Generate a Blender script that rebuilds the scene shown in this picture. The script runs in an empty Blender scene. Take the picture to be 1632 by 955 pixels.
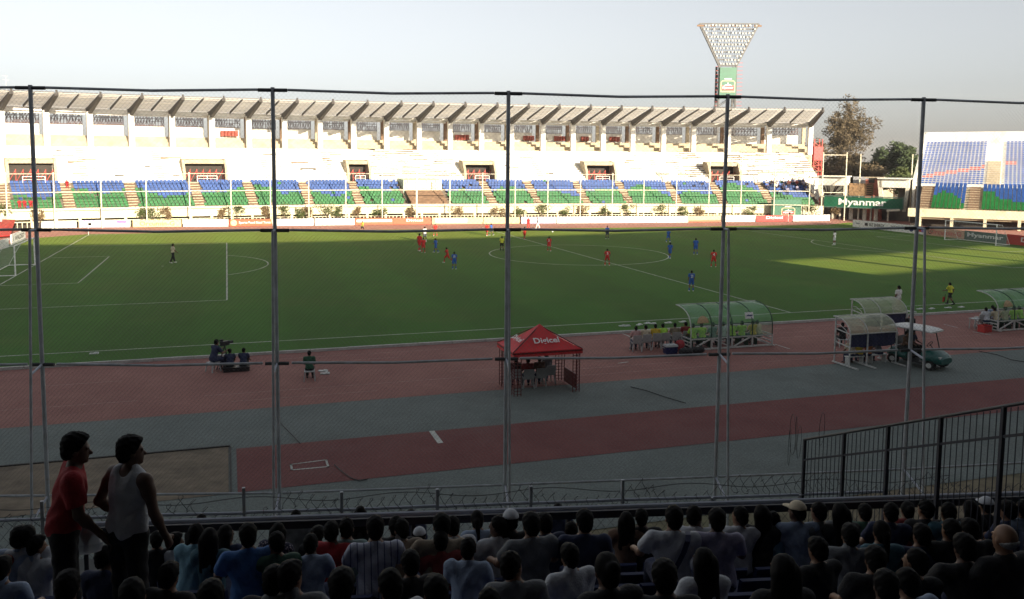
import bpy, math, random
import numpy as np
from mathutils import Vector, Matrix
random.seed(7)
RNG = np.random.default_rng(5)
S = bpy.context.scene
COL = S.collection
PI = math.pi

# ---------------------------------------------------------------- camera
CAM = np.array([-34.56, -79.593, 9.731])
YAW, PITCH, ROLL, FOC = 0.29407, -0.09257, 0.00604, 1337.516
PX0, PY0 = 766.92, 377.5                       # principal point in the 1632x955 photograph
_f = np.array([math.sin(YAW)*math.cos(PITCH), math.cos(YAW)*math.cos(PITCH), math.sin(PITCH)])
_r = np.array([math.cos(YAW), -math.sin(YAW), 0.0])
_u = np.cross(_r, _f)
_c, _s = math.cos(ROLL), math.sin(ROLL)
RX, UX = _c*_r + _s*_u, -_s*_r + _c*_u
cd = bpy.data.cameras.new('camera')
cam = bpy.data.objects.new('camera', cd)
COL.objects.link(cam)
M = Matrix.Identity(4)
for i in range(3):
    M[i][0], M[i][1], M[i][2], M[i][3] = RX[i], UX[i], -_f[i], CAM[i]
cam.matrix_world = M
cd.sensor_width = 36
cd.lens = 36*FOC/1632
cd.shift_x = (816-PX0)/1632
cd.shift_y = -(477.5-PY0)/1632
cd.clip_start = 0.1
cd.clip_end = 6000
S.camera = cam

def ray(x, y):
    d = RX*((x-PX0)/FOC) + UX*(-(y-PY0)/FOC) + _f
    return d
def G(x, y, z=0.0):                            # the point at height z seen at a spot of the photograph
    d = ray(x, y)
    return CAM + d*((z-CAM[2])/d[2])

# ---------------------------------------------------------------- light
SUN_AZ, SUN_EL = math.atan2(0.225, -0.974), math.radians(14.0)
w = bpy.data.worlds.new('World')
S.world = w
w.use_nodes = True
nt = w.node_tree
bg = nt.nodes['Background']
sky = nt.nodes.new('ShaderNodeTexSky')
sky.sky_type = 'NISHITA'
sky.sun_disc = False
sky.sun_elevation = SUN_EL
sky.sun_rotation = SUN_AZ
sky.altitude = 0
sky.air_density = 0.8
sky.dust_density = 1.95
sky.ozone_density = 1.0
hs = nt.nodes.new('ShaderNodeHueSaturation')
hs.inputs['Saturation'].default_value = 0.25
nt.links.new(sky.outputs[0], hs.inputs['Color'])
nt.links.new(hs.outputs[0], bg.inputs['Color'])
bg.inputs['Strength'].default_value = 0.080
sd = bpy.data.lights.new('sun', 'SUN')
sd.energy = 5.0
sd.angle = math.radians(0.5)
sd.color = (1.0, 0.86, 0.66)
so = bpy.data.objects.new('sun', sd)
COL.objects.link(so)
_dir = Vector((math.sin(SUN_AZ)*math.cos(SUN_EL), math.cos(SUN_AZ)*math.cos(SUN_EL), math.sin(SUN_EL)))
so.rotation_euler = _dir.to_track_quat('Z', 'Y').to_euler()
S.view_settings.view_transform = 'Standard'
S.view_settings.look = 'None'
S.view_settings.exposure = 1.22
S.view_settings.gamma = 1
S.cycles.max_bounces = 6
S.cycles.transparent_max_bounces = 12

# ---------------------------------------------------------------- helpers
def tag(o, label=None, cat=None, group=None, kind=None):
    if label: o['label'] = label
    if cat: o['category'] = cat
    if group: o['group'] = group
    if kind: o['kind'] = kind
    return o
def thing(name, label, cat, loc=(0, 0, 0), rz=0.0, group=None, parent=None):
    o = bpy.data.objects.new(name, None)
    COL.objects.link(o)
    o.empty_display_size = 0.2
    o.location = tuple(float(a) for a in loc)
    o.rotation_euler = (0, 0, rz)
    return tag(o, label, cat, group)
def chain(o):
    m = Matrix.Identity(4)
    while o is not None:
        m = o.matrix_basis @ m
        o = o.parent
    return m
def kids(o):
    return [c for c in o.children]
def link_mesh(name, me, parent=None, mats=None):
    o = bpy.data.objects.new(name, me)
    COL.objects.link(o)
    if parent: o.parent = parent
    if mats:
        for i, m in enumerate(mats):
            if i < len(me.materials):
                o.material_slots[i].link = 'OBJECT'
                o.material_slots[i].material = m
    return o
def copy_tree(o, parent=None):
    c = o.copy()
    COL.objects.link(c)
    if parent: c.parent = parent
    for ch in kids(o): copy_tree(ch, c)
    return c

class MB:
    def __init__(s):
        s.v, s.f, s.m = [], [], []
    def add(s, vs, fs, mi=0):
        n = len(s.v)
        s.v.extend([tuple(map(float, a)) for a in vs])
        s.f.extend([tuple(i+n for i in f) for f in fs])
        s.m.extend([mi]*len(fs))
        return s
    def box(s, c, d, rz=0.0, mi=0, rot=None):
        x, y, z = d[0]/2, d[1]/2, d[2]/2
        R = rot if rot is not None else Matrix.Rotation(rz, 3, 'Z')
        vs = [R @ Vector((sx*x, sy*y, sz*z)) + Vector(c) for sz in (-1, 1) for sx, sy in ((-1, -1), (1, -1), (1, 1), (-1, 1))]
        return s.add(vs, [(3, 2, 1, 0), (4, 5, 6, 7), (0, 1, 5, 4), (1, 2, 6, 5), (2, 3, 7, 6), (3, 0, 4, 7)], mi)
    def bar(s, p, q, w, n=4, w2=None, mi=0, cap=True, up=None):
        p, q = Vector(p), Vector(q)
        d = q-p
        if d.length < 1e-6: return s
        d.normalize()
        a = Vector(up) if up is not None else (Vector((0, 0, 1)) if abs(d.z) < 0.9 else Vector((1, 0, 0)))
        e1 = d.cross(a).normalized()
        e2 = e1.cross(d)
        w2 = w if w2 is None else w2
        vs = []
        k = math.sqrt(2) if n == 4 else 1.0
        for c, ww in ((p, w), (q, w2)):
            for i in range(n):
                t = 2*PI*(i+0.5)/n
                vs.append(c + (e1*math.cos(t) + e2*math.sin(t))*(ww/2*k))
        fs = [(i, (i+1) % n, n+(i+1) % n, n+i) for i in range(n)]
        if cap: fs += [tuple(range(n-1, -1, -1)), tuple(range(n, 2*n))]
        return s.add(vs, fs, mi)
    def beam(s, p, q, w, h, mi=0):                # rectangular section, h upright
        p, q = Vector(p), Vector(q)
        d = (q-p).normalized()
        e1 = d.cross(Vector((0, 0, 1))).normalized()
        e2 = e1.cross(d)
        vs = [c + e1*(a*w/2) + e2*(b*h/2) for c in (p, q) for a, b in ((-1, -1), (1, -1), (1, 1), (-1, 1))]
        return s.add(vs, [(3, 2, 1, 0), (4, 5, 6, 7), (0, 1, 5, 4), (1, 2, 6, 5), (2, 3, 7, 6), (3, 0, 4, 7)], mi)
    def tube(s, pts, r, n=6, mi=0, cap=True):
        pts = [Vector(p) for p in pts]
        vs, fs = [], []
        prev = None
        for i, p in enumerate(pts):
            d = (pts[min(i+1, len(pts)-1)] - pts[max(i-1, 0)]).normalized()
            a = prev if prev is not None else (Vector((0, 0, 1)) if abs(d.z) < 0.9 else Vector((1, 0, 0)))
            e1 = d.cross(a).normalized()
            e2 = e1.cross(d)
            prev = e2
            rr = r[i] if isinstance(r, (list, tuple)) else r
            for k in range(n):
                t = 2*PI*k/n
                vs.append(p + (e1*math.cos(t) + e2*math.sin(t))*rr)
        for i in range(len(pts)-1):
            for k in range(n):
                fs.append((i*n+k, i*n+(k+1) % n, (i+1)*n+(k+1) % n, (i+1)*n+k))
        if cap: fs += [tuple(range(n-1, -1, -1)), tuple(range((len(pts)-1)*n, len(pts)*n))]
        return s.add(vs, fs, mi)
    def slab(s, top, th, mi=0):                  # polygon given by its upper outline, given thickness downwards
        n = len(top)
        vs = list(top) + [(p[0], p[1], p[2]-th) for p in top]
        fs = [tuple(range(n)), tuple(range(2*n-1, n-1, -1))] + [(i, n+i, n+(i+1) % n, (i+1) % n) for i in range(n)]
        return s.add(vs, fs, mi)
    def prof(s, sec_a, sec_b, mi=0, cap=True):   # two equal outlines joined
        n = len(sec_a)
        fs = [(i, (i+1) % n, n+(i+1) % n, n+i) for i in range(n)]
        if cap: fs += [tuple(range(n-1, -1, -1)), tuple(range(n, 2*n))]
        return s.add(list(sec_a)+list(sec_b), fs, mi)
    def lathe(s, c, prof, n=12, mi=0):
        vs, fs = [], []
        for r, z in prof:
            for k in range(n):
                t = 2*PI*k/n
                vs.append((c[0]+r*math.cos(t), c[1]+r*math.sin(t), c[2]+z))
        for i in range(len(prof)-1):
            for k in range(n):
                fs.append((i*n+k, i*n+(k+1) % n, (i+1)*n+(k+1) % n, (i+1)*n+k))
        fs += [tuple(range(n-1, -1, -1)), tuple(range((len(prof)-1)*n, len(prof)*n))]
        return s.add(vs, fs, mi)
    def mesh(s, name, mats, inv=None, smooth=False):
        me = bpy.data.meshes.new(name)
        vs = s.v if inv is None else [tuple(inv @ Vector(v)) for v in s.v]
        me.from_pydata(vs, [], s.f)
        for m in (mats if isinstance(mats, (list, tuple)) else [mats]): me.materials.append(m)
        if any(s.m): me.polygons.foreach_set('material_index', s.m)
        if smooth: me.polygons.foreach_set('use_smooth', [True]*len(s.f))
        me.validate()
        me.update()
        return me
    def build(s, name, mats, parent=None, smooth=False, world=True):
        inv = chain(parent).inverted() if (parent is not None and world) else None
        return link_mesh(name, s.mesh(name, mats, inv, smooth), parent)

# ---------------------------------------------------------------- materials (procedural)
def srgb(r, g, b):
    f = lambda c: (c/255/12.92) if c/255 <= 0.04045 else ((c/255+0.055)/1.055)**2.4
    return (f(r), f(g), f(b))
def mat(name, col, rough=0.75, var=0.18, scale=3.0, bump=0.0, metal=0.0, spec=0.5, dirt=None, dirt_amt=0.0, dscale=0.6, obj=False):
    m = bpy.data.materials.new(name)
    m.use_nodes = True
    t = m.node_tree
    b = t.nodes['Principled BSDF']
    b.inputs['Roughness'].default_value = rough
    b.inputs['Metallic'].default_value = metal
    b.inputs['Specular IOR Level'].default_value = spec
    if obj:
        g = t.nodes.new('ShaderNodeTexCoord'); pos = g.outputs['Object']
    else:
        g = t.nodes.new('ShaderNodeNewGeometry'); pos = g.outputs['Position']
    n = t.nodes.new('ShaderNodeTexNoise')
    n.inputs['Scale'].default_value = scale
    n.inputs['Detail'].default_value = 5
    t.links.new(pos, n.inputs['Vector'])
    r = t.nodes.new('ShaderNodeValToRGB')
    r.color_ramp.elements[0].position = 0.3
    r.color_ramp.elements[1].position = 0.7
    r.color_ramp.elements[0].color = tuple(c*(1-var) for c in col)+(1,)
    r.color_ramp.elements[1].color = tuple(min(1, c*(1+var)) for c in col)+(1,)
    t.links.new(n.outputs['Fac'], r.inputs['Fac'])
    out = r.outputs['Color']
    if dirt:
        n2 = t.nodes.new('ShaderNodeTexNoise')
        n2.inputs['Scale'].default_value = dscale
        n2.inputs['Detail'].default_value = 8
        n2.inputs['Roughness'].default_value = 0.65
        t.links.new(pos, n2.inputs['Vector'])
        mr = t.nodes.new('ShaderNodeMapRange')
        mr.inputs['From Min'].default_value = 0.5
        mr.inputs['From Max'].default_value = 0.72
        mr.inputs['To Max'].default_value = dirt_amt
        t.links.new(n2.outputs['Fac'], mr.inputs['Value'])
        mx = t.nodes.new('ShaderNodeMix'); mx.data_type = 'RGBA'
        t.links.new(mr.outputs[0], mx.inputs['Factor'])
        t.links.new(out, mx.inputs['A'])
        mx.inputs['B'].default_value = tuple(dirt)+(1,)
        out = mx.outputs['Result']
    t.links.new(out, b.inputs['Base Color'])
    if bump:
        n3 = t.nodes.new('ShaderNodeTexNoise')
        n3.inputs['Scale'].default_value = scale*6
        n3.inputs['Detail'].default_value = 4
        t.links.new(pos, n3.inputs['Vector'])
        bp = t.nodes.new('ShaderNodeBump')
        bp.inputs['Strength'].default_value = bump
        bp.inputs['Distance'].default_value = 0.05
        t.links.new(n3.outputs['Fac'], bp.inputs['Height'])
        t.links.new(bp.outputs[0], b.inputs['Normal'])
    return m

# ---------------------------------------------------------------- lettering (made first, while the scene is small)
TEXT = {}
def text_mesh(body, bold=0.02, spacing=1.0):
    k = (body, bold)
    if k in TEXT: return TEXT[k]
    cu = bpy.data.curves.new('lettering', 'FONT')
    cu.body = body
    cu.size = 1
    cu.offset = bold
    cu.extrude = 0
    cu.resolution_u = 3
    cu.align_x = 'CENTER'
    cu.align_y = 'CENTER'
    ob = bpy.data.objects.new('lettering', cu)
    COL.objects.link(ob)
    dg = bpy.context.evaluated_depsgraph_get()
    me = ob.evaluated_get(dg).to_mesh()
    vs = np.array([v.co[:] for v in me.vertices])
    fs = [tuple(p.vertices) for p in me.polygons]
    ob.evaluated_get(dg).to_mesh_clear()
    bpy.data.objects.remove(ob)
    bpy.data.curves.remove(cu)
    lo, hi = vs.min(0), vs.max(0)
    vs = (vs-(lo+hi)/2)
    TEXT[k] = (vs, fs, hi-lo)
    return TEXT[k]
for _t in ('Digicel', 'Myanmar', 'Orcumin-G', 'Ooredoo', 'BIZ ENERGY', 'Sports Food Seed Tonic', 'sunkist', 'WALDEST', 'ESPRESSO', '10', '20', '5', '7', '8', '9', '3', '4', '6', '2', 'DefPower'):
    text_mesh(_t)
def lettering(mb, body, c, ex, ez, height=None, width=None, mi=0, bold=0.02, lift=0.012):
    """flat print on a surface: c = centre, ex / ez = unit vectors along and up the surface"""
    vs, fs, size = text_mesh(body, bold)
    k = width/size[0] if width else height/size[1]
    ky = height/size[1] if (height and width) else k
    ex, ez = Vector(ex).normalized(), Vector(ez).normalized()
    n = ex.cross(ez)
    c = Vector(c)+n*lift
    mb.add([c + ex*(v[0]*k) + ez*(v[1]*ky) for v in vs], fs, mi)
# ================================================================ GROUND
def ground_mat(name, col, col2, scale, fine, fine_amt=0.25, rough=0.9, bump=0.3, stripes=None, worn=None):
    m = bpy.data.materials.new(name)
    m.use_nodes = True
    t = m.node_tree
    N = t.nodes.new
    b = t.nodes['Principled BSDF']
    b.inputs['Roughness'].default_value = rough
    b.inputs['Specular IOR Level'].default_value = 0.25
    g = N('ShaderNodeNewGeometry')
    n = N('ShaderNodeTexNoise'); n.inputs['Scale'].default_value = scale; n.inputs['Detail'].default_value = 7; n.inputs['Roughness'].default_value = 0.6
    t.links.new(g.outputs['Position'], n.inputs['Vector'])
    r = N('ShaderNodeValToRGB')
    r.color_ramp.elements[0].position = 0.35; r.color_ramp.elements[1].position = 0.68
    r.color_ramp.elements[0].color = tuple(col)+(1,); r.color_ramp.elements[1].color = tuple(col2)+(1,)
    t.links.new(n.outputs['Fac'], r.inputs['Fac'])
    out = r.outputs['Color']
    def mix(a, bcol, fac, mode='MIX'):
        mx = N('ShaderNodeMix'); mx.data_type = 'RGBA'; mx.blend_type = mode
        t.links.new(fac, mx.inputs['Factor']); t.links.new(a, mx.inputs['A'])
        if isinstance(bcol, tuple): mx.inputs['B'].default_value = bcol+(1,)
        else: t.links.new(bcol, mx.inputs['B'])
        return mx.outputs['Result']
    if stripes:                                   # mowing stripes across the pitch
        sx = N('ShaderNodeSeparateXYZ'); t.links.new(g.outputs['Position'], sx.inputs[0])
        ma = N('ShaderNodeMath'); ma.operation = 'MULTIPLY'; ma.inputs[1].default_value = PI/stripes
        t.links.new(sx.outputs['X'], ma.inputs[0])
        sn = N('ShaderNodeMath'); sn.operation = 'SINE'; t.links.new(ma.outputs[0], sn.inputs[0])
        mr = N('ShaderNodeMapRange'); mr.inputs['From Min'].default_value = -0.25; mr.inputs['From Max'].default_value = 0.25; mr.inputs['To Max'].default_value = 0.3
        t.links.new(sn.outputs[0], mr.inputs['Value'])
        out = mix(out, tuple(c*0.6 for c in col), mr.outputs[0])
    if worn:
        wcol, ws, lo, hi, amt = worn
        n4 = N('ShaderNodeTexNoise'); n4.inputs['Scale'].default_value = ws; n4.inputs['Detail'].default_value = 8; n4.inputs['Roughness'].default_value = 0.7
        t.links.new(g.outputs['Position'], n4.inputs['Vector'])
        mr = N('ShaderNodeMapRange'); mr.inputs['From Min'].default_value = lo; mr.inputs['From Max'].default_value = hi; mr.inputs['To Max'].default_value = amt
        t.links.new(n4.outputs['Fac'], mr.inputs['Value'])
        out = mix(out, wcol, mr.outputs[0])
    n2 = N('ShaderNodeTexNoise'); n2.inputs['Scale'].default_value = fine; n2.inputs['Detail'].default_value = 3
    t.links.new(g.outputs['Position'], n2.inputs['Vector'])
    r2 = N('ShaderNodeMapRange'); r2.inputs['From Min'].default_value = 0.3; r2.inputs['From Max'].default_value = 0.7
    r2.inputs['To Min'].default_value = 1-fine_amt; r2.inputs['To Max'].default_value = 1+fine_amt
    t.links.new(n2.outputs['Fac'], r2.inputs['Value'])
    hv = N('ShaderNodeHueSaturation'); t.links.new(out, hv.inputs['Color']); t.links.new(r2.outputs[0], hv.inputs['Value'])
    t.links.new(hv.outputs[0], b.inputs['Base Color'])
    bp = N('ShaderNodeBump'); bp.inputs['Strength'].default_value = bump; bp.inputs['Distance'].default_value = 0.03
    t.links.new(n2.outputs['Fac'], bp.inputs['Height']); t.links.new(bp.outputs[0], b.inputs['Normal'])
    return m
M_GRASS = ground_mat('turf', (0.014, 0.100, 0.010), (0.024, 0.132, 0.014), 0.25, 9, 0.3, stripes=5.2, worn=((0.075, 0.125, 0.028), 0.11, 0.5, 0.75, 0.5))
def fuzzy(m, col, wgt, rough):                   # upright blades catch low light
    b = m.node_tree.nodes['Principled BSDF']
    b.inputs['Sheen Weight'].default_value = wgt
    b.inputs['Sheen Roughness'].default_value = rough
    b.inputs['Sheen Tint'].default_value = tuple(col)+(1,)
fuzzy(M_GRASS, (0.66, 0.60, 0.08), 0.09, 0.45)
M_TRACK = ground_mat('red track', (0.235, 0.112, 0.100), (0.30, 0.150, 0.132), 0.5, 14, 0.22, bump=1.0, worn=((0.19, 0.085, 0.080), 0.22, 0.5, 0.7, 0.7))
fuzzy(M_TRACK, (1.0, 0.50, 0.34), 0.10, 0.5)
M_RUNWAY = ground_mat('dark red runway', (0.165, 0.060, 0.058), (0.205, 0.078, 0.072), 0.6, 14, 0.22, worn=((0.16, 0.085, 0.082), 0.3, 0.5, 0.72, 0.7))
M_ASPH = ground_mat('grey asphalt strip', (0.140, 0.165, 0.156), (0.172, 0.20, 0.188), 0.5, 18, 0.25, worn=((0.095, 0.10, 0.092), 0.3, 0.52, 0.75, 0.6))
M_SAND = ground_mat('sand', (0.16, 0.13, 0.095), (0.22, 0.18, 0.13), 0.9, 2.2, 0.22, bump=0.5, worn=((0.10, 0.085, 0.06), 0.8, 0.5, 0.65, 0.6))
M_SOIL = ground_mat('dry ground', (0.20, 0.16, 0.11), (0.14, 0.14, 0.08), 0.12, 2, 0.3)
M_LINE = mat('line paint', (0.46, 0.48, 0.44), 0.8, 0.3, 1.2)
M_KERB = mat('pale kerb', (0.45, 0.45, 0.43), 0.8, 0.2, 1.5)

def sheet(name, pts, m, z, kind='structure'):
    mb = MB()
    mb.add([(p[0], p[1], z) for p in pts], [tuple(range(len(pts)))])
    return tag(mb.build(name, m), kind=kind)
sheet('ground', [(-1500, -900), (1500, -900), (1500, 2600), (-1500, 2600)], M_SOIL, -0.03)
# the field: straight near edge, far edge and ends as the running track leaves them
far_edge = [(-75.0, 27.5)] + [tuple(G(x, y)[:2]) for x, y in ((138, 373.4), (300, 370.4), (460, 368), (620, 366.2), (782, 365), (950, 363.5), (1100, 361.5), (1220, 359.6), (1320, 358.4))]
far_edge = [p for p in far_edge if p[0] > -60] 
grass = [(-56, -37.2), (56, -37.2), (60, -34), (62, -20), (62, 20), (60, 31)] + far_edge[::-1] + [(-57, 31), (-58.5, 20), (-59, 0), (-58.5, -20), (-58, -33)]
track = [(-80, -46.5), (95, -46.5), (110, -30), (112, 20), (100, 60), (-75, 60), (-85, 20), (-85, -30)]
sheet('track', track, M_TRACK, -0.012)
sheet('field', grass, M_GRASS, -0.004)
sheet('service_path', [(-90, -60), (110, -60), (110, -46.45), (-90, -46.45)], M_ASPH, -0.016)
sheet('long_jump_runway', [(-34.45, -54.85), (60, -54.85), (60, -51.0), (-34.45, -51.0)], M_RUNWAY, -0.008)
# long-jump sand pit with its timber edging
pit = tag(MB().add([(-47, -54.9, -0.005), (-34.7, -54.9, -0.005), (-34.7, -50.75, -0.005), (-47, -50.75, -0.005)], [(0, 1, 2, 3)]).build('sand_pit', M_SAND), kind='structure')
M_EDGE = mat('dark pit edging', (0.035, 0.034, 0.032), 0.8)
e = MB()
e.box((-40.85, -50.69, 0.0), (12.4, 0.08, 0.05))
e.box((-34.64, -52.8, -0.005), (0.05, 4.14, 0.03))
e.build('edging', M_EDGE, pit)
# near kerb in butted pieces
kb = thing('kerb', 'low pale kerb along the near edge of the grass', 'kerb', (0, -37.27, 0))
km = None
for i in range(58):
    x0 = -52 + i*1.85
    if km is None:
        mb = MB(); mb.box((0, 0, 0.05), (1.82, 0.16, 0.14)); km = mb.mesh('kerb_stone', M_KERB)
    o = link_mesh('kerb_stone', km, kb); o.location = (x0, random.uniform(-.008, .008), random.uniform(-.006, .006))
del km
# pitch markings
HL, HW = 51.23, 34.33
mk = MB()
def ln(a, b, wd=0.11):
    a, b = Vector((a[0], a[1], 0)), Vector((b[0], b[1], 0))
    d = (b-a).normalized(); nrm = Vector((-d.y, d.x, 0))*wd/2
    a = a-d*wd/2; b = b+d*wd/2
    mk.add([a-nrm, b-nrm, b+nrm, a+nrm], [(0, 1, 2, 3)])
def arc(cx, cy, r, t0, t1, n=64, wd=0.12):
    vs, fs = [], []
    for i in range(n+1):
        t = t0+(t1-t0)*i/n
        for rr in (r-wd/2, r+wd/2): vs.append((cx+rr*math.cos(t), cy+rr*math.sin(t), 0))
    fs = [(2*i, 2*i+1, 2*i+3, 2*i+2) for i in range(n)]
    mk.add(vs, fs)
for a, b in (((-HL, -HW), (HL, -HW)), ((-HL, HW), (HL, HW)), ((-HL, -HW), (-HL, HW)), ((HL, -HW), (HL, HW)), ((0, -HW), (0, HW))): ln(a, b)
for s_ in (-1, 1):
    for dx, hy in ((16.5, 20.16), (5.5, 9.16)):
        ln((s_*HL, hy), (s_*(HL-dx), hy)); ln((s_*HL, -hy), (s_*(HL-dx), -hy)); ln((s_*(HL-dx), -hy), (s_*(HL-dx), hy))
    t = math.acos(5.5/9.15); base = 0 if s_ < 0 else PI
    arc(s_*(HL-11), 0, 9.15, base-t, base+t, 32)
    mk.lathe((s_*(HL-11), 0, 0), [(0.12, 0), (0.121, 0.0001)], 10)
    for cy in (-HW, HW):
        a0 = {(-1, -1): 0, (-1, 1): -PI/2, (1, -1): PI/2, (1, 1): PI}[(s_, 1 if cy > 0 else -1)]
        arc(s_*HL, cy, 1, a0, a0+PI/2, 10)
arc(0, 0, 9.15, 0, 2*PI, 128)
mo = tag(mk.build('pitch_markings', M_LINE), kind='structure'); mo.location.z = 0.002
# lane lines and runway marks
mk = MB()
for i in range(1, 8):
    y = -37.35-i*1.13
    x = -50.0
    while x < 40:
        L = random.uniform(3, 14)
        if random.random() < 0.65: ln((x, y), (x+L, y), 0.035)
        x += L+random.uniform(0.4, 5)
tag(mk.build('lane_lines', mat('faded lane paint', (0.42, 0.29, 0.26), 0.85, 0.4, 3)), kind='structure').location.z = -0.007
mk = MB()
for a, b in ((( -32.8, -53.0), (-31.68, -52.9)), ((-32.8, -53.5), (-31.68, -53.52)), ((-32.8, -53.0), (-32.8, -53.5)), ((-31.68, -52.9), (-31.68, -53.52))): ln(a, b, 0.07)
ln((-27.72, -51.1), (-27.72, -52.25), 0.2)
for px, py, qx, qy in ((1505, 517, 1525, 522), (1552, 529, 1578, 534), (1236, 549, 1258, 556), (993, 532, 1010, 539), (986, 579, 1000, 577)):
    ln(G(px, py), G(qx, qy), 0.09)
tag(mk.build('runway_marks', M_LINE), kind='structure').location.z = 0.0
# paper scraps in the grass by the near touchline
scr = [(992, 520), (999, 520), (1019, 518), (1031.6, 515.7), (1040, 516.3), (1065, 515), (1088, 513.5), (1446, 497), (1455, 498), (1466, 493), (1485, 492.5), (1511, 491), (1532, 490), (150, 564), (515, 592), (518, 596)]
M_PAPER = mat('white plastic sheet', (0.6, 0.62, 0.6), 0.6, 0.1)
pm = None
for i, q in enumerate(scr):
    p = G(*q)
    if pm is None:
        mb = MB(); mb.box((0, 0, 0.02), (0.42, 0.2, 0.04)); mb.box((0.1, 0.05, 0.05), (0.2, 0.12, 0.03)); pm = mb.mesh('marker', M_PAPER)
    o = link_mesh('marker', pm); o.location = p; o.rotation_euler = (0, 0, random.uniform(-.5, .5))
    ordn = ['leftmost', 'second', 'third', 'fourth', 'fifth', 'sixth', 'seventh', 'first', 'second', 'third', 'fourth', 'fifth', 'last']
    tag(o, ('small flat white marker in the grass, %s of the row %s' % (ordn[i], 'beyond the people on chairs' if i < 7 else 'right of the wire shelters')) if i < 13 else ['small flat white marker alone inside the near left touchline', 'small white bottle on the track right of the person in green, the upper one', 'small white bottle on the track right of the person in green, the lower one'][i-13], 'marker', 'white markers along the touchline' if i != 13 else None)

# thin cables lying across the track and the grey strip
M_CABLE = mat('black cable rubber', (0.02, 0.02, 0.021), 0.6)
for pts_, lab in ((((1005, 617), (1030, 623), (1062, 634), (1093, 643)), 'thin dark cable across the grey strip right of the red tent'), (((436, 662), (452, 680), (466, 694), (478, 707)), 'thin dark cable near the second fence pole on the grey strip'),
                  (((533, 741), (545, 752), (560, 763), (574, 767), (586, 764)), 'thin dark cable curling off the runway right of the white painted frame'), (((1560, 560), (1590, 566), (1612, 574), (1632, 577), (1660, 584)), 'thin dark cable on the grey strip at the right edge')):
    mb = MB(); mb.tube([Vector(G(x, y))+Vector((0, 0, .012)) for x, y in pts_], .016, 5)
    tag(mb.build('cable', M_CABLE), lab, 'cable')
# ================================================================ FAR GRANDSTAND (curved in plan)
CC = (5.615, -142.259)
def A(a, r, z, adj=True):
    r = r + 10.0*min(1.2, max(0.0, -a/0.33))*max(0.0, min(1.0, (209.0-r)/20.0))
    if adj and z > 0.02:
        z = z - 1.2*max(0.0, a)*max(0.0, min(1.0, (10.0-z)/8.0))
    return (CC[0]+r*math.sin(a), CC[1]+r*math.cos(a), z)
def px_angle(x, y, r):                          # angle on the (deformed) circle r under a photograph column
    o = CAM[:2]-np.array(CC); d = ray(x, y)[:2]
    rr, a_ = r, 0.0
    for _ in range(6):
        a, b, c = d@d, 2*o@d, o@o-rr*rr
        t = (-b+math.sqrt(b*b-4*a*c))/(2*a)
        wv = o+t*d
        a_ = math.atan2(wv[0], wv[1])
        q = A(a_, r, 0); rr = math.hypot(q[0]-CC[0], q[1]-CC[1])
    return a_
M_CONC = mat('white painted concrete', (0.72, 0.70, 0.64), 0.85, 0.10, 0.8, 0.15, dirt=(0.36, 0.33, 0.28), dirt_amt=0.55, dscale=0.35)
M_CONC2 = mat('bare cream concrete', (0.44, 0.37, 0.26), 0.9, 0.15, 0.9, 0.2, dirt=(0.25, 0.21, 0.16), dirt_amt=0.6, dscale=0.5)
M_COLUMN = mat('white column paint', (0.74, 0.72, 0.67), 0.8, 0.07, 1.0, dirt=(0.4, 0.38, 0.33), dirt_amt=0.4, dscale=0.7)
M_STEEL = mat('dark roof steel', (0.05, 0.044, 0.04), 0.7, 0.25, 1.2)
M_ROOF = mat('cream roof sheet', (0.88, 0.85, 0.79), 0.7, 0.05, 0.6, 0.0, dirt=(0.5, 0.44, 0.36), dirt_amt=0.45, dscale=0.3)
def thin_sheet(m, col, k):                       # thin roofing that lets some light through
    t = m.node_tree; b = t.nodes['Principled BSDF']; o = t.nodes['Material Output']
    tr = t.nodes.new('ShaderNodeBsdfTranslucent'); tr.inputs['Color'].default_value = tuple(col)+(1,)
    mx = t.nodes.new('ShaderNodeMixShader'); mx.inputs[0].default_value = k
    t.links.new(b.outputs[0], mx.inputs[1]); t.links.new(tr.outputs[0], mx.inputs[2]); t.links.new(mx.outputs[0], o.inputs['Surface'])
thin_sheet(M_ROOF, (0.97, 0.93, 0.86), 0.75)
M_LOWT = mat('seat shadow terrace concrete', (0.13, 0.105, 0.08), 0.9, 0.2, 1.2)  # concrete darkened to stand for the shadow of the seats
M_STAIR = mat('brown stair concrete', (0.17, 0.105, 0.065), 0.9, 0.25, 1.5)
M_DARK = mat('recess shade and dark parts', (0.045, 0.038, 0.032), 0.9, 0.2, 1)  # near-black brown; in recesses and openings the colour stands for shade
M_REDSTEEL = mat('red scaffold paint', (0.42, 0.05, 0.035), 0.6, 0.25, 2)
M_BLUE = mat('blue seat plastic', (0.020, 0.066, 0.235), 0.5, 0.3, 1.5, spec=.25)
M_GREEN = mat('green seat plastic', (0.010, 0.118, 0.028), 0.5, 0.3, 1.5, spec=.25)
M_BLUE2 = mat('lighter blue seat plastic', (0.045, 0.12, 0.40), 0.5, 0.25, 1.5, spec=.25)
M_REDSEAT = mat('red seat plastic', (0.5, 0.10, 0.10), 0.45, 0.2, 1.5)
M_PIPEW = mat('cream pipe paint', (0.72, 0.66, 0.50), 0.6, 0.12, 2)
M_WIRE = mat('rusty lattice wire', (0.10, 0.05, 0.042), 0.7, 0.3, 3)
M_YWALL = mat('cream wall paint', (0.72, 0.66, 0.46), 0.85, 0.12, 0.8, dirt=(0.35, 0.3, 0.2), dirt_amt=0.5, dscale=0.6)
M_OPEN = mat('red brown drums', (0.30, 0.07, 0.05), 0.7, 0.3, 2)

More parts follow.
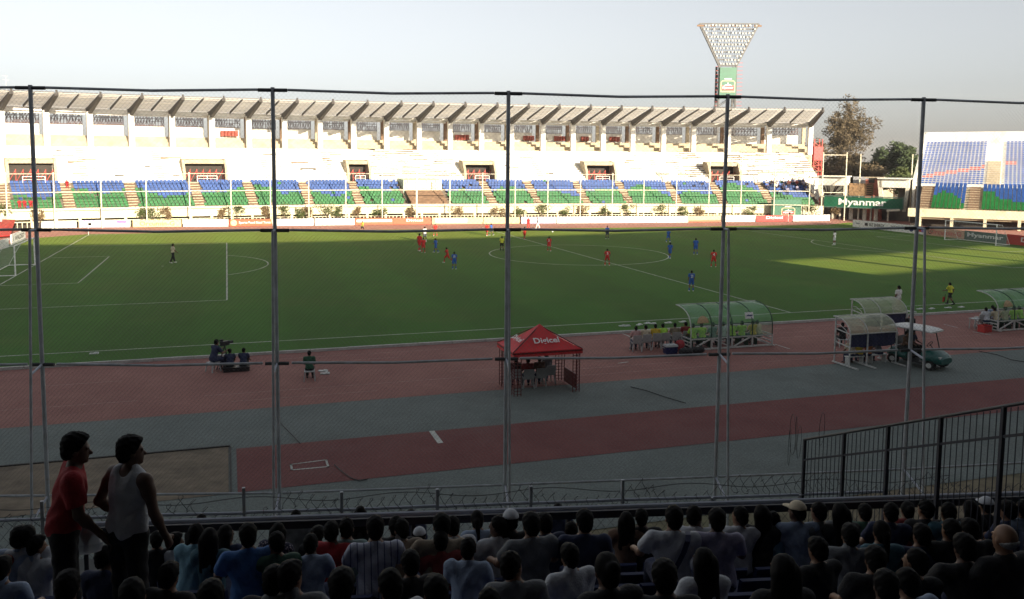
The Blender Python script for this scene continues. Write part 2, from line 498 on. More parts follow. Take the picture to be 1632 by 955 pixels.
RT, RB_ = 206.0, 211.6                            # column ring, back wall
CPX = [-72, 2, 73.5, 143, 209, 274, 337, 396, 453, 509.5, 563, 615.5, 667.4, 717, 767, 815, 865, 913, 961.2, 1008.6, 1057.6, 1105.6, 1161, 1226, 1292]
CA = [px_angle(x, 200, RT) for x in CPX]
AEND0, AEND1, AROOF1 = CA[0]-0.01, px_angle(1299, 310, 192), px_angle(1297, 200, RT)
AUP1 = px_angle(1293, 265, 201)
fs_ = thing('grandstand', 'long curved white far grandstand with blue and green seats under a cantilever roof', 'grandstand', A(0.0, 187, 0))
def sweep(mb, sec, a0, a1, step=0.014, mi=0):    # closed outline (r, z) swept along the curve
    n = max(1, int(math.ceil((a1-a0)/step)))
    secs = [[A(a0+(a1-a0)*i/n, r, z) for r, z in sec] for i in range(n+1)]
    k = len(sec)
    vs = [p for s in secs for p in s]
    fs = []
    for i in range(n):
        for j in range(k):
            fs.append((i*k+j, (i+1)*k+j, (i+1)*k+(j+1) % k, i*k+(j+1) % k))
    fs += [tuple(range(k)), tuple(range((n+1)*k-1, n*k-1, -1))]
    mb.add(vs, fs, mi)
R0, NR, DR, DZ, Z0 = 189.0, 10, 0.7, 0.36, 2.43
STA = [px_angle(x, 310, 193) for x in (-88, 10-4, 107, 209, 313, 398, 487, 566, 776, 847, 925, 993, 1071, 1142, 1218)]
GAP = (px_angle(643, 310, 193), px_angle(704, 310, 193))
# stepped lower tier, one swept piece per row
def riser_sec(r, z, dr, dz): return [(r, 0.35), (r, z), (r+dr, z), (r+dr, 0.35)]
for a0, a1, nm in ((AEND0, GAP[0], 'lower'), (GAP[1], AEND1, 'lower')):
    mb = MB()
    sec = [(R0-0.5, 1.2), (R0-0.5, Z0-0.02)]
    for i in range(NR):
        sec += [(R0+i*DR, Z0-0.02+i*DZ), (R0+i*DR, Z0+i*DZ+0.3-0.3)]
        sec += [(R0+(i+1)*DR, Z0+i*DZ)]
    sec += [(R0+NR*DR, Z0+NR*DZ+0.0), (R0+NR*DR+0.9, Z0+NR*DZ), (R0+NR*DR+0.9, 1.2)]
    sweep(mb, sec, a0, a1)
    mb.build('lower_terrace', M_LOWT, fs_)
# seats
def seat_mesh(name, m, k=1.0):
    mb = MB()
    mb.add([(-.235, -.2, .36), (.235, -.2, .36), (.22, .17, .33), (-.22, .17, .33), (-.19, -.17, .30), (.19, -.17, .30), (.18, .15, .28), (-.18, .15, .28)],
           [(0, 1, 2, 3), (0, 4, 5, 1), (1, 5, 6, 2), (3, 7, 4, 0), (7, 6, 5, 4)])
    mb.add([(-.235, .17, .34), (.235, .17, .34), (.225, .26, .70), (-.225, .26, .70), (-.2, .21, .32), (.2, .21, .32), (.19, .30, .68), (-.19, .30, .68)],
           [(0, 1, 2, 3), (3, 2, 6, 7), (7, 6, 5, 4), (0, 3, 7, 4), (1, 5, 6, 2)])
    mb.add([(-.06, 0, .0), (.06, 0, .0), (.06, 0, .33), (-.06, 0, .33)], [(0, 1, 2, 3)])
    return mb.mesh(name, m)
def low_seat_mesh(name, m):
    mb = MB()
    mb.box((0, 0, .09), (.40, .28, .06)); mb.box((0, .13, .16), (.40, .05, .17)); mb.box((0, .02, .035), (.08, .12, .07))
    return mb.mesh(name, m)
SEATM = {c: seat_mesh('seat', m) for c, m in (('b', M_BLUE), ('g', M_GREEN), ('r', M_REDSEAT))}
SEATM.update({c: low_seat_mesh('seat', m) for c, m in (('B', M_BLUE2), ('R', M_REDSEAT))})
SV = {c: (np.array([v.co[:] for v in me.vertices]), [tuple(p.vertices) for p in me.polygons]) for c, me in SEATM.items()}
def put_seats(spots, parent, limit=300):
    """spots: (distance, position, rz, colour); the nearest become parts, the rest one joined part per colour"""
    spots = sorted(spots, key=lambda s: s[0])
    for d, p, rz, c in spots[:limit]:
        o = link_mesh('seat', SEATM[c], parent)
        o.location = chain(parent).inverted() @ Vector(p)
        o.rotation_euler = (0, 0, rz-parent.rotation_euler.z)
    rest = spots[limit:]
    if rest:
        mb = MB()
        for d, p, rz, c in rest:
            V, Fc = SV[c]
            cs, sn = math.cos(rz), math.sin(rz)
            W = np.stack([V[:, 0]*cs-V[:, 1]*sn+p[0], V[:, 0]*sn+V[:, 1]*cs+p[1], V[:, 2]+p[2]], 1)
            mb.add(W, Fc, 'bgrBR'.index(c) % 4 if c != 'R' else 2)
        tag(mb.build('seat_rows', [M_BLUE, M_GREEN, M_REDSEAT, M_BLUE2], parent), kind='stuff')
spots = []
ROWZ = [Z0+i*DZ for i in range(NR)]
stair_w = 0.0040
wave_seed = [random.random() for _ in range(200)]
for i in range(NR):
    r = R0+(i+0.55)*DR
    a = AEND0+0.003
    j = 0
    while a < AEND1-0.004:
        ok = not (GAP[0]-0.003 < a < GAP[1]+0.003) and all(abs(a-s) > stair_w*0.95 for s in STA)
        if ok:
            # green foot with peaks and dips along the stand, blue above
            per = a/0.041
            k = int(math.floor(per))
            ph = per-k
            tri = 1-abs(2*ph-1)
            h = 3.2 + 3.6*tri*(0.35+0.65*wave_seed[k % 200]) + (1.2 if wave_seed[(k*7) % 200] > .7 else 0) + 1.2*math.sin(a*60)
            c = 'g' if i < h else 'b'
            if random.random() < 0.004: c = 'b' if c == 'g' else 'g'
            p = A(a, r, ROWZ[i])
            if random.random() > 0.012:
                spots.append((math.dist(p, CAM), p, -a, c))
        a += 0.53/r
        j += 1
put_seats(spots, fs_)
# stairs between seat blocks
for s_ in STA:
    mb = MB()
    for i in range(NR):
        for h in (0, 1):
            r = R0+i*DR+h*DR/2
            z = Z0+i*DZ+h*DZ/2
            p0, p1 = A(s_, r, z), A(s_, r+DR/2, z)
            mb.box(((p0[0]+p1[0])/2, (p0[1]+p1[1])/2, p0[2]+0.06), (stair_w*2*193*0.9, 0.38, 0.14), -s_, mi=h)
    mb.build('stair', [M_STAIR, M_CONC2], fs_)
# upper tier: stepped white terrace with vomitories
VOM = [(13, 85), (293, 356), (553, 584), (738, 783), (931, 974), (1127, 1172)]
VA = [(px_angle(a, 275, 199), px_angle(b, 275, 199)) for a, b in VOM]
ZU, RU = Z0+NR*DZ, R0+NR*DR+0.9                # 6.15 at r = 192.6
ZT = 11.15
NU = 14
def upper_sec(z_lo):
    sec = [(RU, z_lo), (RU, ZU+0.55)]
    for i in range(NU):
        zz = ZU+0.55+(ZT-ZU-0.55)*(i+1)/NU
        r1 = RU+0.25+(RT-RU-0.25)*i/NU
        sec += [(r1, ZU+0.55+(ZT-ZU-0.55)*i/NU), (r1, zz)]
    sec += [(RT+0.3, ZT), (RT+0.3, z_lo)]
    return sec
edges = [AEND0] + [v for ab in VA for v in ab] + [AUP1]
for k in range(0, len(edges), 2):
    if edges[k+1] > edges[k]+0.002:
        mb = MB(); sweep(mb, upper_sec(3.0), edges[k], edges[k+1]); mb.build('upper_terrace', M_CONC, fs_)
for a0, a1 in VA:                              # the terrace above and behind each opening
    mb = MB()
    full = upper_sec(3.0)
    sec = [(RU+3.4, 8.6)] + [p for p in full if p[0] > RU+3.4] 
    sec = [(RU+3.4, 6.0), (RU+3.4, 8.6)] + [p for p in full if p[0] > RU+3.45 and p[1] > 8.0] + [(RT+0.3, 6.0)]
    sweep(mb, sec, a0, a1); mb.build('upper_terrace', M_CONC, fs_)
    v = MB()
    # portal: cheek walls, lintel slab, dark slab painted for the shade inside
    for aa, sgn in ((a0, -1), (a1, 1)):
        aa2 = aa+sgn*0.0019
        sec = [(RU-0.05, ZU), (RU-0.05, ZU+1.5), (RU+1.2, 9.35), (RU+3.5, 9.5), (RU+3.5, ZU)]
        v.prof([A(aa, r, z) for r, z in sec], [A(aa2, r, z) for r, z in sec])
    sec = [(RU+1.15, 8.75), (RU+1.15, 9.3), (RU+3.45, 9.45), (RU+3.45, 8.75)]
    v.prof([A(a0+0.0002, r, z) for r, z in sec], [A(a1-0.0002, r, z) for r, z in sec])
    vo = v.build('vomitory', M_CONC2, fs_)
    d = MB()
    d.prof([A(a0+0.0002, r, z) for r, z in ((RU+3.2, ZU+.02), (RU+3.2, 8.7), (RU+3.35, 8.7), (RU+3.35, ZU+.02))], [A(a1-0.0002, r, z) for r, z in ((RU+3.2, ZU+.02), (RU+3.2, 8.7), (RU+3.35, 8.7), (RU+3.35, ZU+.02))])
    d.build('doorway_shade', M_DARK, vo)
    sc = MB()
    nb = max(3, int((a1-a0)*199/0.9))
    for q in range(nb+1):
        aa = a0+(a1-a0)*q/nb
        sc.bar(A(aa, RU+2.4, ZU), A(aa, RU+2.4, ZU+1.9), 0.09)
        if q < nb:
            bb = a0+(a1-a0)*(q+1)/nb
            sc.bar(A(aa, RU+2.4, ZU+.1), A(bb, RU+2.4, ZU+1.8), 0.07)
            sc.bar(A(aa, RU+2.4, ZU+1.3), A(bb, RU+2.4, ZU+1.3), 0.07)
    sc.build('scaffold', M_REDSTEEL, vo)
    rl = MB()
    aa, bb = a0+(a1-a0)*.28, a1-(a1-a0)*.22
    rl.beam(A(aa, RU-.3, ZU+.9), A(bb, RU-.3, ZU+.9), .09, .09)
    rl.beam(A(aa, RU-.3, ZU+.5), A(bb, RU-.3, ZU+.5), .06, .06)
    for t in (0, .5, 1): rl.bar(A(aa+(bb-aa)*t, RU-.3, ZU), A(aa+(bb-aa)*t, RU-.3, ZU+.9), .09)
    rl.build('guard_rail', M_COLUMN, vo)
# stair flights cut in the white tier
for xx in (40, 130, 250, 420, 520, 640, 700, 850, 1040, 1075, 1250):
    aa = px_angle(xx, 265, 202)
    if any(a0-.006 < aa < a1+.006 for a0, a1 in VA): continue
    mb = MB()
    for i in range(NU*2):
        t = i/(NU*2)
        r = RU+0.3+(RT-RU-0.3)*t; z = ZU+0.62+(ZT-ZU-0.55)*t
        p = A(aa, r+.1, z+0.05)
        mb.box(p, (1.1, 0.34, 0.16), -aa)
    mb.build('steps', M_CONC2, fs_)
# rubble, planks and stains of the building works lying on the tier
mb = MB()
for _ in range(330):
    x = random.choice([random.uniform(520, 720), random.uniform(1060, 1290), random.uniform(0, 1290), random.uniform(1090, 1290), random.uniform(1090, 1180)])
    t = random.random()
    aa = px_angle(x, 260, 202)
    if any(a0-.004 < aa < a1+.004 for a0, a1 in VA): continue
    i = int(t*NU); tt = (i+.35)/NU
    r = RU+0.25+(RT-RU-0.25)*(i+.5)/NU; z = ZU+0.55+(ZT-ZU-0.55)*(i+1)/NU
    p = A(aa, r, z+0.06)
    mb.box(p, (random.uniform(.4, 3.0), random.uniform(.1, .35), random.uniform(.08, .28)), -aa+random.uniform(-.3, .3), mi=random.randrange(2))
tag(mb.build('building_rubble', [M_STAIR, M_DARK], fs_), kind='stuff')
# rear terrace behind the columns, back wall, lattice
mb = MB(); sweep(mb, [(RT+0.3, 6), (RT+0.3, ZT+0.15), (207.6, ZT+0.15), (207.6, ZT+.85), (208.9, ZT+.85), (208.9, ZT+1.3), (210.2, ZT+1.3), (210.2, ZT+1.75), (RB_, ZT+1.75), (RB_, 6)], AEND0, AROOF1); mb.build('rear_terrace', M_CONC2, fs_)
for i in range(len(CA)-1):
    a0, a1 = CA[i]+.002, CA[i+1]-.002
    mb = MB(); sweep(mb, [(RB_-.3, ZT+1.6), (RB_-.3, 14.5+random.uniform(-.1, .15)), (RB_, 14.5), (RB_, ZT+1.6)], a0, a1, 0.03)
    mb.build('back_wall', M_CONC, fs_)
    lt = MB()
    nb = 12
    for q in range(nb+1):
        aa = a0+(a1-a0)*q/nb
        lt.bar(A(aa, RB_-.15, 14.45), A(aa, RB_-.15, 16.15), 0.10, n=3)
        if q < nb:
            bb = a0+(a1-a0)*(q+1)/nb
            for z0, z1 in ((14.5, 15.3), (15.3, 16.1)):
                if random.random() < .8: lt.bar(A(aa, RB_-.15, z0), A(bb, RB_-.15, z1), 0.10, n=3)
                if random.random() < .6: lt.bar(A(bb, RB_-.15, z0), A(aa, RB_-.15, z1), 0.10, n=3)
    for z in (14.6, 15.3, 15.7, 16.1): lt.bar(A(a0, RB_-.15, z), A(a1, RB_-.15, z), 0.075, n=4)
    lt.build('lattice', M_WIRE, fs_)
# columns, rafters, roof
RF0, ZF, ZRB = 191.0, 18.35, 17.0
TIPX = [-56, 19, 91, 161, 227, 292, 357, 416, 474, 531, 586, 640, 691, 742, 793, 843, 892, 942, 991, 1040, 1090, 1139, 1194, 1251, 1312]
AT = [px_angle(x, 172, RF0) for x in TIPX]
def ang(i, r):                                  # the roof bays splay a little from the true radius
    if i != int(i):
        k = int(i); return ang(k, r)*(1-(i-k))+ang(k+1, r)*(i-k)
    i = int(i)
    return CA[i]+(AT[i]-CA[i])*max(0.0, (RT-r)/(RT-RF0))
for i, a in enumerate(CA):
    mb = MB()
    p = A(a, RT, 13.6)
    mb.box((p[0], p[1], (10.9+16.3)/2), (0.8, 0.8, 16.3-10.9), -a)
    co = mb.build('column', M_COLUMN, fs_)
    mb = MB(); q = A(a+.0021, RB_-.8, 14); mb.box((q[0], q[1], 14.5), (0.6, 0.5, 3.8), -a); mb.build('rear_post', M_STAIR if i % 3 else M_CONC2, fs_)
    rf = MB()
    outl = [(RF0, ZF-.42), (RF0, ZF-.02), (RT, ZRB-.04), (RB_+1, ZRB-.2), (RB_+1, ZRB-.6), (RT+.8, ZRB-.85), (RT-.7, ZRB-1.05)]
    w2 = 0.0012
    rf.prof([A(ang(i, r)-w2, r, z) for r, z in outl], [A(ang(i, r)+w2, r, z) for r, z in outl])
    rf.bar(A(AT[i], RF0+.06, ZF-.3), A(AT[i], RF0+.06, ZF+.35), .25)
    rf.build('rafter', M_STEEL, fs_)
def roof_z(r): return ZF+(ZRB-ZF)*(r-RF0)/(RT-RF0)
for i in range(len(CA)-1):
    a0, a1 = CA[i]+.0012, CA[i+1]-.0012
    am = (CA[i]+CA[i+1])/2
    for h0, h1 in ((i+.03, i+.49), (i+.51, i+.97)):
        NS = 4                                  # sheets laid in courses up the slope
        for q in range(NS):
            r0_, r1_ = RF0+(RB_-RF0)*q/NS+.03+(random.uniform(0, .25) if q == 0 else 0), RF0+(RB_-RF0)*(q+1)/NS-.03
            z0_, z1_ = roof_z(r0_)+.06+.02*(NS-q), roof_z(r1_)+.06+.02*(NS-q)-.04
            mb = MB()
            nc = 12                             # corrugated sheet metal, thin as it is
            vs = []
            for c_ in range(nc+1):
                hh = h0+(h1-h0)*c_/nc; dz_ = .035*(c_ % 2)
                vs += [A(ang(hh, r0_), r0_, z0_+dz_), A(ang(hh, r1_), r1_, z1_+dz_)]
            mb.add(vs, [(2*c_, 2*c_+2, 2*c_+3, 2*c_+1) for c_ in range(nc)])
            mb.build('roof_sheet', M_ROOF, fs_)
    mb = MB()
    for t in np.linspace(0.02, 0.98, 9):
        r = RF0+(RT-RF0)*t; z = roof_z(r)-.04
        mb.beam(A(ang(i, r)+.0012, r, z), A(ang(i+1, r)-.0012, r, z), 0.08, 0.10)
    mb.build('purlins', M_ROOF, fs_)
    mb = MB()
    sec = ((RF0+.15, ZF-.22), (RF0+.15, ZF-.04), (RT-.2, ZRB-.05), (RT-.2, ZRB-.36))
    mb.prof([A(ang(i+.5, r)-.0004, r, z) for r, z in sec], [A(ang(i+.5, r)+.0004, r, z) for r, z in sec])
    mb.build('secondary_rafter', M_STEEL, fs_)
    mb = MB()
    for r, zc, h in ((RT-.05, ZRB-.55, .5), (RT+1.2, ZRB-.95, .3)):
        mb.beam(A(CA[i]+.0024, r, zc), A(CA[i+1]-.0024, r, zc), 0.3, h)
    mb.build('eaves_beam', M_COLUMN, fs_)
    if random.random() < .32:
        mb = MB()
        p = A(a0+(a1-a0)*random.uniform(.3, .7), RB_-.8, 13.0)
        n_ = random.randint(2, 6)
        for q in range(n_): mb.lathe((p[0]+q*.55, p[1], 13.15), [(.26, 0), (.28, .15), (.28, .75), (.26, .9)], 8)
        mb.build('drum_row', M_OPEN, fs_)
# front wall of the stand with its row of openings
mb = MB(); sweep(mb, [(R0-.75, 1.25), (R0-.75, Z0+.15), (R0-.45, Z0+.15), (R0-.45, 1.25)], AEND0, AEND1); mb.build('front_wall', M_YWALL, fs_)
mb = MB(); sweep(mb, [(R0+1.2, 0), (R0+1.2, 1.6), (R0+1.5, 1.6), (R0+1.5, 0)], AEND0, AEND1); mb.build('recess_shade_wall', M_DARK, fs_)  # dark colour gives the openings below the wall their shade
a = AEND0+.003
while a < AEND1:
    mb = MB(); p = A(a, R0-.6, 0); mb.box((p[0], p[1], .62), (.35, .35, 1.24), -a); mb.build('pier', M_YWALL, fs_)
    a += 0.0145
mb = MB()
a = AEND0
while a < AEND1-.002:
    p = A(a, R0-.85, 0); mb.box((p[0], p[1], .45), (.09, .09, .9), -a); a += 0.0029
sweep(mb, [(R0-.92, .9), (R0-.92, 1.0), (R0-.78, 1.0), (R0-.78, .9)], AEND0, AEND1)
tag(mb.build('balustrade', M_YWALL, fs_), kind='stuff')
# box in the gap of the seats
bx_ = MB()
a0, a1 = GAP
bx_.prof([A(a0, r, z) for r, z in ((R0+4, 2), (R0+4, 6.3), (R0+9, 6.6), (R0+9, 2))], [A(a1, r, z) for r, z in ((R0+4, 2), (R0+4, 6.3), (R0+9, 6.6), (R0+9, 2))])
M_MINT = mat('pale mint paint', (0.52, 0.62, 0.46), 0.7, 0.08)
fb = bx_.build('officials_box', M_MINT, fs_)
mb = MB()
for i in range(8):
    p0, p1 = A(a0+.001, R0+i*.5, 2.9+i*.22), A(a1-.001, R0+i*.5, 2.9+i*.22)
    mb.beam(p0, p1, .48, .5)
mb.build('wide_stair', M_STAIR, fb)
mb = MB()
for t in (.12, .35, .6, .85):
    aa = a0+(a1-a0)*t
    mb.bar(A(aa, R0+3.9, 4.2), A(aa, R0+3.9, 6.4), .16)
mb.beam(A(a0+.002, R0+3.9, 5.4), A(a1-.002, R0+3.9, 5.4), .12, .9)
mb.build('parapet', M_YWALL, fb)
# ================================================================ FAR FENCE, BOARDS, TOWER, ENTRY, RIGHT STAND, TREES
def board(p, q, z0, z1, m, label, th=0.12, cat='advertising board', group='advertising boards round the pitch', rail=True):
    """a board standing from p to q (front seen from the camera)"""
    p, q = Vector((p[0], p[1], 0)), Vector((q[0], q[1], 0))
    c = (p+q)/2; d = q-p; L = d.length; rz = math.atan2(d.y, d.x)
    t = thing('advertising_board', label, cat, c, rz, group)
    mb = MB(); mb.box((0, 0, (z0+z1)/2), (L, th, z1-z0))
    mb.build('panel', m, t, world=False)
    if rail:
        f = MB()
        for x in (-L/2+.15, 0, L/2-.15):
            f.bar((x, .1, 0), (x, .1, z1-.1), .06); f.bar((x, .1, z1*.7), (x, .7, 0.02), .05)
        f.build('stand_frame', M_STEELG, t, world=False)
    return t, L
M_STEELG = mat('grey galvanised pipe', (0.30, 0.33, 0.35), 0.5, 0.2, 4, metal=0.0)
M_WHITE = mat('white vinyl', (0.80, 0.80, 0.78), 0.55, 0.04, 1)
M_RED = mat('red vinyl', (0.46, 0.025, 0.02), 0.5, 0.1, 1)
M_ORANGE = mat('orange vinyl', (0.52, 0.10, 0.04), 0.5, 0.1, 1)
M_CREAM = mat('cream vinyl', (0.55, 0.40, 0.22), 0.5, 0.08, 1)
M_YEL = mat('pale yellow vinyl', (0.74, 0.64, 0.30), 0.5, 0.08, 1)
M_DGREEN = mat('dark green vinyl', (0.008, 0.10, 0.05), 0.5, 0.15, 1)
M_NAVY = mat('navy print', (0.03, 0.04, 0.14), 0.5, 0.1, 1)
M_BLACK = mat('black print', (0.02, 0.02, 0.022), 0.5, 0.1, 1)
M_PURPLE = mat('violet print', (0.28, 0.18, 0.5), 0.5, 0.1, 1)
M_BROWNP = mat('brown print', (0.36, 0.20, 0.10), 0.5, 0.1, 1)
M_TAN = mat('tan vinyl', (0.52, 0.32, 0.22), 0.5, 0.1, 1)
M_GREY = mat('grey print', (0.35, 0.36, 0.38), 0.6, 0.1, 1)
M_SLATE = mat('slate green vinyl', (0.07, 0.13, 0.11), 0.5, 0.1, 1)
def sign(t, body, x, z, h, m, width=None, name='lettering', y=-0.06, bold=0.02):
    mb = MB(); lettering(mb, body, (x, y, z), (1, 0, 0), (0, 0, 1), h, width, 0, bold)
    return mb.build(name, m, t, world=False)
def patch(t, x, z, w_, h_, m, name='printed_panel', y=-0.068):
    mb = MB(); mb.add([(x-w_/2, y, z-h_/2), (x+w_/2, y, z-h_/2), (x+w_/2, y, z+h_/2), (x-w_/2, y, z+h_/2)], [(0, 1, 2, 3)])
    return mb.build(name, m, t, world=False)
def disc(t, x, z, r, m, name='printed_disc', y=-0.07):
    mb = MB(); mb.add([(x+r*math.cos(2*PI*k/20), y, z+r*math.sin(2*PI*k/20)) for k in range(20)], [tuple(range(20))])
    return mb.build(name, m, t, world=False)
def yb(x): return float(np.interp(x, [0, 125, 400, 600, 830, 1060, 1250, 1325], [366.5, 363.2, 361, 358.6, 356.8, 355.2, 353.2, 352.3]))
FB = [(66, 122, M_WHITE, 'plain white board behind the far left corner of the pitch'), (130, 207, M_WHITE, 'white board with violet blocks beside the cream lettered board'),
      (212, 289, M_YEL, 'cream yellow board lettered in brown on the far side'), (292, 364, M_WHITE, 'blank white board right of the cream yellow lettered board'),
      (366, 433, M_ORANGE, 'salmon board with a yellow disc and white lettering'), (434.5, 500, M_WHITE, 'blank white board behind the second fence pole from the left'),
      (502, 565, M_WHITE, 'white board with a small grey emblem and grey word'), (566, 627, M_ORANGE, 'orange red board with one long white strip'),
      (627.5, 687, M_ORANGE, 'orange board with white lettering and a bright orange left end'), (688.5, 769, M_CREAM, 'cream orange board with a white panel in it'),
      (770.5, 828, M_CREAM, 'plain pale orange board behind the third fence pole'), (831, 886, M_WHITE, 'white board with violet edges'),
      (887.5, 940, M_WHITE, 'white board with a tiny dark word and square'), (941, 994, M_WHITE, 'third white board left of the long red and white strip'),
      (995, 1046, M_WHITE, 'second white board left of the pale striped board'), (1047, 1096, M_WHITE, 'white board directly left of the pale striped board'),
      (1096.5, 1148, M_CREAM, 'pale board with orange red edge left of the fourth pole'), (1150, 1203, M_WHITE, 'blank white board left of the red lettered board'),
      (1205, 1262, M_RED, 'bright red board lettered in white on the far side'), (1263.5, 1322, M_WHITE, 'white board with faint grey lettering at the far right')]
for i, (x0, x1, m, lab) in enumerate(FB):
    p, q = G(x0, yb(x0)), G(x1, yb(x1))
    t, L = board(p, q, 0.04, 1.02, m, lab)
    if i == 1: patch(t, -L*.28, .55, L*.4, .5, M_WHITE); patch(t, 0, .93, L*.96, .12, M_PURPLE); patch(t, 0, .14, L*.96, .12, M_PURPLE); patch(t, -.05*L, .53, .12, .6, M_PURPLE); patch(t, L*.33, .75, L*.2, .3, M_PURPLE)
    if i == 2: sign(t, 'Orcumin-G', L*.0, .52, .62, M_BROWNP, L*.72); 
    if i == 4: disc(t, -L*.4, .52, .42, M_YEL); sign(t, 'Sports Food Seed Tonic', L*.1, .52, .42, M_WHITE, L*.76)
    if i == 6: patch(t, -L*.28, .55, .5, .5, M_GREY); patch(t, -L*.28, .55, .32, .32, M_WHITE, y=-.072); sign(t, 'sunkist', L*.1, .52, .38, M_GREY, L*.46)
    if i == 7: patch(t, 0, .62, L*.92, .34, M_WHITE)
    if i == 8: sign(t, 'Digicel', L*.06, .6, .5, M_WHITE, L*.44)
    if i == 9: patch(t, -L*.12, .62, L*.62, .62, M_WHITE)
    if i == 11: patch(t, 0, .92, L*.96, .1, M_PURPLE); patch(t, 0, .12, L*.96, .1, M_PURPLE); patch(t, L*.2, .5, L*.3, .12, M_GREY)
    if i == 12: patch(t, -L*.22, .55, .35, .4, M_BLACK); patch(t, -L*.22, .55, .22, .25, M_WHITE, y=-.072); sign(t, 'sunkist', L*.1, .52, .25, M_BLACK, L*.3)
    if i == 16: patch(t, 0, .2, L*.98, .3, M_ORANGE)
    if i == 18: sign(t, 'Digicel', 0, .6, .58, M_WHITE, L*.46)
    if i == 19: sign(t, 'ESPRESSO', 0, .55, .36, M_GREY, L*.5)
# boards behind the right goal
BX = [(1352.5, 362), (1420, 368), (1483, 374.4), (1538.6, 381.6), (1592, 389.5), (1660, 398), (1740, 408)]
BP = [G(*q) for q in BX]
for i in range(len(BP)): BP[i] = np.array([54.2-0.15*(i % 2)*0, BP[i][1], 0])
rb = [(0, 1.05, M_WHITE, 'white board with small dark lettering at the far corner behind the right goal'), (1, 1.05, M_WHITE, 'white board with a violet disc beside the tan lettered board'),
      (2, 1.05, M_TAN, 'tan board lettered in dark red behind the right goal net'), (3, 1.08, M_SLATE, 'slate board lettered in white behind the right goal net'),
      (4, 1.15, M_RED, 'red board lettered in white at the right edge of the photo'), (5, 1.15, M_RED, 'plain red board beyond the right goal')]
for i, h, m, lab in rb[:5]:
    e0, e1 = BP[i]*.996+BP[i+1]*.004, BP[i]*.004+BP[i+1]*.996
    t, L = board(e0, e1, 0.03, h+.05, m, lab)
    if i == 0: sign(t, 'BIZ ENERGY', L*.2, .62, .42, M_BLACK, L*.42); patch(t, -L*.35, .6, L*.12, .16, M_GREY); patch(t, -L*.1, .6, .6, .4, M_BLACK)
    if i == 1: disc(t, L*.15, .6, .36, M_NAVY); patch(t, L*.33, .6, L*.2, .5, M_RED); disc(t, L*.46, .6, .3, M_PURPLE); sign(t, 'BIZ ENERGY', -L*.2, .62, .3, M_BLACK, L*.4)
    if i == 2: disc(t, -L*.36, .6, .4, M_BLACK, y=-.068); disc(t, -L*.36, .6, .28, M_TAN, y=-.071); disc(t, -L*.36, .6, .1, M_BLACK, y=-.074); sign(t, 'Orcumin-G', L*.03, .58, .62, M_REDSEAT, L*.8)
    if i == 3: sign(t, 'Myanmar', 0, .6, .68, M_WHITE, L*.86)
    if i == 4: sign(t, 'Digicel', L*.12, .62, .7, M_WHITE, L*.6)
# boards behind the left goal
t, L = board(G(-18, 404), G(13.5, 394.5), 0.03, 1.0, M_WHITE, 'grey white board at the left edge near the goal'); 
t, L = board(G(18.5, 391.5), G(40, 382), 0.05, 1.2, M_WHITE, 'white board with dark capitals beside the left goal post'); sign(t, 'WALDEST', L*.06, .66, .5, M_BLACK, L*.7); disc(t, -L*.4, .65, .2, M_GREY)
t = thing('banner', 'large tilted red banner at the left edge beyond the goal', 'banner', G(6, 381), 0.5)
mb = MB(); mb.slab([G(-40, 383, .0)+np.array([0, 0, .35]), G(17, 379)+np.array([0, 0, .3]), G(25, 366, .2)+np.array([0, 0, 1.3]), G(-40, 364, .2)+np.array([0, 0, 1.3])], .1); mb.build('sheet', M_RED, t)
mb = MB(); p = G(0, 366)
mb.slab([G(-20, 368.5, .2)+np.array([0, 0, 1.2]), G(4, 368, .2)+np.array([0, 0, 1.2]), G(5, 363.5, .2)+np.array([0, 0, 1.62]), G(-20, 363.5, .2)+np.array([0, 0, 1.62])], .02); mb.build('printed_panel', M_WHITE, t)

# ---------------------------------------------------------------- tall wire fence before the far stand
RF = 186.6
ff = thing('wire_fence', 'tall cream pipe fence in front of the far grandstand', 'fence', A(0, RF, 0))
fx = [-66, 10, 86, 161, 233, 302, 368, 431, 492, 551, 609, 664, 717, 769, 821, 873, 925, 976, 1026, 1078, 1130, 1181, 1234, 1290]
FA = [px_angle(x, 310, RF) for x in fx]
for k, a in enumerate(FA):
    mb = MB()
    tall = fx[k] > 1100
    h = (10.9 if tall else (7.6 if k % 1 == 0 else 4.9))
    mb.bar(A(a, RF, 0.0), A(a, RF, h, False), 0.17 if fx[k] != 664 else .3, n=6)
    mb.build('post', M_PIPEW, ff)
for k in range(len(FA)-1):
    mb = MB()
    for z in (2.75, 4.95) + ((7.4,) if True else ()) + ((10.6,) if fx[k] > 1100 else ()):
        mb.bar(A(FA[k]+.0005, RF, z), A(FA[k+1]-.0005, RF, z), 0.11 if z < 7 else .075, n=5)
    mb.build('rail', M_PIPEW, ff)
# fence returning past the entry on the right
r2 = [G(1297, 352), G(1340, 352.5), G(1347, 352)]
et = thing('wire_fence', 'tall pipe fence with bare posts beside the entry sign', 'fence', (60, 36, 0))
for x, yt_, yb_ in ((1308, 243, 350), (1345, 243, 351), (1372, 246, 322), (1449, 246, 350)):
    b = G(x, 352)
    if x == 1372: b = b+np.array([2, 3, 0])
    if x == 1449: b = G(1449, 353)
    def zat(y): 
        lo, hi = 0, 40
        for _ in range(40):
            m_ = (lo+hi)/2
            v = np.array([b[0], b[1], m_])-CAM
            py = PY0-FOC*(v@UX)/(v@_f)
            if py > y: lo = m_
            else: hi = m_
        return lo
    mb = MB(); mb.bar((b[0], b[1], 0), (b[0], b[1], zat(yt_)), .17, n=6); mb.build('post', M_PIPEW, et)
p, q = G(1308, 352), G(1345, 352)
mb = MB()
for z in (4.6, 7.3, 10.7): mb.bar((p[0], p[1], z), (q[0], q[1], z), .11, n=5)
mb.build('rail', M_PIPEW, et)

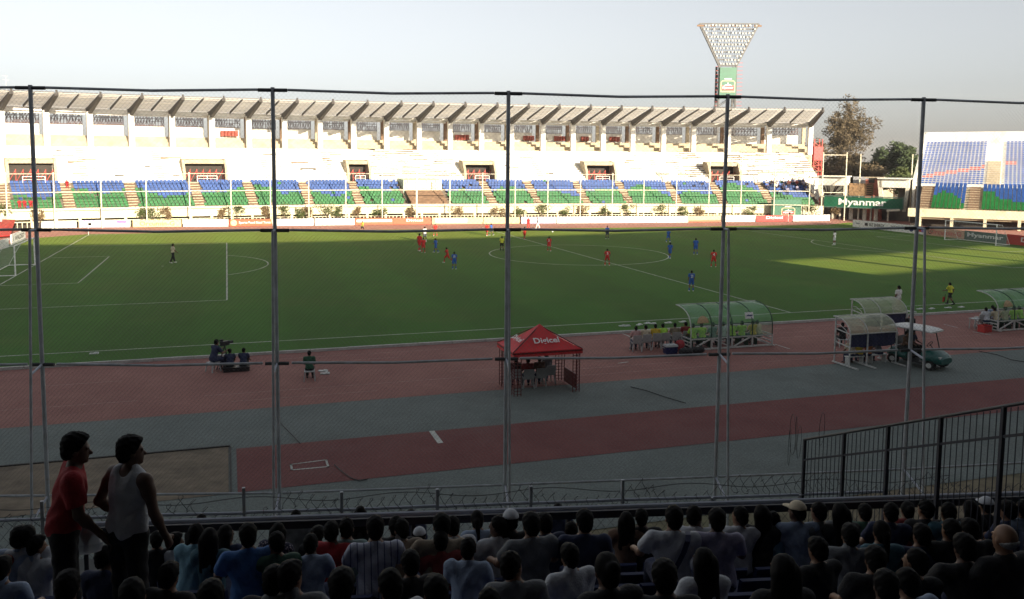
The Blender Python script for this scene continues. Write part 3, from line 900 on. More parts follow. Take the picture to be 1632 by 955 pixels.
# ---------------------------------------------------------------- floodlight tower
def Zcol(px, r):                                # angle and distance helper for things behind the stand
    a = px_angle(px, 200, r); return a
def zpx(p, y):
    d = ray(PX0, y)
    b = np.array([p[0], p[1], 0.0])
    lo, hi = -5.0, 80.0
    for _ in range(50):
        m_ = (lo+hi)/2
        v = np.array([b[0], b[1], m_])-CAM
        if PY0-FOC*(v@UX)/(v@_f) > y: lo = m_
        else: hi = m_
    return lo
TW = np.array(A(px_angle(1158.5, 150, 226), 226, 0))
depth = (TW-CAM)@_f
k_ = depth/FOC
tw = thing('floodlight_tower', 'tall floodlight tower with a wide lamp frame and green sign behind the far stand', 'floodlight', TW, -0.30)
zt, zb, zg0, zg1 = zpx(TW, 38), zpx(TW, 105), zpx(TW, 158), zpx(TW, 108)
wt, wb = 46*k_, 13.2*k_
M_TOWER = mat('dark tower steel', (0.07, 0.07, 0.07), 0.6, 0.2, 1)
M_LAMP = mat('lamp glass and white housing', (0.42, 0.42, 0.40), 0.35, 0.1, 2)
mb = MB()
for sx in (-1, 1):
    for dy in (0, 2.2):
        mb.bar((sx*wb, dy, 0), (sx*wb, dy, zb), .38)
zz = 0
while zz < zb-2:
    for dy in (0, 2.2): mb.bar((-wb, dy, zz), (wb, dy, zz+2.6), .13); mb.bar((-wb, dy, zz+2.6), (wb, dy, zz+2.6), .16)
    for sx in (-1, 1): mb.bar((sx*wb, 0, zz), (sx*wb, 2.2, zz+2.6), .12)
    zz += 2.6
mb.build('mast', M_TOWER, tw, world=False)
mb = MB()
mb.bar((-wb, 0, zb), (-wt, 0, zt), .5); mb.bar((wb, 0, zb), (wt, 0, zt), .42); mb.bar((-wt, 0, zt), (wt, 0, zt), .22); mb.bar((-wb, 0, zb), (wb, 0, zb), .3)
rows = 11
for i in range(1, rows):
    t = i/rows; ww = wb+(wt-wb)*t; z = zb+(zt-zb)*t
    mb.bar((-ww, 0.1, z-.28), (ww, 0.1, z-.28), .14 if i % 2 else .26)
for x in np.linspace(-wt*.95, wt*.95, 27):
    z0 = zb+(zt-zb)*max(0, (abs(x)-wb)/(wt-wb)); mb.bar((x, .25, z0), (x, .25, zt), .07)
mb.build('lamp_frame', M_TOWER, tw, world=False)
lm = None
for i in range(rows):
    t = (i+.55)/rows; ww = wb+(wt-wb)*t; z = zb+(zt-zb)*t
    n = max(6, int(2*ww/.66))
    for j in range(n):
        x = -ww+2*ww*(j+.5)/n
        if lm is None:
            q = MB(); q.box((0, -.15, 0), (.40, .3, .36)); q.box((0, -.33, 0), (.34, .06, .28)); q.bar((-.34, 0, 0), (.34, 0, 0), .05); lm = q.mesh('lamp', M_LAMP)
        if random.random() < .9:
            o = link_mesh('lamp', lm, tw); o.location = (x+random.uniform(-.05, .05), -.12, z+random.uniform(-.05, .05)); o.rotation_euler = (random.uniform(.1, .35), 0, random.uniform(-.12, .12))
mb = MB()
for t in np.linspace(.02, .98, 6): mb.box((-wt+2*wt*t, -.2, zt-.45), (1.6, .15, .35))
mb.build('top_walkway', M_STAIR, tw, world=False)
gs = MB(); gs.box((0, -.42, (zg0+zg1)/2), (wb*2*.98, .18, zg1-zg0)); gp = gs.build('green_sign', M_DGREEN, tw, world=False)
def emblem(par, c, w_, h_, y, ex=(1, 0, 0)):    # framed badge with pale pagoda outline over a red ribbon
    cx_, cz = c
    def P_(pts, m, nm, dy): 
        q = MB(); q.add([(cx_+a*w_/2, y-dy, cz+b*h_/2) for a, b in pts], [tuple(range(len(pts)))]); return q.build(nm, m, par, world=False)
    P_([(-1, -1), (1, -1), (1, .55), (.8, .8), (-.8, .8), (-1, .55)], M_CREAM, 'badge', .0)
    P_([(-.88, -.88), (.88, -.88), (.88, .5), (.72, .7), (-.72, .7), (-.88, .5)], M_DGREEN, 'badge', .012)
    P_([(-.6, .0), (-.3, .15), (-.12, .12), (0, .55), (.12, .12), (.3, .15), (.6, .0)], M_WHITE, 'badge', .024)
    P_([(-.9, -.7), (.9, -.7), (.9, .0), (-.9, .0)], M_RED, 'badge', .03)
    q = MB(); lettering(q, 'Myanmar', (cx_, y-.03, cz-.35*h_/2), (1, 0, 0), (0, 0, 1), h_*.2, w_*.74, 0); q.build('lettering', M_WHITE, par, world=False)
    P_([(-.5, 1.0), (.5, 1.0), (.5, 1.12), (-.5, 1.12)], M_WHITE, 'badge', .0)
emblem(gp, (0, zpx(TW, 137)), wb*1.7, 20*k_, -.53)
mb = MB()
for z in np.linspace(zg0-3, zg1+1, 14):
    mb.bar((wb, 0, z), (wb+1.4, 0, z), .07); mb.bar((-wb-.7, 0, z), (-wb, 0, z), .07)
mb.build('climbing_rungs', M_REDSTEEL, tw, world=False)

# ---------------------------------------------------------------- green banner by the far stand's right end
p, q = G(1237, 352)+np.array([.6, 2.2, 0]), G(1285, 351.5)+np.array([.6, 2.2, 0])
c = (p+q)/2; d = q-p; L = math.hypot(d[0], d[1])
gb = thing('banner', 'green banner with a red badge standing before the right end of the far stand', 'banner', c, math.atan2(d[1], d[0]))
hz = zpx(c, 318)
mb = MB(); mb.box((0, 0, hz/2+.3), (L, .15, hz-.6)); mb.build('sheet', M_DGREEN, gb, world=False)
mb = MB()
for x in (-L/2+.1, L/2-.1): mb.bar((x, .15, 0), (x, .15, hz), .12)
mb.build('pole', M_STEELG, gb, world=False)
emblem(gb, (L*.06, hz*.42), L*.46, hz*.42, -.09)
p, q = G(676, 351)+np.array([0, 2.0, 0]), G(707, 350.5)+np.array([0, 2.0, 0])
c = (p+q)/2; d = q-p; L = math.hypot(d[0], d[1])
gb = thing('banner', 'pale mint banner with a white dome emblem below the officials box', 'banner', c, math.atan2(d[1], d[0]))
hz = zpx(c, 318.5)
mb = MB(); mb.box((0, 0, hz/2+.25), (L, .15, hz-.5)); mb.build('sheet', M_MINT, gb, world=False)
mb = MB(); mb.add([(L*.1+L*.22*math.cos(t), -.09, hz*.45+hz*.25*math.sin(t)) for t in np.linspace(0, PI, 14)], [tuple(range(14))]); mb.build('printed_emblem', M_YEL, gb, world=False)
mb = MB()
for x in (-L/2+.1, L/2-.1): mb.bar((x, .15, 0), (x, .15, hz), .12)
mb.build('pole', M_STEELG, gb, world=False)

# ---------------------------------------------------------------- right stand
rs_p, rs_q = None, None
def at_depth(x, y, dep):
    d = ray(x, y); return CAM + d*(dep/(d@_f))
P0 = at_depth(1462, 333.5, 126)
EYA = 0.85                                      # direction the rows climb towards
ey = Vector((math.sin(EYA), math.cos(EYA), 0))
ex = Vector((ey.y, -ey.x, 0))
unit = 13.43
rz_ = math.atan2(ex.y, ex.x)
rg = thing('grandstand', 'white two tier right grandstand with dotted blue seats and a green and blue lower tier', 'grandstand', (P0[0], P0[1], 0), rz_)
LR = 34.0
z0r = float(P0[2]); drz = 0.34
def RB(mb, x0, x1, y0, y1, z0, z1, mi=0): mb.box(((x0+x1)/2, (y0+y1)/2, (z0+z1)/2), (x1-x0, y1-y0, z1-z0), mi=mi)
mb = MB()
for i in range(10): RB(mb, 0, LR, i*.8, 10.0, z0r-.4+i*.34-.34 if i else 1.2, z0r+i*.34)
mb.build('lower_terrace', M_CONC2, rg, world=False)
mb = MB()
ZU2 = z0r+10*.34-.1
for i in range(23): RB(mb, -1.2, LR, 9.6+i*.72, 28.5, ZU2-.1 if i == 0 else ZU2+(i-1)*.305, ZU2+.35+i*.305)
mb.build('upper_terrace', M_CONC, rg, world=False)
mb = MB(); RB(mb, -1.2, LR, 9.6+23*.72, 26.8, ZU2+5, ZU2+.35+22*.305+1.9); mb.build('back_wall', M_CONC, rg, world=False)
mb = MB()
mb.prof([(-1.6, 9.2, z0r-.5), (-1.6, 9.2, ZU2+.9), (-1.6, 26.8, ZU2+9.0), (-1.6, 26.8, 0), (-1.6, 9.2, 0)], [(-1.21, 9.2, z0r-.5), (-1.21, 9.2, ZU2+.9), (-1.21, 26.8, ZU2+9.0), (-1.21, 26.8, 0), (-1.21, 9.2, 0)])
mb.build('end_wall', M_CONC, rg, world=False)
mb = MB(); RB(mb, -1.2, LR, -.45, -.01, 1.5, z0r+.15); mb.build('front_wall', M_YWALL, rg, world=False)
mb = MB(); RB(mb, -1, LR, 1.6, 1.9, 0, 1.6); mb.build('recess_shade_wall', M_DARK, rg, world=False)  # wall coloured dark for the shade behind the piers
for k in range(8):
    mb = MB(); RB(mb, .2+k*4.2, .6+k*4.2, -.4, 0, 0, 1.5); mb.build('pier', M_YWALL, rg, world=False)
mb = MB()
stx = [(-1.1, 1.2), (18.2*unit/unit, 0)]
sx0 = unit*(1555-1462)/(1632-1462)*0.98         # stair between the two blocks, lower tier
for i in range(10):
    for h in (0, 1):
        RB(mb, sx0-.7, sx0+.7, i*.8+h*.4, i*.8+h*.4+.38, z0r+i*.34-.02, z0r+i*.34+.06+h*.17)
mb.build('stair', M_STAIR, rg, world=False)
mb = MB()
for i in range(10):
    for h in (0, 1): RB(mb, .02, 1.7, i*.8+h*.4, i*.8+h*.4+.38, z0r+i*.34-.02, z0r+i*.34+.06+h*.17)
mb.build('stair', M_STAIR, rg, world=False)
mb = MB()
sx1 = unit*(1571-1462)/(1632-1462)*1.09
for i in range(12):
    for h in (0, 1): RB(mb, sx1-.9, sx1+.9, 9.6+i*.72+h*.36, 9.6+i*.72+h*.36+.34, ZU2+.3+i*.305, ZU2+.42+i*.305+h*.15)
mb.build('steps', M_CONC2, rg, world=False)
spots = []
Mr = chain(rg)
for i in range(10):
    x = 2.0
    while x < LR-2:
        if abs(x-sx0) > 1.0:
            k = (x/6.2) % 1
            h = 2.0+5.0*max(0, 1-abs(2*k-1)*1.15)+0.8*math.sin(x*1.7)
            p = Mr @ Vector((x, i*.8+.42, z0r+i*.34))
            spots.append((math.dist(p, CAM), p, rz_, 'g' if i < h else 'b'))
        x += .54
for i in range(23):
    x = -0.8
    while x < LR-1:
        xs = sx1+(i-11)*-.0
        if abs(x-xs) > 1.25:
            # red sweep across the seats
            c = 'b'
            if abs(i-(4.5+ (x-2)*.62)) < .9 and x < 12.5: c = 'r'
            if abs(i-(9.5+(x-16.5)*.75)) < 1.1 and 15.5 < x < 21: c = 'r'
            if 20.5 < x < 23 and 16 < i < 20: c = 'r'
            p = Mr @ Vector((x, 9.6+i*.72+.36, ZU2+.35+i*.305))
            spots.append((math.dist(p, CAM), p, rz_, c.upper()))
        x += .54
put_seats(spots, rg)

# ---------------------------------------------------------------- entry between the stands
def gp2(x, dep): 
    d = ray(x, 300); h = np.array([d[0], d[1], 0]); v = h*(dep/(h@_f)); return np.array([CAM[0]+v[0], CAM[1]+v[1], 0])
def ezpx(p, y): return zpx(p, y)
en_p, en_q = gp2(1303, 142), gp2(1452, 134)
d_ = en_q-en_p; LE = math.hypot(d_[0], d_[1]); rz_e = math.atan2(d_[1], d_[0])
en = thing('entry_gate_building', 'low concrete gateway building with white canopies between the two stands', 'gateway', en_p, rz_e)
X = lambda px: LE*(px-1303)/149.0
Zr = lambda y: zpx((en_p+en_q)/2, y)
M_PILLAR = mat('pale pillar paint', (0.6, 0.56, 0.46), .85, .12, 1)
mb = MB()
for x0, x1, y0, y1 in ((1306, 1351, 283, 296.5), (1404, 1450, 285, 298)):
    mb.box(((X(x0)+X(x1))/2, 1.0, (Zr(y0)+Zr(y1))/2), (X(x1)-X(x0), 3.4, Zr(y0)-Zr(y1)))
    mb.box(((X(x0)+X(x1))/2, .8, Zr(y0)+.12), (X(x1)-X(x0)+.5, 4.0, .18))
mb.build('canopy', M_CONC, en, world=False)
for xa, ya, xb, yb_, w_ in ((1307, 296, 1316, 333, .6), (1350, 283, 1350, 314, .5), (1404, 286, 1408, 316, .6), (1448, 292, 1444, 335, .5)):
    mb = MB(); mb.bar((X(xa), -.4, Zr(ya)), (X(xb), -.4, Zr(yb_)), w_); mb.build('strut', M_PILLAR, en, world=False)
mb = MB(); mb.bar((X(1330), -.75, Zr(296)), (X(1344), -.75, Zr(286)), .22); mb.build('strut', M_PILLAR, en, world=False)
mb = MB(); mb.box((X(1376), 4.0, Zr(318)/2), (X(1452)-X(1303), .4, Zr(318))); mb.box((X(1440), 3.0, Zr(300)/2), (2.0, 1.2, Zr(300))); mb.build('wall', mat('dark grey render', (.16, .14, .12), .9, .2, 1), en, world=False)  # one even dark grey over the gateway wall
for px in (1329, 1341, 1359, 1371, 1381, 1391, 1399, 1418):
    mb = MB(); mb.box((X(px), .6, Zr(330)/2), (.55 if px in (1359, 1381, 1399) else .22, .5, Zr(330))); mb.build('pillar', M_PILLAR, en, world=False)
mb = MB(); mb.box((X(1366), 4.6, Zr(289)), (X(1380)-X(1353), .3, Zr(283)-Zr(296))); mb.build('upper_wall', M_GREY, en, world=False)
sg = thing('sign', 'dark green sign with big white letters over the gateway', 'sign', tuple(Vector(en_p)+Matrix.Rotation(rz_e, 3, 'Z') @ Vector((X(1380), -1.3, 0))), rz_e)
hx = (X(1442)-X(1318))/2
mb = MB(); mb.box((0, 0, (Zr(314.5)+Zr(330.5))/2), (2*hx, .35, Zr(314.5)-Zr(330.5))); mb.build('panel', M_DGREEN, sg, world=False)
mb = MB(); mb.box((0, .02, Zr(314)+.1), (2*hx+.3, .5, .14)); mb.box((hx+.1, 0, (Zr(314.5)+Zr(330.5))/2), (.16, .42, Zr(314.5)-Zr(330.5))); mb.box((0, .02, Zr(331)+.02), (2*hx+.2, .45, .16)); mb.build('frame', M_SLATE, sg, world=False)
q = MB(); lettering(q, 'Myanmar', (0, -.18, (Zr(314.5)+Zr(330.5))/2-.08), (1, 0, 0), (0, 0, 1), 1.42, X(1417)-X(1341), 0, bold=0.02); q.build('lettering', M_WHITE, sg, world=False)
mb = MB(); mb.bar((hx-.3, -.3, Zr(331)-.1), (hx-2.2, -.3, Zr(333.5)), .3); mb.build('lamp_arm', M_PILLAR, sg, world=False)
wb_ = thing('hoarding', 'brown plank hoarding above the gateway sign', 'hoarding', tuple(Vector(en_p)+Matrix.Rotation(rz_e, 3, 'Z') @ Vector((X(1373), .4, 0))), rz_e)
M_WOOD = mat('brown timber', (.34, .21, .11), .85, .3, 2)
zb0, zb1, hw_ = Zr(312.5), Zr(292.5), (X(1392)-X(1353))/2
for i in range(9):
    mb = MB(); mb.box((0 if i % 2 else .05, random.uniform(-.03, .03), zb0+(zb1-zb0)*(i+.5)/9), (2*hw_-.1, .1, (zb1-zb0)/9-.05)); mb.build('plank', M_WOOD, wb_, world=False)
mb = MB()
for i in range(6): mb.bar((hw_-.9, -.15, zb0+.2+(zb1-zb0)*i/6), (hw_-.1, -.15, zb0+(zb1-zb0)*(i+.8)/6), .14)
mb.bar((-hw_+.1, .15, 0), (-hw_+.1, .15, zb1), .25); mb.bar((hw_-.1, .15, 0), (hw_-.1, .15, zb1), .25)
mb.build('back_frame', M_DARK, wb_, world=False)
pk = thing('hut', 'faded red kiosk box beside the right canopy', 'kiosk', tuple(Vector(en_p)+Matrix.Rotation(rz_e, 3, 'Z') @ Vector((X(1391), 2.5, 0))), rz_e)
mb = MB(); mb.box((0, 0, Zr(287)/2+0), (X(1404)-X(1378), 1.6, Zr(283.5)-.2)); mb.build('wall', mat('faded red paint', (.5, .17, .12), .8, .25, 2), pk, world=False)
mb = MB(); mb.box((0, -.05, Zr(283)), (X(1404)-X(1378)+.4, 2.0, .15)); mb.build('roof', M_CONC2, pk, world=False)
mb = MB(); mb.box((-.3, -.84, Zr(287.5)), (.9, .06, .9)); mb.box((.9, -.84, Zr(287.5)), (.5, .06, .9)); mb.build('window', M_DARK, pk, world=False)
# red lattice hoist at the end of the far stand
hp = np.array(A(px_angle(1301, 250, 209.5), 209.5, 0))
ho = thing('hoist_tower', 'red lattice hoist tower at the right end of the far stand', 'hoist', hp, -.3)
zt = zpx(hp, 222); mb = MB()
for sx in (-.75, .75):
    for sy in (-.75, .75): mb.bar((sx, sy, 0), (sx, sy, zt), .16)
z = 0
while z < zt-1.2:
    for sx in (-.75, .75): mb.bar((sx, -.75, z), (sx, .75, z+1.1), .09)
    for sy in (-.75, .75): mb.bar((-.75, sy, z+1.1), (.75, sy, z), .1); mb.bar((-.75, sy, z), (.75, sy, z), .1)
    z += 1.1
mb.build('mast', M_REDSTEEL, ho, world=False)
mb = MB(); mb.box((0, -.1, zpx(hp, 245)), (1.7, 1.8, 2.6)); mb.build('cage', M_RED, ho, world=False)
# far house roof
hh = gp2(1391, 215); rz_h = -.2
h = thing('house', 'small pale roofed house among the trees beyond the gateway', 'house', hh, rz_h)
zr = zpx(hh, 265); ze = zpx(hh, 281)
mb = MB(); mb.box((0, 0, ze/2), (8, 6, ze)); mb.build('wall', M_CONC2, h, world=False)
mb = MB(); mb.prof([(-4.5, -3.4, ze), (-4.5, 0, zr), (-4.5, 3.4, ze), (-4.5, 3.2, ze-.15), (-4.5, -3.2, ze-.15)], [(4.5, -3.4, ze), (4.5, 0, zr), (4.5, 3.4, ze), (4.5, 3.2, ze-.15), (4.5, -3.2, ze-.15)]); mb.build('roof', mat('weathered pale roofing', (.5, .5, .5), .6, .2, 1), h, world=False)
mb = MB(); mb.box((-1.5, -3.03, ze*.6), (1.2, .1, 1.4)); mb.box((1.7, -3.03, ze*.6), (1.2, .1, 1.4)); mb.build('window', M_DARK, h, world=False)
# thin aerial on the roof at the far left
ap = np.array(A(px_angle(10, 140, 200), 200, 0)); az0, az1 = zpx(ap, 141), zpx(ap, 121)
an = thing('aerial', 'thin aerial rising over the far left roof', 'aerial', (ap[0], ap[1], 17.0), 0)
mb = MB(); mb.bar((ap[0], ap[1], 17.0), (ap[0], ap[1], az1), .06); mb.bar((ap[0]-.5, ap[1], az1), (ap[0]+.25, ap[1], az1), .05); mb.bar((ap[0]-.4, ap[1], az1-.5), (ap[0]+.4, ap[1], az1-.6), .05); mb.build('mast', M_STEELG, an)

# ---------------------------------------------------------------- goals
M_NET = mat('white net cord', (.62, .64, .62), .8, .1, 4)
M_POST = mat('white goal paint', (.78, .78, .75), .5, .05, 2)
def goal(x, sgn, label):
    g = thing('goal', label, 'goal', (x, 0, 0), 0)
    for y in (-3.66, 3.66):
        mb = MB(); mb.tube([(0, y, 0), (0, y, 2.44)], .06, 8); mb.build('post', M_POST, g, world=False)
    mb = MB(); mb.tube([(0, -3.72, 2.44), (0, 3.72, 2.44)], .06, 8); mb.build('crossbar', M_POST, g, world=False)
    mb = MB()
    for y in (-3.66, 3.66):
        mb.tube([(0, y, .04), (sgn*2.1, y, .04)], .04, 6); mb.tube([(0, y, 2.44), (sgn*.8, y, 2.4), (sgn*1.5, y, 1.2), (sgn*2.1, y, .05)], .022, 5)
    mb.tube([(sgn*2.1, -3.66, .04), (sgn*2.1, 3.66, .04)], .04, 6)
    mb.build('net_frame', M_POST, g, world=False)
    mb = MB()
    prof_ = [(0, 2.44), (.8, 2.4), (1.15, 1.8), (1.5, 1.2), (1.8, .6), (2.1, .05)]
    for y in np.linspace(-3.66, 3.66, 37):
        for (a, b), (c, d) in zip(prof_, prof_[1:]): mb.bar((sgn*a, y, b), (sgn*c, y, d), .006, n=3, cap=False)
    for t in np.linspace(0, len(prof_)-1.001, 22):
        i = int(t); f = t-i; a = prof_[i][0]*(1-f)+prof_[i+1][0]*f; b = prof_[i][1]*(1-f)+prof_[i+1][1]*f
        mb.bar((sgn*a, -3.66, b), (sgn*a, 3.66, b), .006, n=3, cap=False)
        for y in (-3.66, 3.66):
            if b > .1: mb.bar((0, y, b), (sgn*a, y, b), .006, n=3, cap=False)
    tag(mb.build('net', M_NET, g, world=False), kind='stuff')
goal(-HL, -1, 'white football goal at the left end of the pitch')
goal(HL, 1, 'white football goal at the right end of the pitch')
# corner flags
for x, y, lab in ((-HL, HW, 'thin white corner pole at the far left corner of the pitch'), (HL, HW, 'thin white corner pole at the far right corner of the pitch')):
    t = thing('corner_flag', lab, 'corner flag', (x, y, 0)); mb = MB(); mb.bar((0, 0, 0), (0, 0, 1.5), .05, n=6); mb.build('pole', M_POST, t, world=False)
    mb = MB(); mb.slab([(0, -.01, 1.5), (.4, -.01, 1.48), (.38, -.01, 1.2), (0, -.01, 1.18)], .01); mb.build('flag', M_YEL, t, world=False)
b = G(880.6, 370.4)
bm = bmesh_ball = None
mb = MB(); mb.lathe((0, 0, .11), [(.11*math.sin(t), -.11*math.cos(t)) for t in np.linspace(.05, PI-.05, 9)], 12)
o = mb.build('football', M_WHITE, None, True); o.location = b
tag(o, 'white football on the grass near the far touchline', 'ball')

# ---------------------------------------------------------------- vegetation
def leaf_mat(name, c1, c2):
    m = mat(name, c1, .7, .1, 1)
    t = m.node_tree; r = [n for n in t.nodes if n.type == 'VALTORGB'][0]
    r.color_ramp.elements[0].color = tuple(c1)+(1,); r.color_ramp.elements[1].color = tuple(c2)+(1,)
    return m
M_LEAF = leaf_mat('dark green leaves', (.030, .050, .018), (.06, .085, .028))
M_LEAF2 = leaf_mat('olive brown leaves', (.085, .062, .032), (.13, .098, .052))
M_LEAF3 = leaf_mat('shrub leaves', (.05, .075, .02), (.10, .12, .035))
M_DRYLEAF = leaf_mat('dry shrub leaves', (.14, .09, .04), (.2, .14, .07))
M_BARK = mat('bark', (.12, .09, .065), .9, .25, 3)
def crown(mb, clumps, n, size, rnd):
    for cx, cy, cz, rx, ry, rzz in clumps:
        for _ in range(n):
            v = np.array([rnd.gauss(0, 1) for _ in range(3)]); v /= np.linalg.norm(v)
            k = rnd.random()**.45
            p = Vector((cx+v[0]*rx*k, cy+v[1]*ry*k, cz+v[2]*rzz*k))
            e1 = Vector((rnd.gauss(0, 1), rnd.gauss(0, 1), rnd.gauss(0, .7))).normalized(); e2 = e1.orthogonal().normalized()
            s_ = size*rnd.uniform(.6, 1.4)
            mb.add([p-e1*s_, p+e2*s_*.45, p+e1*s_, p-e2*s_*.45], [(0, 1, 2, 3)])
def tree(name, label, base, h, spread, m, dens, leaf, seed, trunk_h=.3, bare=False, group=None, nl=9):
    rnd = random.Random(seed)
    t = thing(name, label, 'tree', base, 0, group)
    tk = MB(); tips = []
    top = Vector((rnd.uniform(-.4, .4), rnd.uniform(-.4, .4), h*trunk_h))
    tk.tube([(0, 0, 0), tuple(top*.5), tuple(top)], [h*.03, h*.024, h*.02], 7)
    def grow(p, d, L, r, lev):
        q = p+d*L
        mid = (p+q)/2+Vector((rnd.uniform(-1, 1), rnd.uniform(-1, 1), rnd.uniform(-.3, .6)))*L*.08
        tk.tube([p, mid, q], [r, r*.8, r*.55], 5 if lev < 2 else 3, cap=False)
        tips.append((q, lev))
        if lev < (4 if bare else 2):
            for _ in range(rnd.choice((2, 3, 3)) if lev else 3):
                nd = (d+Vector((rnd.uniform(-1, 1), rnd.uniform(-1, 1), rnd.uniform(-.25, .8)))*.75).normalized()
                grow(q, nd, L*rnd.uniform(.62, .85), r*.55, lev+1)
    for k in range(nl):
        an = 2*PI*k/nl+rnd.uniform(-.4, .4); el = rnd.uniform(.35, 1.35)
        grow(top*rnd.uniform(.75, 1), Vector((math.cos(an)*math.cos(el)*spread/h*1.6, math.sin(an)*math.cos(el)*spread/h*1.6, math.sin(el))).normalized(), h*(1-trunk_h)*rnd.uniform(.3, .42), h*.011, 0)
    tk.build('trunk', M_BARK, t, world=False)
    cr = MB(); cl = []
    for q, lev in tips:
        if lev >= (2 if bare else 1):
            k = h*(.05 if bare else .11)*rnd.uniform(.7, 1.3); cl.append((q.x, q.y, q.z, k, k, k*.75))
    crown(cr, cl, dens, leaf, rnd)
    tag(cr.build('crown', m, t, world=False))
    return t
bt_ = tree('bare_tree', 'tall thin crowned olive brown tree behind the far stand end', gp2(1345, 178), zpx(gp2(1345, 178), 194), 3.6, M_LEAF2, 12, .30, 11, .22, True, nl=12)
bt_.scale = (.62, .62, 1)
tree('broadleaf_tree', 'olive tree at the left foot of the tall thin crowned tree', gp2(1322, 170), zpx(gp2(1322, 170), 215), 8, M_LEAF2, 60, .34, 12, .15)
tree('broadleaf_tree', 'low bushy olive tree at the right foot of the tall thin crowned tree', gp2(1366, 168), zpx(gp2(1366, 168), 245), 6, M_LEAF2, 60, .32, 13, .15)
tree('broadleaf_tree', 'dark green round tree beyond the gateway', gp2(1428, 190), zpx(gp2(1428, 190), 228), 6.5, M_LEAF, 120, .42, 14, .3)
tree('broadleaf_tree', 'dark green tree touching the left wall of the right stand', gp2(1452, 196), zpx(gp2(1452, 196), 238), 6, M_LEAF, 110, .42, 15, .3)
tree('broadleaf_tree', 'low green tree behind the pale roofed house', gp2(1404, 225), zpx(gp2(1404, 225), 262), 6, M_LEAF, 90, .42, 16, .2)
tree('broadleaf_tree', 'brown tinged tree in front of the dark green tree by the right stand', gp2(1440, 170), zpx(gp2(1440, 170), 266), 5, M_LEAF3, 80, .32, 17, .2)
tree('broadleaf_tree', 'dark low tree right of the tall thin crowned tree', gp2(1380, 200), zpx(gp2(1380, 200), 262), 5, M_LEAF, 70, .36, 18, .2)
def shrub(base, h, w_, m, seed, label, group):
    rnd = random.Random(seed)
    t = thing('shrub', label, 'shrub', base, 0, group)
    st = MB(); cl = []
    for k in range(7):
        an = rnd.uniform(0, 2*PI); rr = rnd.uniform(.1, .8)*w_/2
        q = (math.cos(an)*rr, math.sin(an)*rr*.6, h*rnd.uniform(.45, .9))
        st.bar((0, 0, 0), q, .05, n=4, w2=.02); cl.append((*q, w_*.22, w_*.18, h*.22))
    st.build('stem', M_BARK, t, world=False)
    c = MB(); crown(c, cl, 45, .13, rnd); c.build('foliage', m, t, world=False)
SH = [(2, 3, 0), (60, 2, 1), (225, 2.6, 0), (245, 2.4, 0), (268, 2, 1), (352, 2.2, 1), (376, 2.8, 0), (425, 2.0, 1), (452, 3, 0), (478, 2, 0), (490, 2.3, 1), (520, 4.2, 0), (538, 2.5, 0), (570, 2.0, 1), (605, 2.2, 0), (655, 2.4, 1), (728, 2.4, 1), (795, 2.6, 1), (828, 2.6, 0), (865, 2.8, 0), (900, 2.4, 0), (930, 3, 1), (962, 2.7, 0), (1000, 2.8, 0), (1055, 3.4, 0), (1090, 2.2, 0), (1118, 2.4, 1), (1198, 2.4, 0), (1296, 3.2, 0), (1330, 2.4, 1), (1418, 3.2, 1), (1430, 2.6, 0), (1500, 2.4, 1), (1567, 3.2, 0)]
for i, (x, w_, k) in enumerate(SH):
    if x < 1297:
        a = px_angle(x, 320, RF+1.2); p = A(a, RF+1.2, 0)
    else: p = G(x, 350)
    ytop = 325 if w_ > 2.7 else 330
    h = max(1.9, min(3.6, zpx(p, ytop)))
    nm = 'dry brown' if k else 'green'
    if x < 1297:
        bd = min(FB, key=lambda b_: abs((b_[0]+b_[1])/2-x))
        mid = (bd[0]+bd[1])/2
        short = ' '.join(bd[3].split()[:5])
        wh = 'just left of the middle' if x < mid-9 else 'just right of the middle' if x > mid+9 else 'over the middle'
        lab = '%s %s shrub %s of the %s' % ('broad' if w_ > 2.7 else 'small', nm, wh, short)
    else:
        lab = {1330: 'dry brown shrub under the left end of the gateway sign', 1418: 'large dry shrub under the right end of the gateway sign', 1430: 'green shrub right of the gateway sign', 1500: 'dry shrub before the right stand wall, the left one', 1567: 'large green shrub before the right stand wall'}[x]
    shrub(p, h, w_, M_DRYLEAF if k else M_LEAF3, 40+i, lab, 'shrubs before the stand walls')
# ================================================================ NEAR GRANDSTAND (the photographer stands in it)
NPHI = 0.2
NF = Vector((math.sin(NPHI), math.cos(NPHI), 0)); NRt = Vector((math.cos(NPHI), -math.sin(NPHI), 0))
NO = Vector((CAM[0], CAM[1], 0))
def SP(u, v, z): return NO+NRt*u+NF*v+Vector((0, 0, z))
def hit(x, y, v):                               # (u, z) where a line of sight meets the row at distance v
    d = Vector(ray(x, y)); t = v/(d.dot(NF)); p = Vector(CAM)+d*t
    return (p-NO).dot(NRt), p.z
def floor_z(v): return 7.885-0.375*v
NC = (5.6, 142.3)
def B(a, r, z): return (NC[0]+r*math.sin(a), NC[1]-r*math.cos(a), z)
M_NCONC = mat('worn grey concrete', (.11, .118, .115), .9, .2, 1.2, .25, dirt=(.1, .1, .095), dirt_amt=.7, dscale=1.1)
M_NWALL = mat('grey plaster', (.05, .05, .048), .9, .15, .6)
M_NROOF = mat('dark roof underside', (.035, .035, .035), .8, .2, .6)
M_GALV = mat('galvanised fence pipe', (.46, .49, .52), .45, .2, 3, spec=.5, dirt=(.22, .17, .13), dirt_amt=.45, dscale=5)
M_GALVD = mat('dark fence coupling', (.05, .052, .055), .6, .2, 3)
M_RAIL = mat('pale blue rail paint', (.42, .45, .52), .35, .15, 3)
M_BEAM = mat('dark painted beam', (.035, .038, .05), .6, .2, 2)
M_RAZOR = mat('dark razor wire', (.035, .035, .037), .6, .2, 8)
M_NETW = mat('fence net wire', (.16, .16, .16), .7, .1, 3)
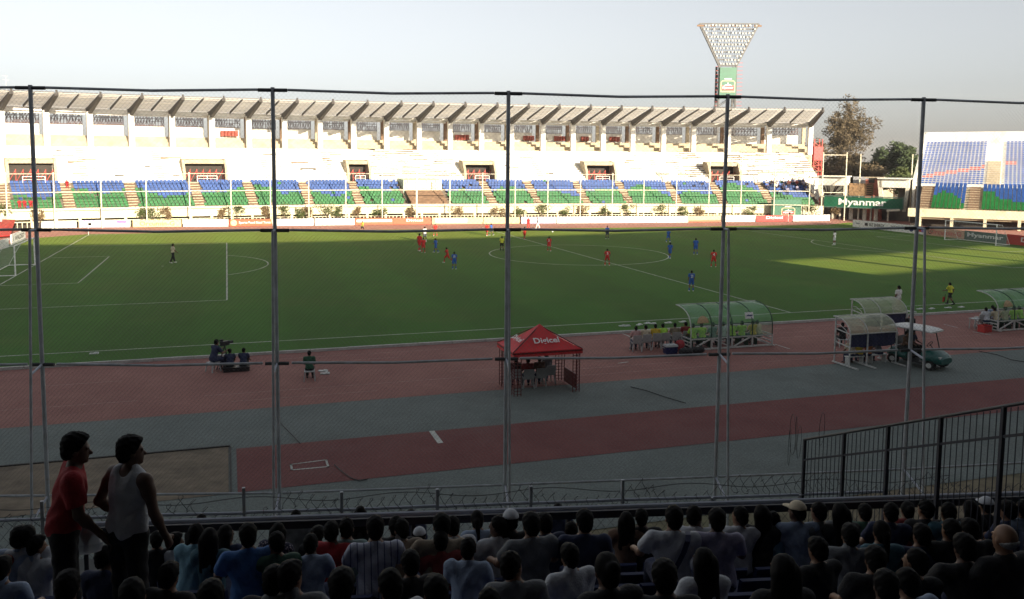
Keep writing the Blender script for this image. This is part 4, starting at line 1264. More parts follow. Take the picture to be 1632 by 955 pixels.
ng = thing('grandstand', 'dark near grandstand with stepped concrete rows and blue seats under the spectators', 'grandstand', SP(0, 6, 0), 0)
ROWV = [9.8-.8*k for k in range(9)]
mb = MB()
for k, v in enumerate([10.6]+ROWV+[2.6, 1.8, 1.0]):
    z = floor_z(v) if k else floor_z(9.8)-.3
    q = [SP(-9, v+.42, z), SP(10, v+.42, z), SP(10, v-.38, z), SP(-9, v-.38, z)]
    mb.slab([q[3], q[2], q[1], q[0]], .42 if k else 1.2)
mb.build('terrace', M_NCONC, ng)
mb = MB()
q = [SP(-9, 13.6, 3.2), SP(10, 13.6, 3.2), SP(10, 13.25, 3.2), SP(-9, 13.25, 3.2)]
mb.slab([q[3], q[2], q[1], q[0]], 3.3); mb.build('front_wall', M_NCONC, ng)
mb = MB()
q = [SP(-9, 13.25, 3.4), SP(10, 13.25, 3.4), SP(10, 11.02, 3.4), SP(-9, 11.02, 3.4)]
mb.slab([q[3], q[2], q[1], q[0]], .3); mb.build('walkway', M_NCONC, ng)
# the rest of the stand: terraces to both sides, rear wall, roof
def sweepB(mb, sec, a0, a1, step=.02):
    n = max(1, int(math.ceil((a1-a0)/step))); k = len(sec); vs, fs = [], []
    for i in range(n+1): vs += [B(a0+(a1-a0)*i/n, r, z) for r, z in sec]
    for i in range(n):
        for j in range(k): fs.append((i*k+j, i*k+(j+1) % k, (i+1)*k+(j+1) % k, (i+1)*k+j))
    fs += [tuple(range(k-1, -1, -1)), tuple(range(n*k, (n+1)*k))]
    mb.add(vs, fs)
NA0, NA1 = -.36, .335
sec = [(212.2, 0), (212.2, 3.2), (212.6, 3.2), (214.7, 3.0)]
for i in range(28): sec += [(214.7+i*.8, 3.0+(i+1)*.3), (214.7+(i+1)*.8, 3.0+(i+1)*.3)]
sec += [(237.1, 0)]
for a0, a1 in ((NA0, -.226), (-.128, NA1)):
    mb = MB(); sweepB(mb, sec, a0, a1); mb.build('side_terrace', M_NCONC, ng)
mb = MB(); q = [SP(-9.5, .6, 8.0), SP(10.5, .6, 8.0), SP(10.5, -12.5, 11.4), SP(-9.5, -12.5, 11.4)]
mb.slab([q[3], q[2], q[1], q[0]], .6); mb.build('rear_terrace', M_NCONC, ng)
WL, WH = 18.6, 21.3                             # the rear wall is open between these heights on the right
OA0, OA1 = math.atan2(34.5-NC[0], 228), math.atan2(69.5-NC[0], 228)
for a0, a1, zt in ((NA0, OA0, 24.0), (OA0, OA1, WL), (OA1, NA1, 24.0)):
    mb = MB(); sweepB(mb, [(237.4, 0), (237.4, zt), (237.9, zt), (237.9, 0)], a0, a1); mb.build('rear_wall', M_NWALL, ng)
mb = MB(); sweepB(mb, [(237.4, WH), (237.4, 24), (237.9, 24), (237.9, WH)], OA0, OA1); mb.build('lintel', M_NWALL, ng)
for X_ in (41.7, 48.9, 56.4, 63.3):
    a = math.atan2(X_-NC[0], 228); mb = MB(); p = B(a, 237.65, 0); mb.box((p[0], p[1], (WL+WH)/2), (.75, .6, WH-WL), a); mb.build('column', M_NWALL, ng)
NRF, NZF = 217.5, 23.7
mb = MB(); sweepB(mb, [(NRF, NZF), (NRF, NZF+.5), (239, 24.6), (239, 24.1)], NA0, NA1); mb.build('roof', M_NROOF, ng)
for sgn, a in ((-1, NA0), (1, NA1)):
    mb = MB(); sweepB(mb, [(222, 0), (222, 16), (239, 24.05), (239, 0)], a-.001, a+.001); mb.build('end_wall', M_NWALL, ng)
# seats of the near stand
M_NSEAT = mat('dark blue seat plastic', (.012, .022, .09), .5, .2, 3)
def near_seat():
    mb = MB()
    mb.prof([(-.22, -.2, .42), (-.22, .2, .40), (-.2, .17, .36), (-.2, -.17, .38)], [(.22, -.2, .42), (.22, .2, .40), (.2, .17, .36), (.2, -.17, .38)])
    mb.prof([(-.22, -.26, .66), (-.22, -.2, .40), (-.2, -.23, .38), (-.2, -.30, .65)], [(.22, -.26, .66), (.22, -.2, .40), (.2, -.23, .38), (.2, -.30, .65)])
    mb.box((0, 0, .19), (.1, .12, .38))
    return mb.mesh('seat', M_NSEAT)
nsm = near_seat()
cnt = 0
for v in ROWV[:8]:
    for j in range(-8, 17):
        u = j*.52
        if not (-.52*v-.6 < u < .82*v+.6): continue
        o = link_mesh('seat', nsm, ng); o.location = chain(ng).inverted() @ SP(u, v, floor_z(v)); o.rotation_euler = (0, 0, -NPHI); cnt += 1
# hand rail with its dark beam before the front row
hr = thing('hand_rail', 'long pale hand rail with a dark beam in front of the seated crowd', 'railing', SP(2, 10.55, 4), 0)
VR = 10.55
u0, z0_ = hit(128, 826.5+8, VR); u1, z1_ = hit(1632, 773, VR)
zr_ = hit(767, 815, VR)[1]
mb = MB(); mb.tube([SP(u0, VR, zr_), SP(u0+3, VR, zr_), SP(9.5, VR, zr_)], .034, 8); mb.build('top_pipe', M_RAIL, hr)
mb = MB(); mb.beam(SP(u0, VR+.02, zr_-.095), SP(9.5, VR+.02, zr_-.095), .07, .10); mb.build('beam', M_BEAM, hr)
u = u0+.05
while u < 9.5:
    mb = MB(); mb.bar(SP(u, VR+.02, floor_z(9.8)-.3), SP(u, VR+.02, zr_-.15), .05); mb.build('post', M_BEAM, hr); u += 2.05
# low mesh fence on the front wall with razor wire
lf = thing('mesh_fence', 'low mesh fence with a pale top pipe and razor wire on the front wall', 'fence', SP(1, 13.4, 3.2), 0)
VL = 13.4
zl = hit(767, 805, VL)[1]
us = [u_ for u_ in np.arange(-8.8, 9.9, 1.56)]
for a_, b_ in zip(us[:-1], us[1:]):
    mb = MB(); mb.tube([SP(a_+.02, VL, zl+random.uniform(-.012, .012)), SP(b_-.02, VL, zl+random.uniform(-.012, .012))], .026, 7); mb.build('top_pipe', M_RAIL, lf)
for u_ in us:
    mb = MB(); mb.bar(SP(u_, VL, 3.2), SP(u_, VL, zl+random.choice((.0, .3, .36, .42))), .05); mb.build('post', M_GALV, lf)
mb = MB()
for s_ in (-1, 1):
    for u_ in np.arange(-9.6, 10.4, .17):
        h = zl-3.22
        mb.bar(SP(u_, VL, 3.22), SP(u_+s_*h*.8, VL, zl-.02), .006, n=3, cap=False)
tag(mb.build('mesh', M_RAZOR, lf), kind='stuff')
rw = MB()
rnd = random.Random(3)
pts = []
u_ = -8.8
seg = 0
while u_ < 9.6:
    L = 1.9+rnd.uniform(-.4, .5); sag = rnd.uniform(.05, .4); n = int(L/.019); r_ = rnd.uniform(.10, .17)
    base = zl+.22
    for i in range(n):
        t = i/n; ph = 2*PI*(u_+L*t)/.19
        zc = base-sag*4*t*(1-t)
        pts.append(SP(u_+L*t+.05*math.sin(ph*2), VL+.05+math.cos(ph)*r_*.8, zc+math.sin(ph)*r_))
    u_ += L
rw.tube(pts, .005, 3)
for i in range(0, len(pts), 9):
    p = Vector(pts[i]); rw.bar(p-Vector((.03, 0, .02)), p+Vector((.03, 0, .02)), .009, n=3)
pts2 = []
for i, uu in enumerate(np.arange(-8.8, 9.6, .12)): pts2.append(SP(uu, VL+.05, zl+.24-.1*math.sin(uu*1.3)**2))
rw.tube(pts2, .008, 3)
tag(rw.build('razor_wire', M_RAZOR, lf), kind='stuff')

# iron partition fence on the right
pf = thing('iron_fence', 'black iron partition fence climbing between two blocks of the near stand', 'fence', SP(6.85, 11, 3.5), 0)
UP = 6.85
def ptop(v): return 4.93+(13.5-v)*.426
PV = [13.4, 12.15, 11.0, 9.87, 8.78, 7.7, 6.6]
for v in PV:
    mb = MB(); mb.box(SP(UP, v, (ptop(v)+floor_z(v)-.2)/2), (.045, .045, ptop(v)-floor_z(v)+.2), -NPHI); mb.build('post', M_BEAM, pf)
for a_, b_ in zip(PV[:-1], PV[1:]):
    mb = MB(); mb.tube([SP(UP, a_+.02, ptop(a_)), SP(UP, b_+.02, ptop(b_))], .021, 7); mb.build('top_rail', M_GALVD, pf)
    mb = MB(); mb.bar(SP(UP, a_, ptop(a_)-.35), SP(UP, b_, ptop(b_)-.35), .03); mb.build('cross_rail', M_BEAM, pf)
    mb = MB(); mb.bar(SP(UP, a_, floor_z(a_)+.25), SP(UP, b_, floor_z(b_)+.25), .035); mb.build('cross_rail', M_BEAM, pf)
    n = 10
    for i in range(1, n):
        v = a_+(b_-a_)*i/n
        mb = MB(); mb.bar(SP(UP, v, floor_z(v)+.2), SP(UP, v, ptop(v)-.02), .008); mb.build('bar', M_BEAM, pf)
rw = MB()
for k, (cy, cz, rr) in enumerate(((13.75, 4.95, .36), (13.62, 5.02, .30), (13.85, 4.7, .33), (13.5, 4.9, .28), (12.75, 5.38, .27))):
    ang = .3+k*.25
    rw.tube([SP(UP-.05+math.sin(ang)*math.cos(t)*rr*.5, cy+math.cos(t)*rr*.6, cz+math.sin(t)*rr) for t in np.linspace(0, 2*PI, 26)], .0042, 3, cap=False)
rw.build('razor_coil', M_RAZOR, pf)

# ---------------------------------------------------------------- tall pipe fence with netting
tf = thing('tall_pipe_fence', 'tall grey pipe fence with fine netting between the near stand and the track', 'fence', (-27.5, -58.9, 0), 0)
FP = [Vector((-53.5, -52.9, 0)), Vector((-45.6, -54.6, 0)), Vector((-39.16, -56.29, 0)), Vector((-33.42, -57.76, 0)), Vector((-27.57, -58.86, 0)), Vector((-21.78, -59.91, 0)), Vector((-16.28, -60.89, 0)), Vector((-10.6, -61.7, 0)), Vector((-4.8, -62.4, 0))]
ZT_, ZM_, ZN_, ZB_ = 11.42, 7.9, 4.46, 1.0
for i, p in enumerate(FP):
    d = (FP[min(i+1, len(FP)-1)]-FP[max(i-1, 0)]).normalized(); nn = Vector((d.y, -d.x, 0))
    mb = MB(); mb.tube([p, p+Vector((0, 0, ZM_)), p+Vector((0, 0, ZT_+.06))], .052, 10); mb.build('post', M_GALV, tf)
    top, bot = p+nn*.34+Vector((0, 0, ZM_)), p+nn*.92
    mb = MB(); mb.tube([bot, top], .034, 8); mb.build('strut', M_GALV, tf)
    for z, zz in ((ZM_, ZM_), (ZN_, ZN_-.12), (ZB_, ZB_-.35)):
        t = 1-(zz/ZM_); q = p+nn*(.34+.58*t)+Vector((0, 0, zz)); mb = MB(); mb.tube([p+Vector((0, 0, z)), q], .03, 6); mb.build('brace', M_RAIL, tf)
    for z in (ZT_, ZM_, ZN_):
        mb = MB()
        k = .36 if z > 5 else .3
        mb.tube([p-d*k+Vector((0, 0, z-.01)), p+d*k+Vector((0, 0, z-.01))], .046, 8)
        mb.build('coupling', M_GALVD, tf)
for a_, b_ in zip(FP[:-1], FP[1:]):
    d = (b_-a_).normalized()
    for z in (ZT_, ZM_, ZN_, ZB_):
        s0, s1 = a_+d*(.37 if z > 2 else .08), b_-d*(.37 if z > 2 else .08)
        m_ = (s0+s1)/2+Vector((0, 0, -.05 if z > 2 else 0))
        mb = MB(); mb.tube([s0+Vector((0, 0, z)), m_+Vector((0, 0, z)), s1+Vector((0, 0, z))], .034, 8); mb.build('rail', M_GALV, tf)
    L = (b_-a_).length; H = ZT_-ZB_
    mb = MB()
    sp = .115
    for s_ in (-1, 1):
        x = -H
        while x < L+H:
            # wire from (x, bottom) rising at 45 degrees, clipped to the panel
            x0, y0, x1, y1 = (x, 0, x+H, H) if s_ > 0 else (x, 0, x-H, H)
            def clip(xa, ya, xb, yb):
                pa, pb = [xa, ya], [xb, yb]
                for lim, side in ((0, 1), (L, -1)):
                    fa, fb = (pa[0]-lim)*side, (pb[0]-lim)*side
                    if fa < 0 and fb < 0: return None
                    if fa < 0: t = fa/(fa-fb); pa = [lim, pa[1]+(pb[1]-pa[1])*t]
                    elif fb < 0: t = fa/(fa-fb); pb = [lim, pa[1]+(pb[1]-pa[1])*t]
                return pa, pb
            c = clip(x0, y0, x1, y1)
            if c and abs(c[0][1]-c[1][1]) > .05:
                mb.bar(a_+d*c[0][0]+Vector((0, 0, ZB_+c[0][1])), a_+d*c[1][0]+Vector((0, 0, ZB_+c[1][1])), .0034, n=3, cap=False)
            x += sp
    tag(mb.build('net', M_NETW, tf), kind='stuff')
# ================================================================ PEOPLE (each body one continuous surface grown from a distance field)
class Field:
    def __init__(s, lo, hi, h):
        s.h = h; s.lo = np.array(lo, float)
        s.n = np.ceil((np.array(hi)-s.lo)/h).astype(int)+1
        s.F = np.full(s.n, 0.25, np.float32)
        s.ax = [s.lo[i]+h*np.arange(s.n[i]) for i in range(3)]
    def sub(s, lo, hi):
        i0 = np.clip(np.floor((np.array(lo)-s.lo)/s.h).astype(int), 0, s.n); i1 = np.clip(np.ceil((np.array(hi)-s.lo)/s.h).astype(int)+1, 0, s.n)
        if (i1 <= i0).any(): return None
        X = [s.ax[k][i0[k]:i1[k]] for k in range(3)]
        return (slice(i0[0], i1[0]), slice(i0[1], i1[1]), slice(i0[2], i1[2])), X[0][:, None, None], X[1][None, :, None], X[2][None, None, :]
    def _put(s, sl, d, k):
        a = s.F[sl]
        if k <= 0: s.F[sl] = np.minimum(a, d)
        else:
            hh = np.clip(.5+.5*(a-d)/k, 0, 1); s.F[sl] = a*(1-hh)+d*hh-k*hh*(1-hh)
    def cone(s, a, b, ra, rb, k=.02, cut=None):
        a, b = np.array(a, float), np.array(b, float); m = max(ra, rb)+.06
        q = s.sub(np.minimum(a, b)-m, np.maximum(a, b)+m)
        if q is None: return s
        sl, X, Y, Z = q; ab = b-a; L2 = max(ab@ab, 1e-9)
        tt = ((X-a[0])*ab[0]+(Y-a[1])*ab[1]+(Z-a[2])*ab[2])/L2
        t = np.clip(tt, 0, 1)
        d = np.sqrt((X-a[0]-t*ab[0])**2+(Y-a[1]-t*ab[1])**2+(Z-a[2]-t*ab[2])**2)-(ra+(rb-ra)*t)
        if cut is not None: d = np.maximum(d, (tt-cut)*math.sqrt(L2))
        s._put(sl, d.astype(np.float32), k); return s
    def ell(s, c, r, R=None, k=.02, neg=False):
        c, r = np.array(c, float), np.array(r, float); m = r.max()+.06
        q = s.sub(c-m, c+m)
        if q is None: return s
        sl, X, Y, Z = q; x, y, z = X-c[0], Y-c[1], Z-c[2]
        if R is not None:
            x, y, z = (R[0][0]*x+R[1][0]*y+R[2][0]*z, R[0][1]*x+R[1][1]*y+R[2][1]*z, R[0][2]*x+R[1][2]*y+R[2][2]*z)
        k0 = np.sqrt((x/r[0])**2+(y/r[1])**2+(z/r[2])**2); k1 = np.sqrt((x/r[0]**2)**2+(y/r[1]**2)**2+(z/r[2]**2)**2)+1e-6
        d = (k0*(k0-1)/k1).astype(np.float32)
        if neg:
            a = s.F[sl]; hh = np.clip(.5-.5*(a+d)/k, 0, 1); s.F[sl] = a*(1-hh)-d*hh+k*hh*(1-hh)
        else: s._put(sl, d, k)
        return s
    def plane(s, p, n):                          # keep the side behind the plane
        p, n = np.array(p, float), np.array(n, float); n /= np.linalg.norm(n)
        X, Y, Z = s.ax[0][:, None, None], s.ax[1][None, :, None], s.ax[2][None, None, :]
        s.F = np.maximum(s.F, ((X-p[0])*n[0]+(Y-p[1])*n[1]+(Z-p[2])*n[2]).astype(np.float32)); return s
    def folds(s, amp, fx, fy, fz, ph=0):
        X, Y, Z = s.ax[0][:, None, None], s.ax[1][None, :, None], s.ax[2][None, None, :]
        s.F = (s.F+amp*np.sin(fx*X+2.1*np.sin(fz*.37*Z+ph)+ph)*np.sin(fz*Z+fy*Y+1.3*np.sin(fx*.5*X+ph*2))).astype(np.float32); return s
    def mesh(s, name, m):
        F = s.F; ins = F < 0
        c = np.zeros(tuple(np.array(F.shape)-1), np.int8)
        sh = lambda A, i, j, k: A[i:A.shape[0]-1+i, j:A.shape[1]-1+j, k:A.shape[2]-1+k]
        for i in (0, 1):
            for j in (0, 1):
                for k in (0, 1): c += sh(ins, i, j, k)
        act = (c > 0) & (c < 8)
        idx = -np.ones(act.shape, np.int64); pos = np.argwhere(act); idx[act] = np.arange(len(pos))
        acc = np.zeros((len(pos), 3)); cnt = np.zeros(len(pos))
        co = [(i, j, k) for i in (0, 1) for j in (0, 1) for k in (0, 1)]
        for a in co:
            for ax in range(3):
                if a[ax]: continue
                b = list(a); b[ax] = 1
                fa = F[pos[:, 0]+a[0], pos[:, 1]+a[1], pos[:, 2]+a[2]]; fb = F[pos[:, 0]+b[0], pos[:, 1]+b[1], pos[:, 2]+b[2]]
                cr = (fa < 0) != (fb < 0)
                t = np.where(cr, fa/(fa-fb+1e-12), 0)
                p = np.tile(np.array(a, float), (len(pos), 1)); p[:, ax] += t
                acc[cr] += p[cr]; cnt[cr] += 1
        V = s.lo+s.h*(pos+acc/np.maximum(cnt, 1)[:, None])
        Q = []
        for ax in range(3):
            u, v = (ax+1) % 3, (ax+2) % 3
            sl0 = [slice(None)]*3; sl1 = [slice(None)]*3; sl0[ax] = slice(0, -1); sl1[ax] = slice(1, None)
            A_, B_ = ins[tuple(sl0)], ins[tuple(sl1)]
            e = np.argwhere(A_ != B_); e = e[(e[:, u] > 0) & (e[:, v] > 0) & (e[:, u] < F.shape[u]-1) & (e[:, v] < F.shape[v]-1)]
            if not len(e): continue
            du = np.zeros(3, int); du[u] = 1; dv = np.zeros(3, int); dv[v] = 1
            g = lambda o: idx[(e-o)[:, 0], (e-o)[:, 1], (e-o)[:, 2]]
            quad = np.stack([g(du+dv), g(dv), g(0*du), g(du)], 1)
            fl = ~A_[e[:, 0], e[:, 1], e[:, 2]]
            quad[fl] = quad[fl][:, ::-1]; Q.append(quad)
        me = bpy.data.meshes.new(name)
        if Q:
            Q = np.concatenate(Q)
            me.vertices.add(len(V)); me.vertices.foreach_set('co', V.astype(np.float32).ravel())
            me.loops.add(Q.size); me.loops.foreach_set('vertex_index', Q.astype(np.int32).ravel())
            me.polygons.add(len(Q)); me.polygons.foreach_set('loop_start', (np.arange(len(Q))*4).astype(np.int32))
            me.polygons.foreach_set('use_smooth', np.ones(len(Q), bool))
        me.materials.append(m); me.update(calc_edges=True); me.validate()
        return me

def rotx(a): c, s_ = math.cos(a), math.sin(a); return np.array([[1, 0, 0], [0, c, -s_], [0, s_, c]])
def roty(a): c, s_ = math.cos(a), math.sin(a); return np.array([[c, 0, s_], [0, 1, 0], [-s_, 0, c]])
def rotz(a): c, s_ = math.cos(a), math.sin(a); return np.array([[c, -s_, 0], [s_, c, 0], [0, 0, 1]])

def figure(h=.012, seated=False, lean=0.0, hip=(0, 0), knee=(0, 0), abd=(.06, .06), arm=((0, .12, .2), (0, .12, .2)), head=(0, 0), twist=0.0,
           top='tee', legs='trousers', hair='short', build=1.0, hem=.93, cap=False, folds=.004):
    """build one figure facing +Y, feet (or the floor under the seat) at z = 0; returns meshes by part"""
    R = rotx(-lean) @ rotz(0)
    Pz = .50 if seated else .93
    P = np.array([0, 0, Pz])
    T = lambda x, y, z: P+(R @ (rotz(twist*min(1, max(0, z/.4))) @ np.array([x, y, z])))
    # legs
    J = []
    for i, sx in enumerate((-1, 1)):
        hp = P+np.array([sx*.09, 0, -.02])
        f = (PI/2*.98 if seated else 0)+hip[i]
        kn = knee[i]+(PI/2*.96 if seated else 0)
        ab = abd[i]
        d1 = np.array([sx*math.sin(ab), math.sin(f)*math.cos(ab), -math.cos(f)*math.cos(ab)])
        K = hp+d1*.43
        f2 = f-kn
        d2 = np.array([sx*math.sin(ab)*.3, math.sin(f2), -math.cos(f2)]); d2 /= np.linalg.norm(d2)
        An = K+d2*.41
        fo = np.array([sx*.15, math.cos(f2*.5), math.sin(min(0, f2))*.6]); fo /= np.linalg.norm(fo)
        J.append((hp, K, An, fo, d2))
    S_ = []
    for i, sx in enumerate((-1, 1)):
        sh = T(sx*.185*build, -.005, .475)
        fl, ab, el = arm[i][:3]; inn = arm[i][3] if len(arm[i]) > 3 else .15
        Rt = R @ rotz(twist)
        d1 = Rt @ np.array([sx*math.sin(ab), math.sin(fl)*math.cos(ab), -math.cos(fl)*math.cos(ab)])
        E_ = sh+d1*.285
        d2 = Rt @ np.array([sx*math.sin(ab)*.4-sx*math.sin(inn)*min(1, el), math.sin(fl+el), -math.cos(fl+el)]); d2 /= np.linalg.norm(d2)
        W = E_+d2*.25
        S_.append((sh, E_, W, d2))
    hb = T(0, .012, .545)                        # head base
    Rh = R @ rotz(twist) @ rotz(head[0]) @ rotx(-head[1]) @ rotx(lean*.6)
    H = lambda x, y, z: hb+Rh @ np.array([x, y, z])
    allp = [P-[.25, .25, .2], P+[.25, .25, .2], H(.0, 0, .30)+[.16, .16, .06], H(0, 0, .0)-[.16, .16, 0]]
    for hp, K, An, fo, d2 in J: allp += [K+.1, K-.1, An+fo*.26+.05, An-[.1, .12, .1], An+fo*.2-.06]
    for sh, E_, W, d2 in S_: allp += [sh+.12, sh-.12, E_+.1, E_-.1, W+d2*.22+.05, W+d2*.22-.05, W-.06, W+.06]
    allp = np.array(allp); lo, hi = allp.min(0)-.02, allp.max(0)+.02
    out = {}
    # ---- body
    b = Field(lo, hi, h)
    w_ = build
    b.ell(T(0, -.01, .03), (.165*w_, .12, .13), R, .04)
    b.ell(T(0, .005, .17), (.145*w_, .108, .15), R, .05)
    b.ell(T(0, .0, .34), (.165*w_, .112, .18), R, .05)
    b.cone(T(-.145*w_, -.005, .455), T(.145*w_, -.005, .455), .062, .062, .05)
    b.cone(T(-.10*w_, -.02, .475), T(0, 0, .535), .05, .05, .04); b.cone(T(.10*w_, -.02, .475), T(0, 0, .535), .05, .05, .04)
    b.cone(T(0, -.005, .47), H(0, .0, .06), .056, .052, .025)
    b.ell(H(0, -.012, .150), (.076, .094, .098), Rh, .03)
    b.ell(H(0, .028, .085), (.056, .066, .072), Rh, .03)
    b.cone(H(0, .088, .125), H(0, .108, .098), .010, .015, .012)
    for sx in (-1, 1):
        b.ell(H(sx*.077, -.005, .118), (.010, .022, .032), Rh, .008)
        b.ell(H(sx*.031, .088, .135), (.018, .014, .012), Rh, .012, neg=True)
        b.ell(H(sx*.031, .076, .134), (.013, .012, .010), Rh, .004)
    b.ell(H(0, .080, .151), (.055, .014, .009), Rh, .012)
    b.ell(H(0, .086, .067), (.024, .010, .009), Rh, .008)
    b.ell(H(0, .072, .035), (.026, .020, .018), Rh, .015)
    for i, sx in enumerate((-1, 1)):
        sh, E_, W, d2 = S_[i]
        b.cone(sh, E_, .054, .041, .04); b.ell((sh*.65+E_*.35), (.053, .053, .06), None, .03)
        b.cone(E_, W, .042, .028, .02); b.ell(E_*.7+W*.3, (.043, .043, .05), None, .03)
        # hand: palm, four unequal fingers that curl, thumb from the side
        n_ = np.cross(d2, np.array([0, 0, 1.0]) if abs(d2[2]) < .9 else np.array([0, 1.0, 0])); n_ /= np.linalg.norm(n_)
        m_ = np.cross(n_, d2)
        side = n_ if abs(d2[2]) < .9 else m_
        curlv = -m_ if abs(d2[2]) < .9 else -n_*sx
        if abs(d2[2]) >= .9:                     # arm hanging: palm faces the thigh, thumb forward
            side = np.array([0, 1.0, 0])-d2*d2[1]; side /= np.linalg.norm(side); curlv = np.array([-sx*1.0, 0, 0])
        b.cone(W, W+d2*.085, .027, .034, .015); b.cone(W+d2*.05+side*.015, W+d2*.09-side*.02, .024, .022, .012)
        if h < .02:
            for q, (off, L) in enumerate(((.030, .070), (.010, .080), (-.010, .074), (-.030, .058))):
                a0 = W+d2*.095+side*off; a1 = a0+d2*L*.5+curlv*L*.18; a2 = a1+d2*L*.32+curlv*L*.42
                b.cone(a0, a1, .0098, .009, .006); b.cone(a1, a2, .009, .0075, .004)
            t0 = W+d2*.03+side*.03; t1 = t0+side*.03+d2*.035; b.cone(t0, t1, .012, .011, .01); b.cone(t1, t1+d2*.03+curlv*.012, .011, .008, .005)
        hp, K, An, fo, dd = J[i]
        b.cone(hp, K, .088, .056, .04); b.cone(K, An, .055, .037, .03); b.ell(K*.68+An*.32+(-fo)*.012, (.052, .052, .09), None, .03)
        b.cone(An-fo*.04-[0, 0, .03], An+fo*.16-[0, 0, .045], .036, .030, .02); b.cone(An+fo*.14-[0, 0, .05], An+fo*.2-[0, 0, .052], .03, .022, .02)
    out['body'] = b
    # ---- upper garment
    g = Field(lo, hi, h); e = .014
    g.ell(T(0, -.01, .05), (.170*w_+e, .125+e, .15), R, .05)
    g.ell(T(0, .0, .17), (.15*w_+e, .112+e, .16), R, .06); g.ell(T(0, .0, .34), (.168*w_+e, .114+e, .185), R, .05)
    if top in ('tee', 'long', 'collar'):
        g.cone(T(-.15*w_, -.005, .458), T(.15*w_, -.005, .458), .064+e*.6, .064+e*.6, .05)
        g.cone(T(-.10*w_, -.02, .478), T(0, 0, .53), .05+e*.5, .05+e*.3, .04); g.cone(T(.10*w_, -.02, .478), T(0, 0, .53), .05+e*.5, .05+e*.3, .04)
        for sh, E_, W, d2 in S_:
            if top == 'long':
                g.cone(sh, E_, .064+e*.5, .05+e*.5, .04); g.cone(E_, W, .05+e*.5, .037, .02, cut=.97)
            else:
                g.cone(sh, E_, .066+e, .062+e, .045, cut=.72)
        if top == 'collar': g.cone(T(0, -.01, .50), H(0, -.01, .04), .066, .064, .01)
    if top == 'vest':                            # sleeveless undershirt with wide armholes
        g.cone(T(-.10*w_, -.005, .458), T(.10*w_, -.005, .458), .076, .076, .05)
        for sx in (-1, 1): g.cone(T(sx*.10*w_, -.02, .482), T(sx*.05, 0, .53), .058, .058, .04)
        for sx in (-1, 1): g.ell(T(sx*.225*w_, 0, .42), (.085, .2, .155), R, .012, neg=True)
    if folds: g.folds(folds, 34, 9, 21, hem*7+lean*3)
    g.plane(T(0, 0, (-.10 if hem > .8 else .0)), R @ np.array([0, 0, -1.0]))
    if top == 'collar': g.ell(H(0, .03, .075), (.060, .075, .05), Rh, .006, neg=True)
    elif top == 'vest': g.ell(T(0, .085, .515), (.068, .08, .10), R, .01, neg=True); g.ell(T(0, -.075, .54), (.066, .06, .06), R, .01, neg=True); g.ell(T(0, 0, .545), (.066, .075, .03), R, .008, neg=True)
    else: g.ell(H(0, .012, .045), (.068, .074, .048), Rh, .006, neg=True)
    out['shirt'] = g
    # ---- lower garment
    t = Field(lo, hi, h)
    t.ell(T(0, -.012, .02), (.168*w_+.008, .124+.008, .125), R, .04)
    t.plane(T(0, 0, .09), R @ np.array([0, 0, 1.0]))
    for hp, K, An, fo, dd in J:
        if legs == 'trousers':
            t.cone(hp, K, .102, .075, .04); t.cone(K, K*.6+An*.4, .075, .075, .03); t.cone(K*.6+An*.4, An, .075, .055, .02, cut=.9)
        else:
            t.cone(hp, K, .104, .092, .04, cut=.82)
    if folds: t.folds(folds*.8, 25, 14, 30, 1.1)
    out['shorts' if legs == 'shorts' else 'trousers'] = t
    # ---- shoes
    for i, (hp, K, An, fo, dd) in enumerate(J):
        mn, mx = np.minimum(np.minimum(An, An*.4+K*.6), An+fo*.2)-[.1, .1, .1], np.maximum(np.maximum(An, An*.4+K*.6), An+fo*.2)+[.1, .1, .08]
        sh_ = Field(mn, mx, h)
        sh_.cone(An-fo*.05-[0, 0, .035], An+fo*.15-[0, 0, .045], .044, .036, .02); sh_.cone(An+fo*.13-[0, 0, .05], An+fo*.2-[0, 0, .052], .036, .03, .02)
        out['shoe#%d' % i] = sh_
        if legs == 'shorts':
            so_ = Field(mn, mx, h); so_.cone(An, An*.45+K*.55, .046, .062, .02, cut=.98); out['sock#%d' % i] = so_
    # ---- hair
    hr_ = Field(lo-[.05, .12, .1], hi+[.05, .05, .08], min(h, .014))
    hr_.ell(H(0, -.018, .158), (.087, .104, .106), Rh, .02)
    if hair in ('short', 'spiky', 'thick'):
        if hair == 'thick': hr_.ell(H(0, -.02, .19), (.088, .100, .084), Rh, .03); hr_.ell(H(0, -.07, .12), (.072, .046, .06), Rh, .03); hr_.ell(H(.012, .05, .222), (.055, .045, .032), Rh, .03)
        hr_.ell(H(0, -.07, .10), (.07, .045, .06), Rh, .02)
        hr_.folds(.0055 if hair != 'spiky' else .009, 95, 80, 88, .4); hr_.folds(.0025, 170, 150, 160, 1.7)
        hr_.plane(H(0, .062, .19), Rh @ np.array([0, .82, -.57])); hr_.plane(H(0, 0, .058), Rh @ np.array([0, .25, -1.0]))
    elif hair in ('long', 'pony', 'bun'):
        if hair == 'long':
            for x in (-.055, 0, .055): hr_.cone(H(x, -.05, .13), H(x*1.15, -.105, -.20), .062, .045, .04)
        if hair == 'pony': hr_.ell(H(0, -.115, .15), (.035, .04, .04), Rh, .02); hr_.cone(H(0, -.125, .14), H(0.01, -.15, -.13), .036, .016, .02)
        if hair == 'bun': hr_.ell(H(0, -.115, .185), (.05, .045, .05), Rh, .015)
        hr_.ell(H(0, -.07, .09), (.072, .045, .06), Rh, .02)
        hr_.folds(.004, 110, 40, 20, .8)
        hr_.plane(H(0, .066, .205), Rh @ np.array([0, .86, -.5])) if hair != 'long' else hr_.ell(H(0, .10, .10), (.075, .10, .105), Rh, .01, neg=True)
    elif hair == 'bald':
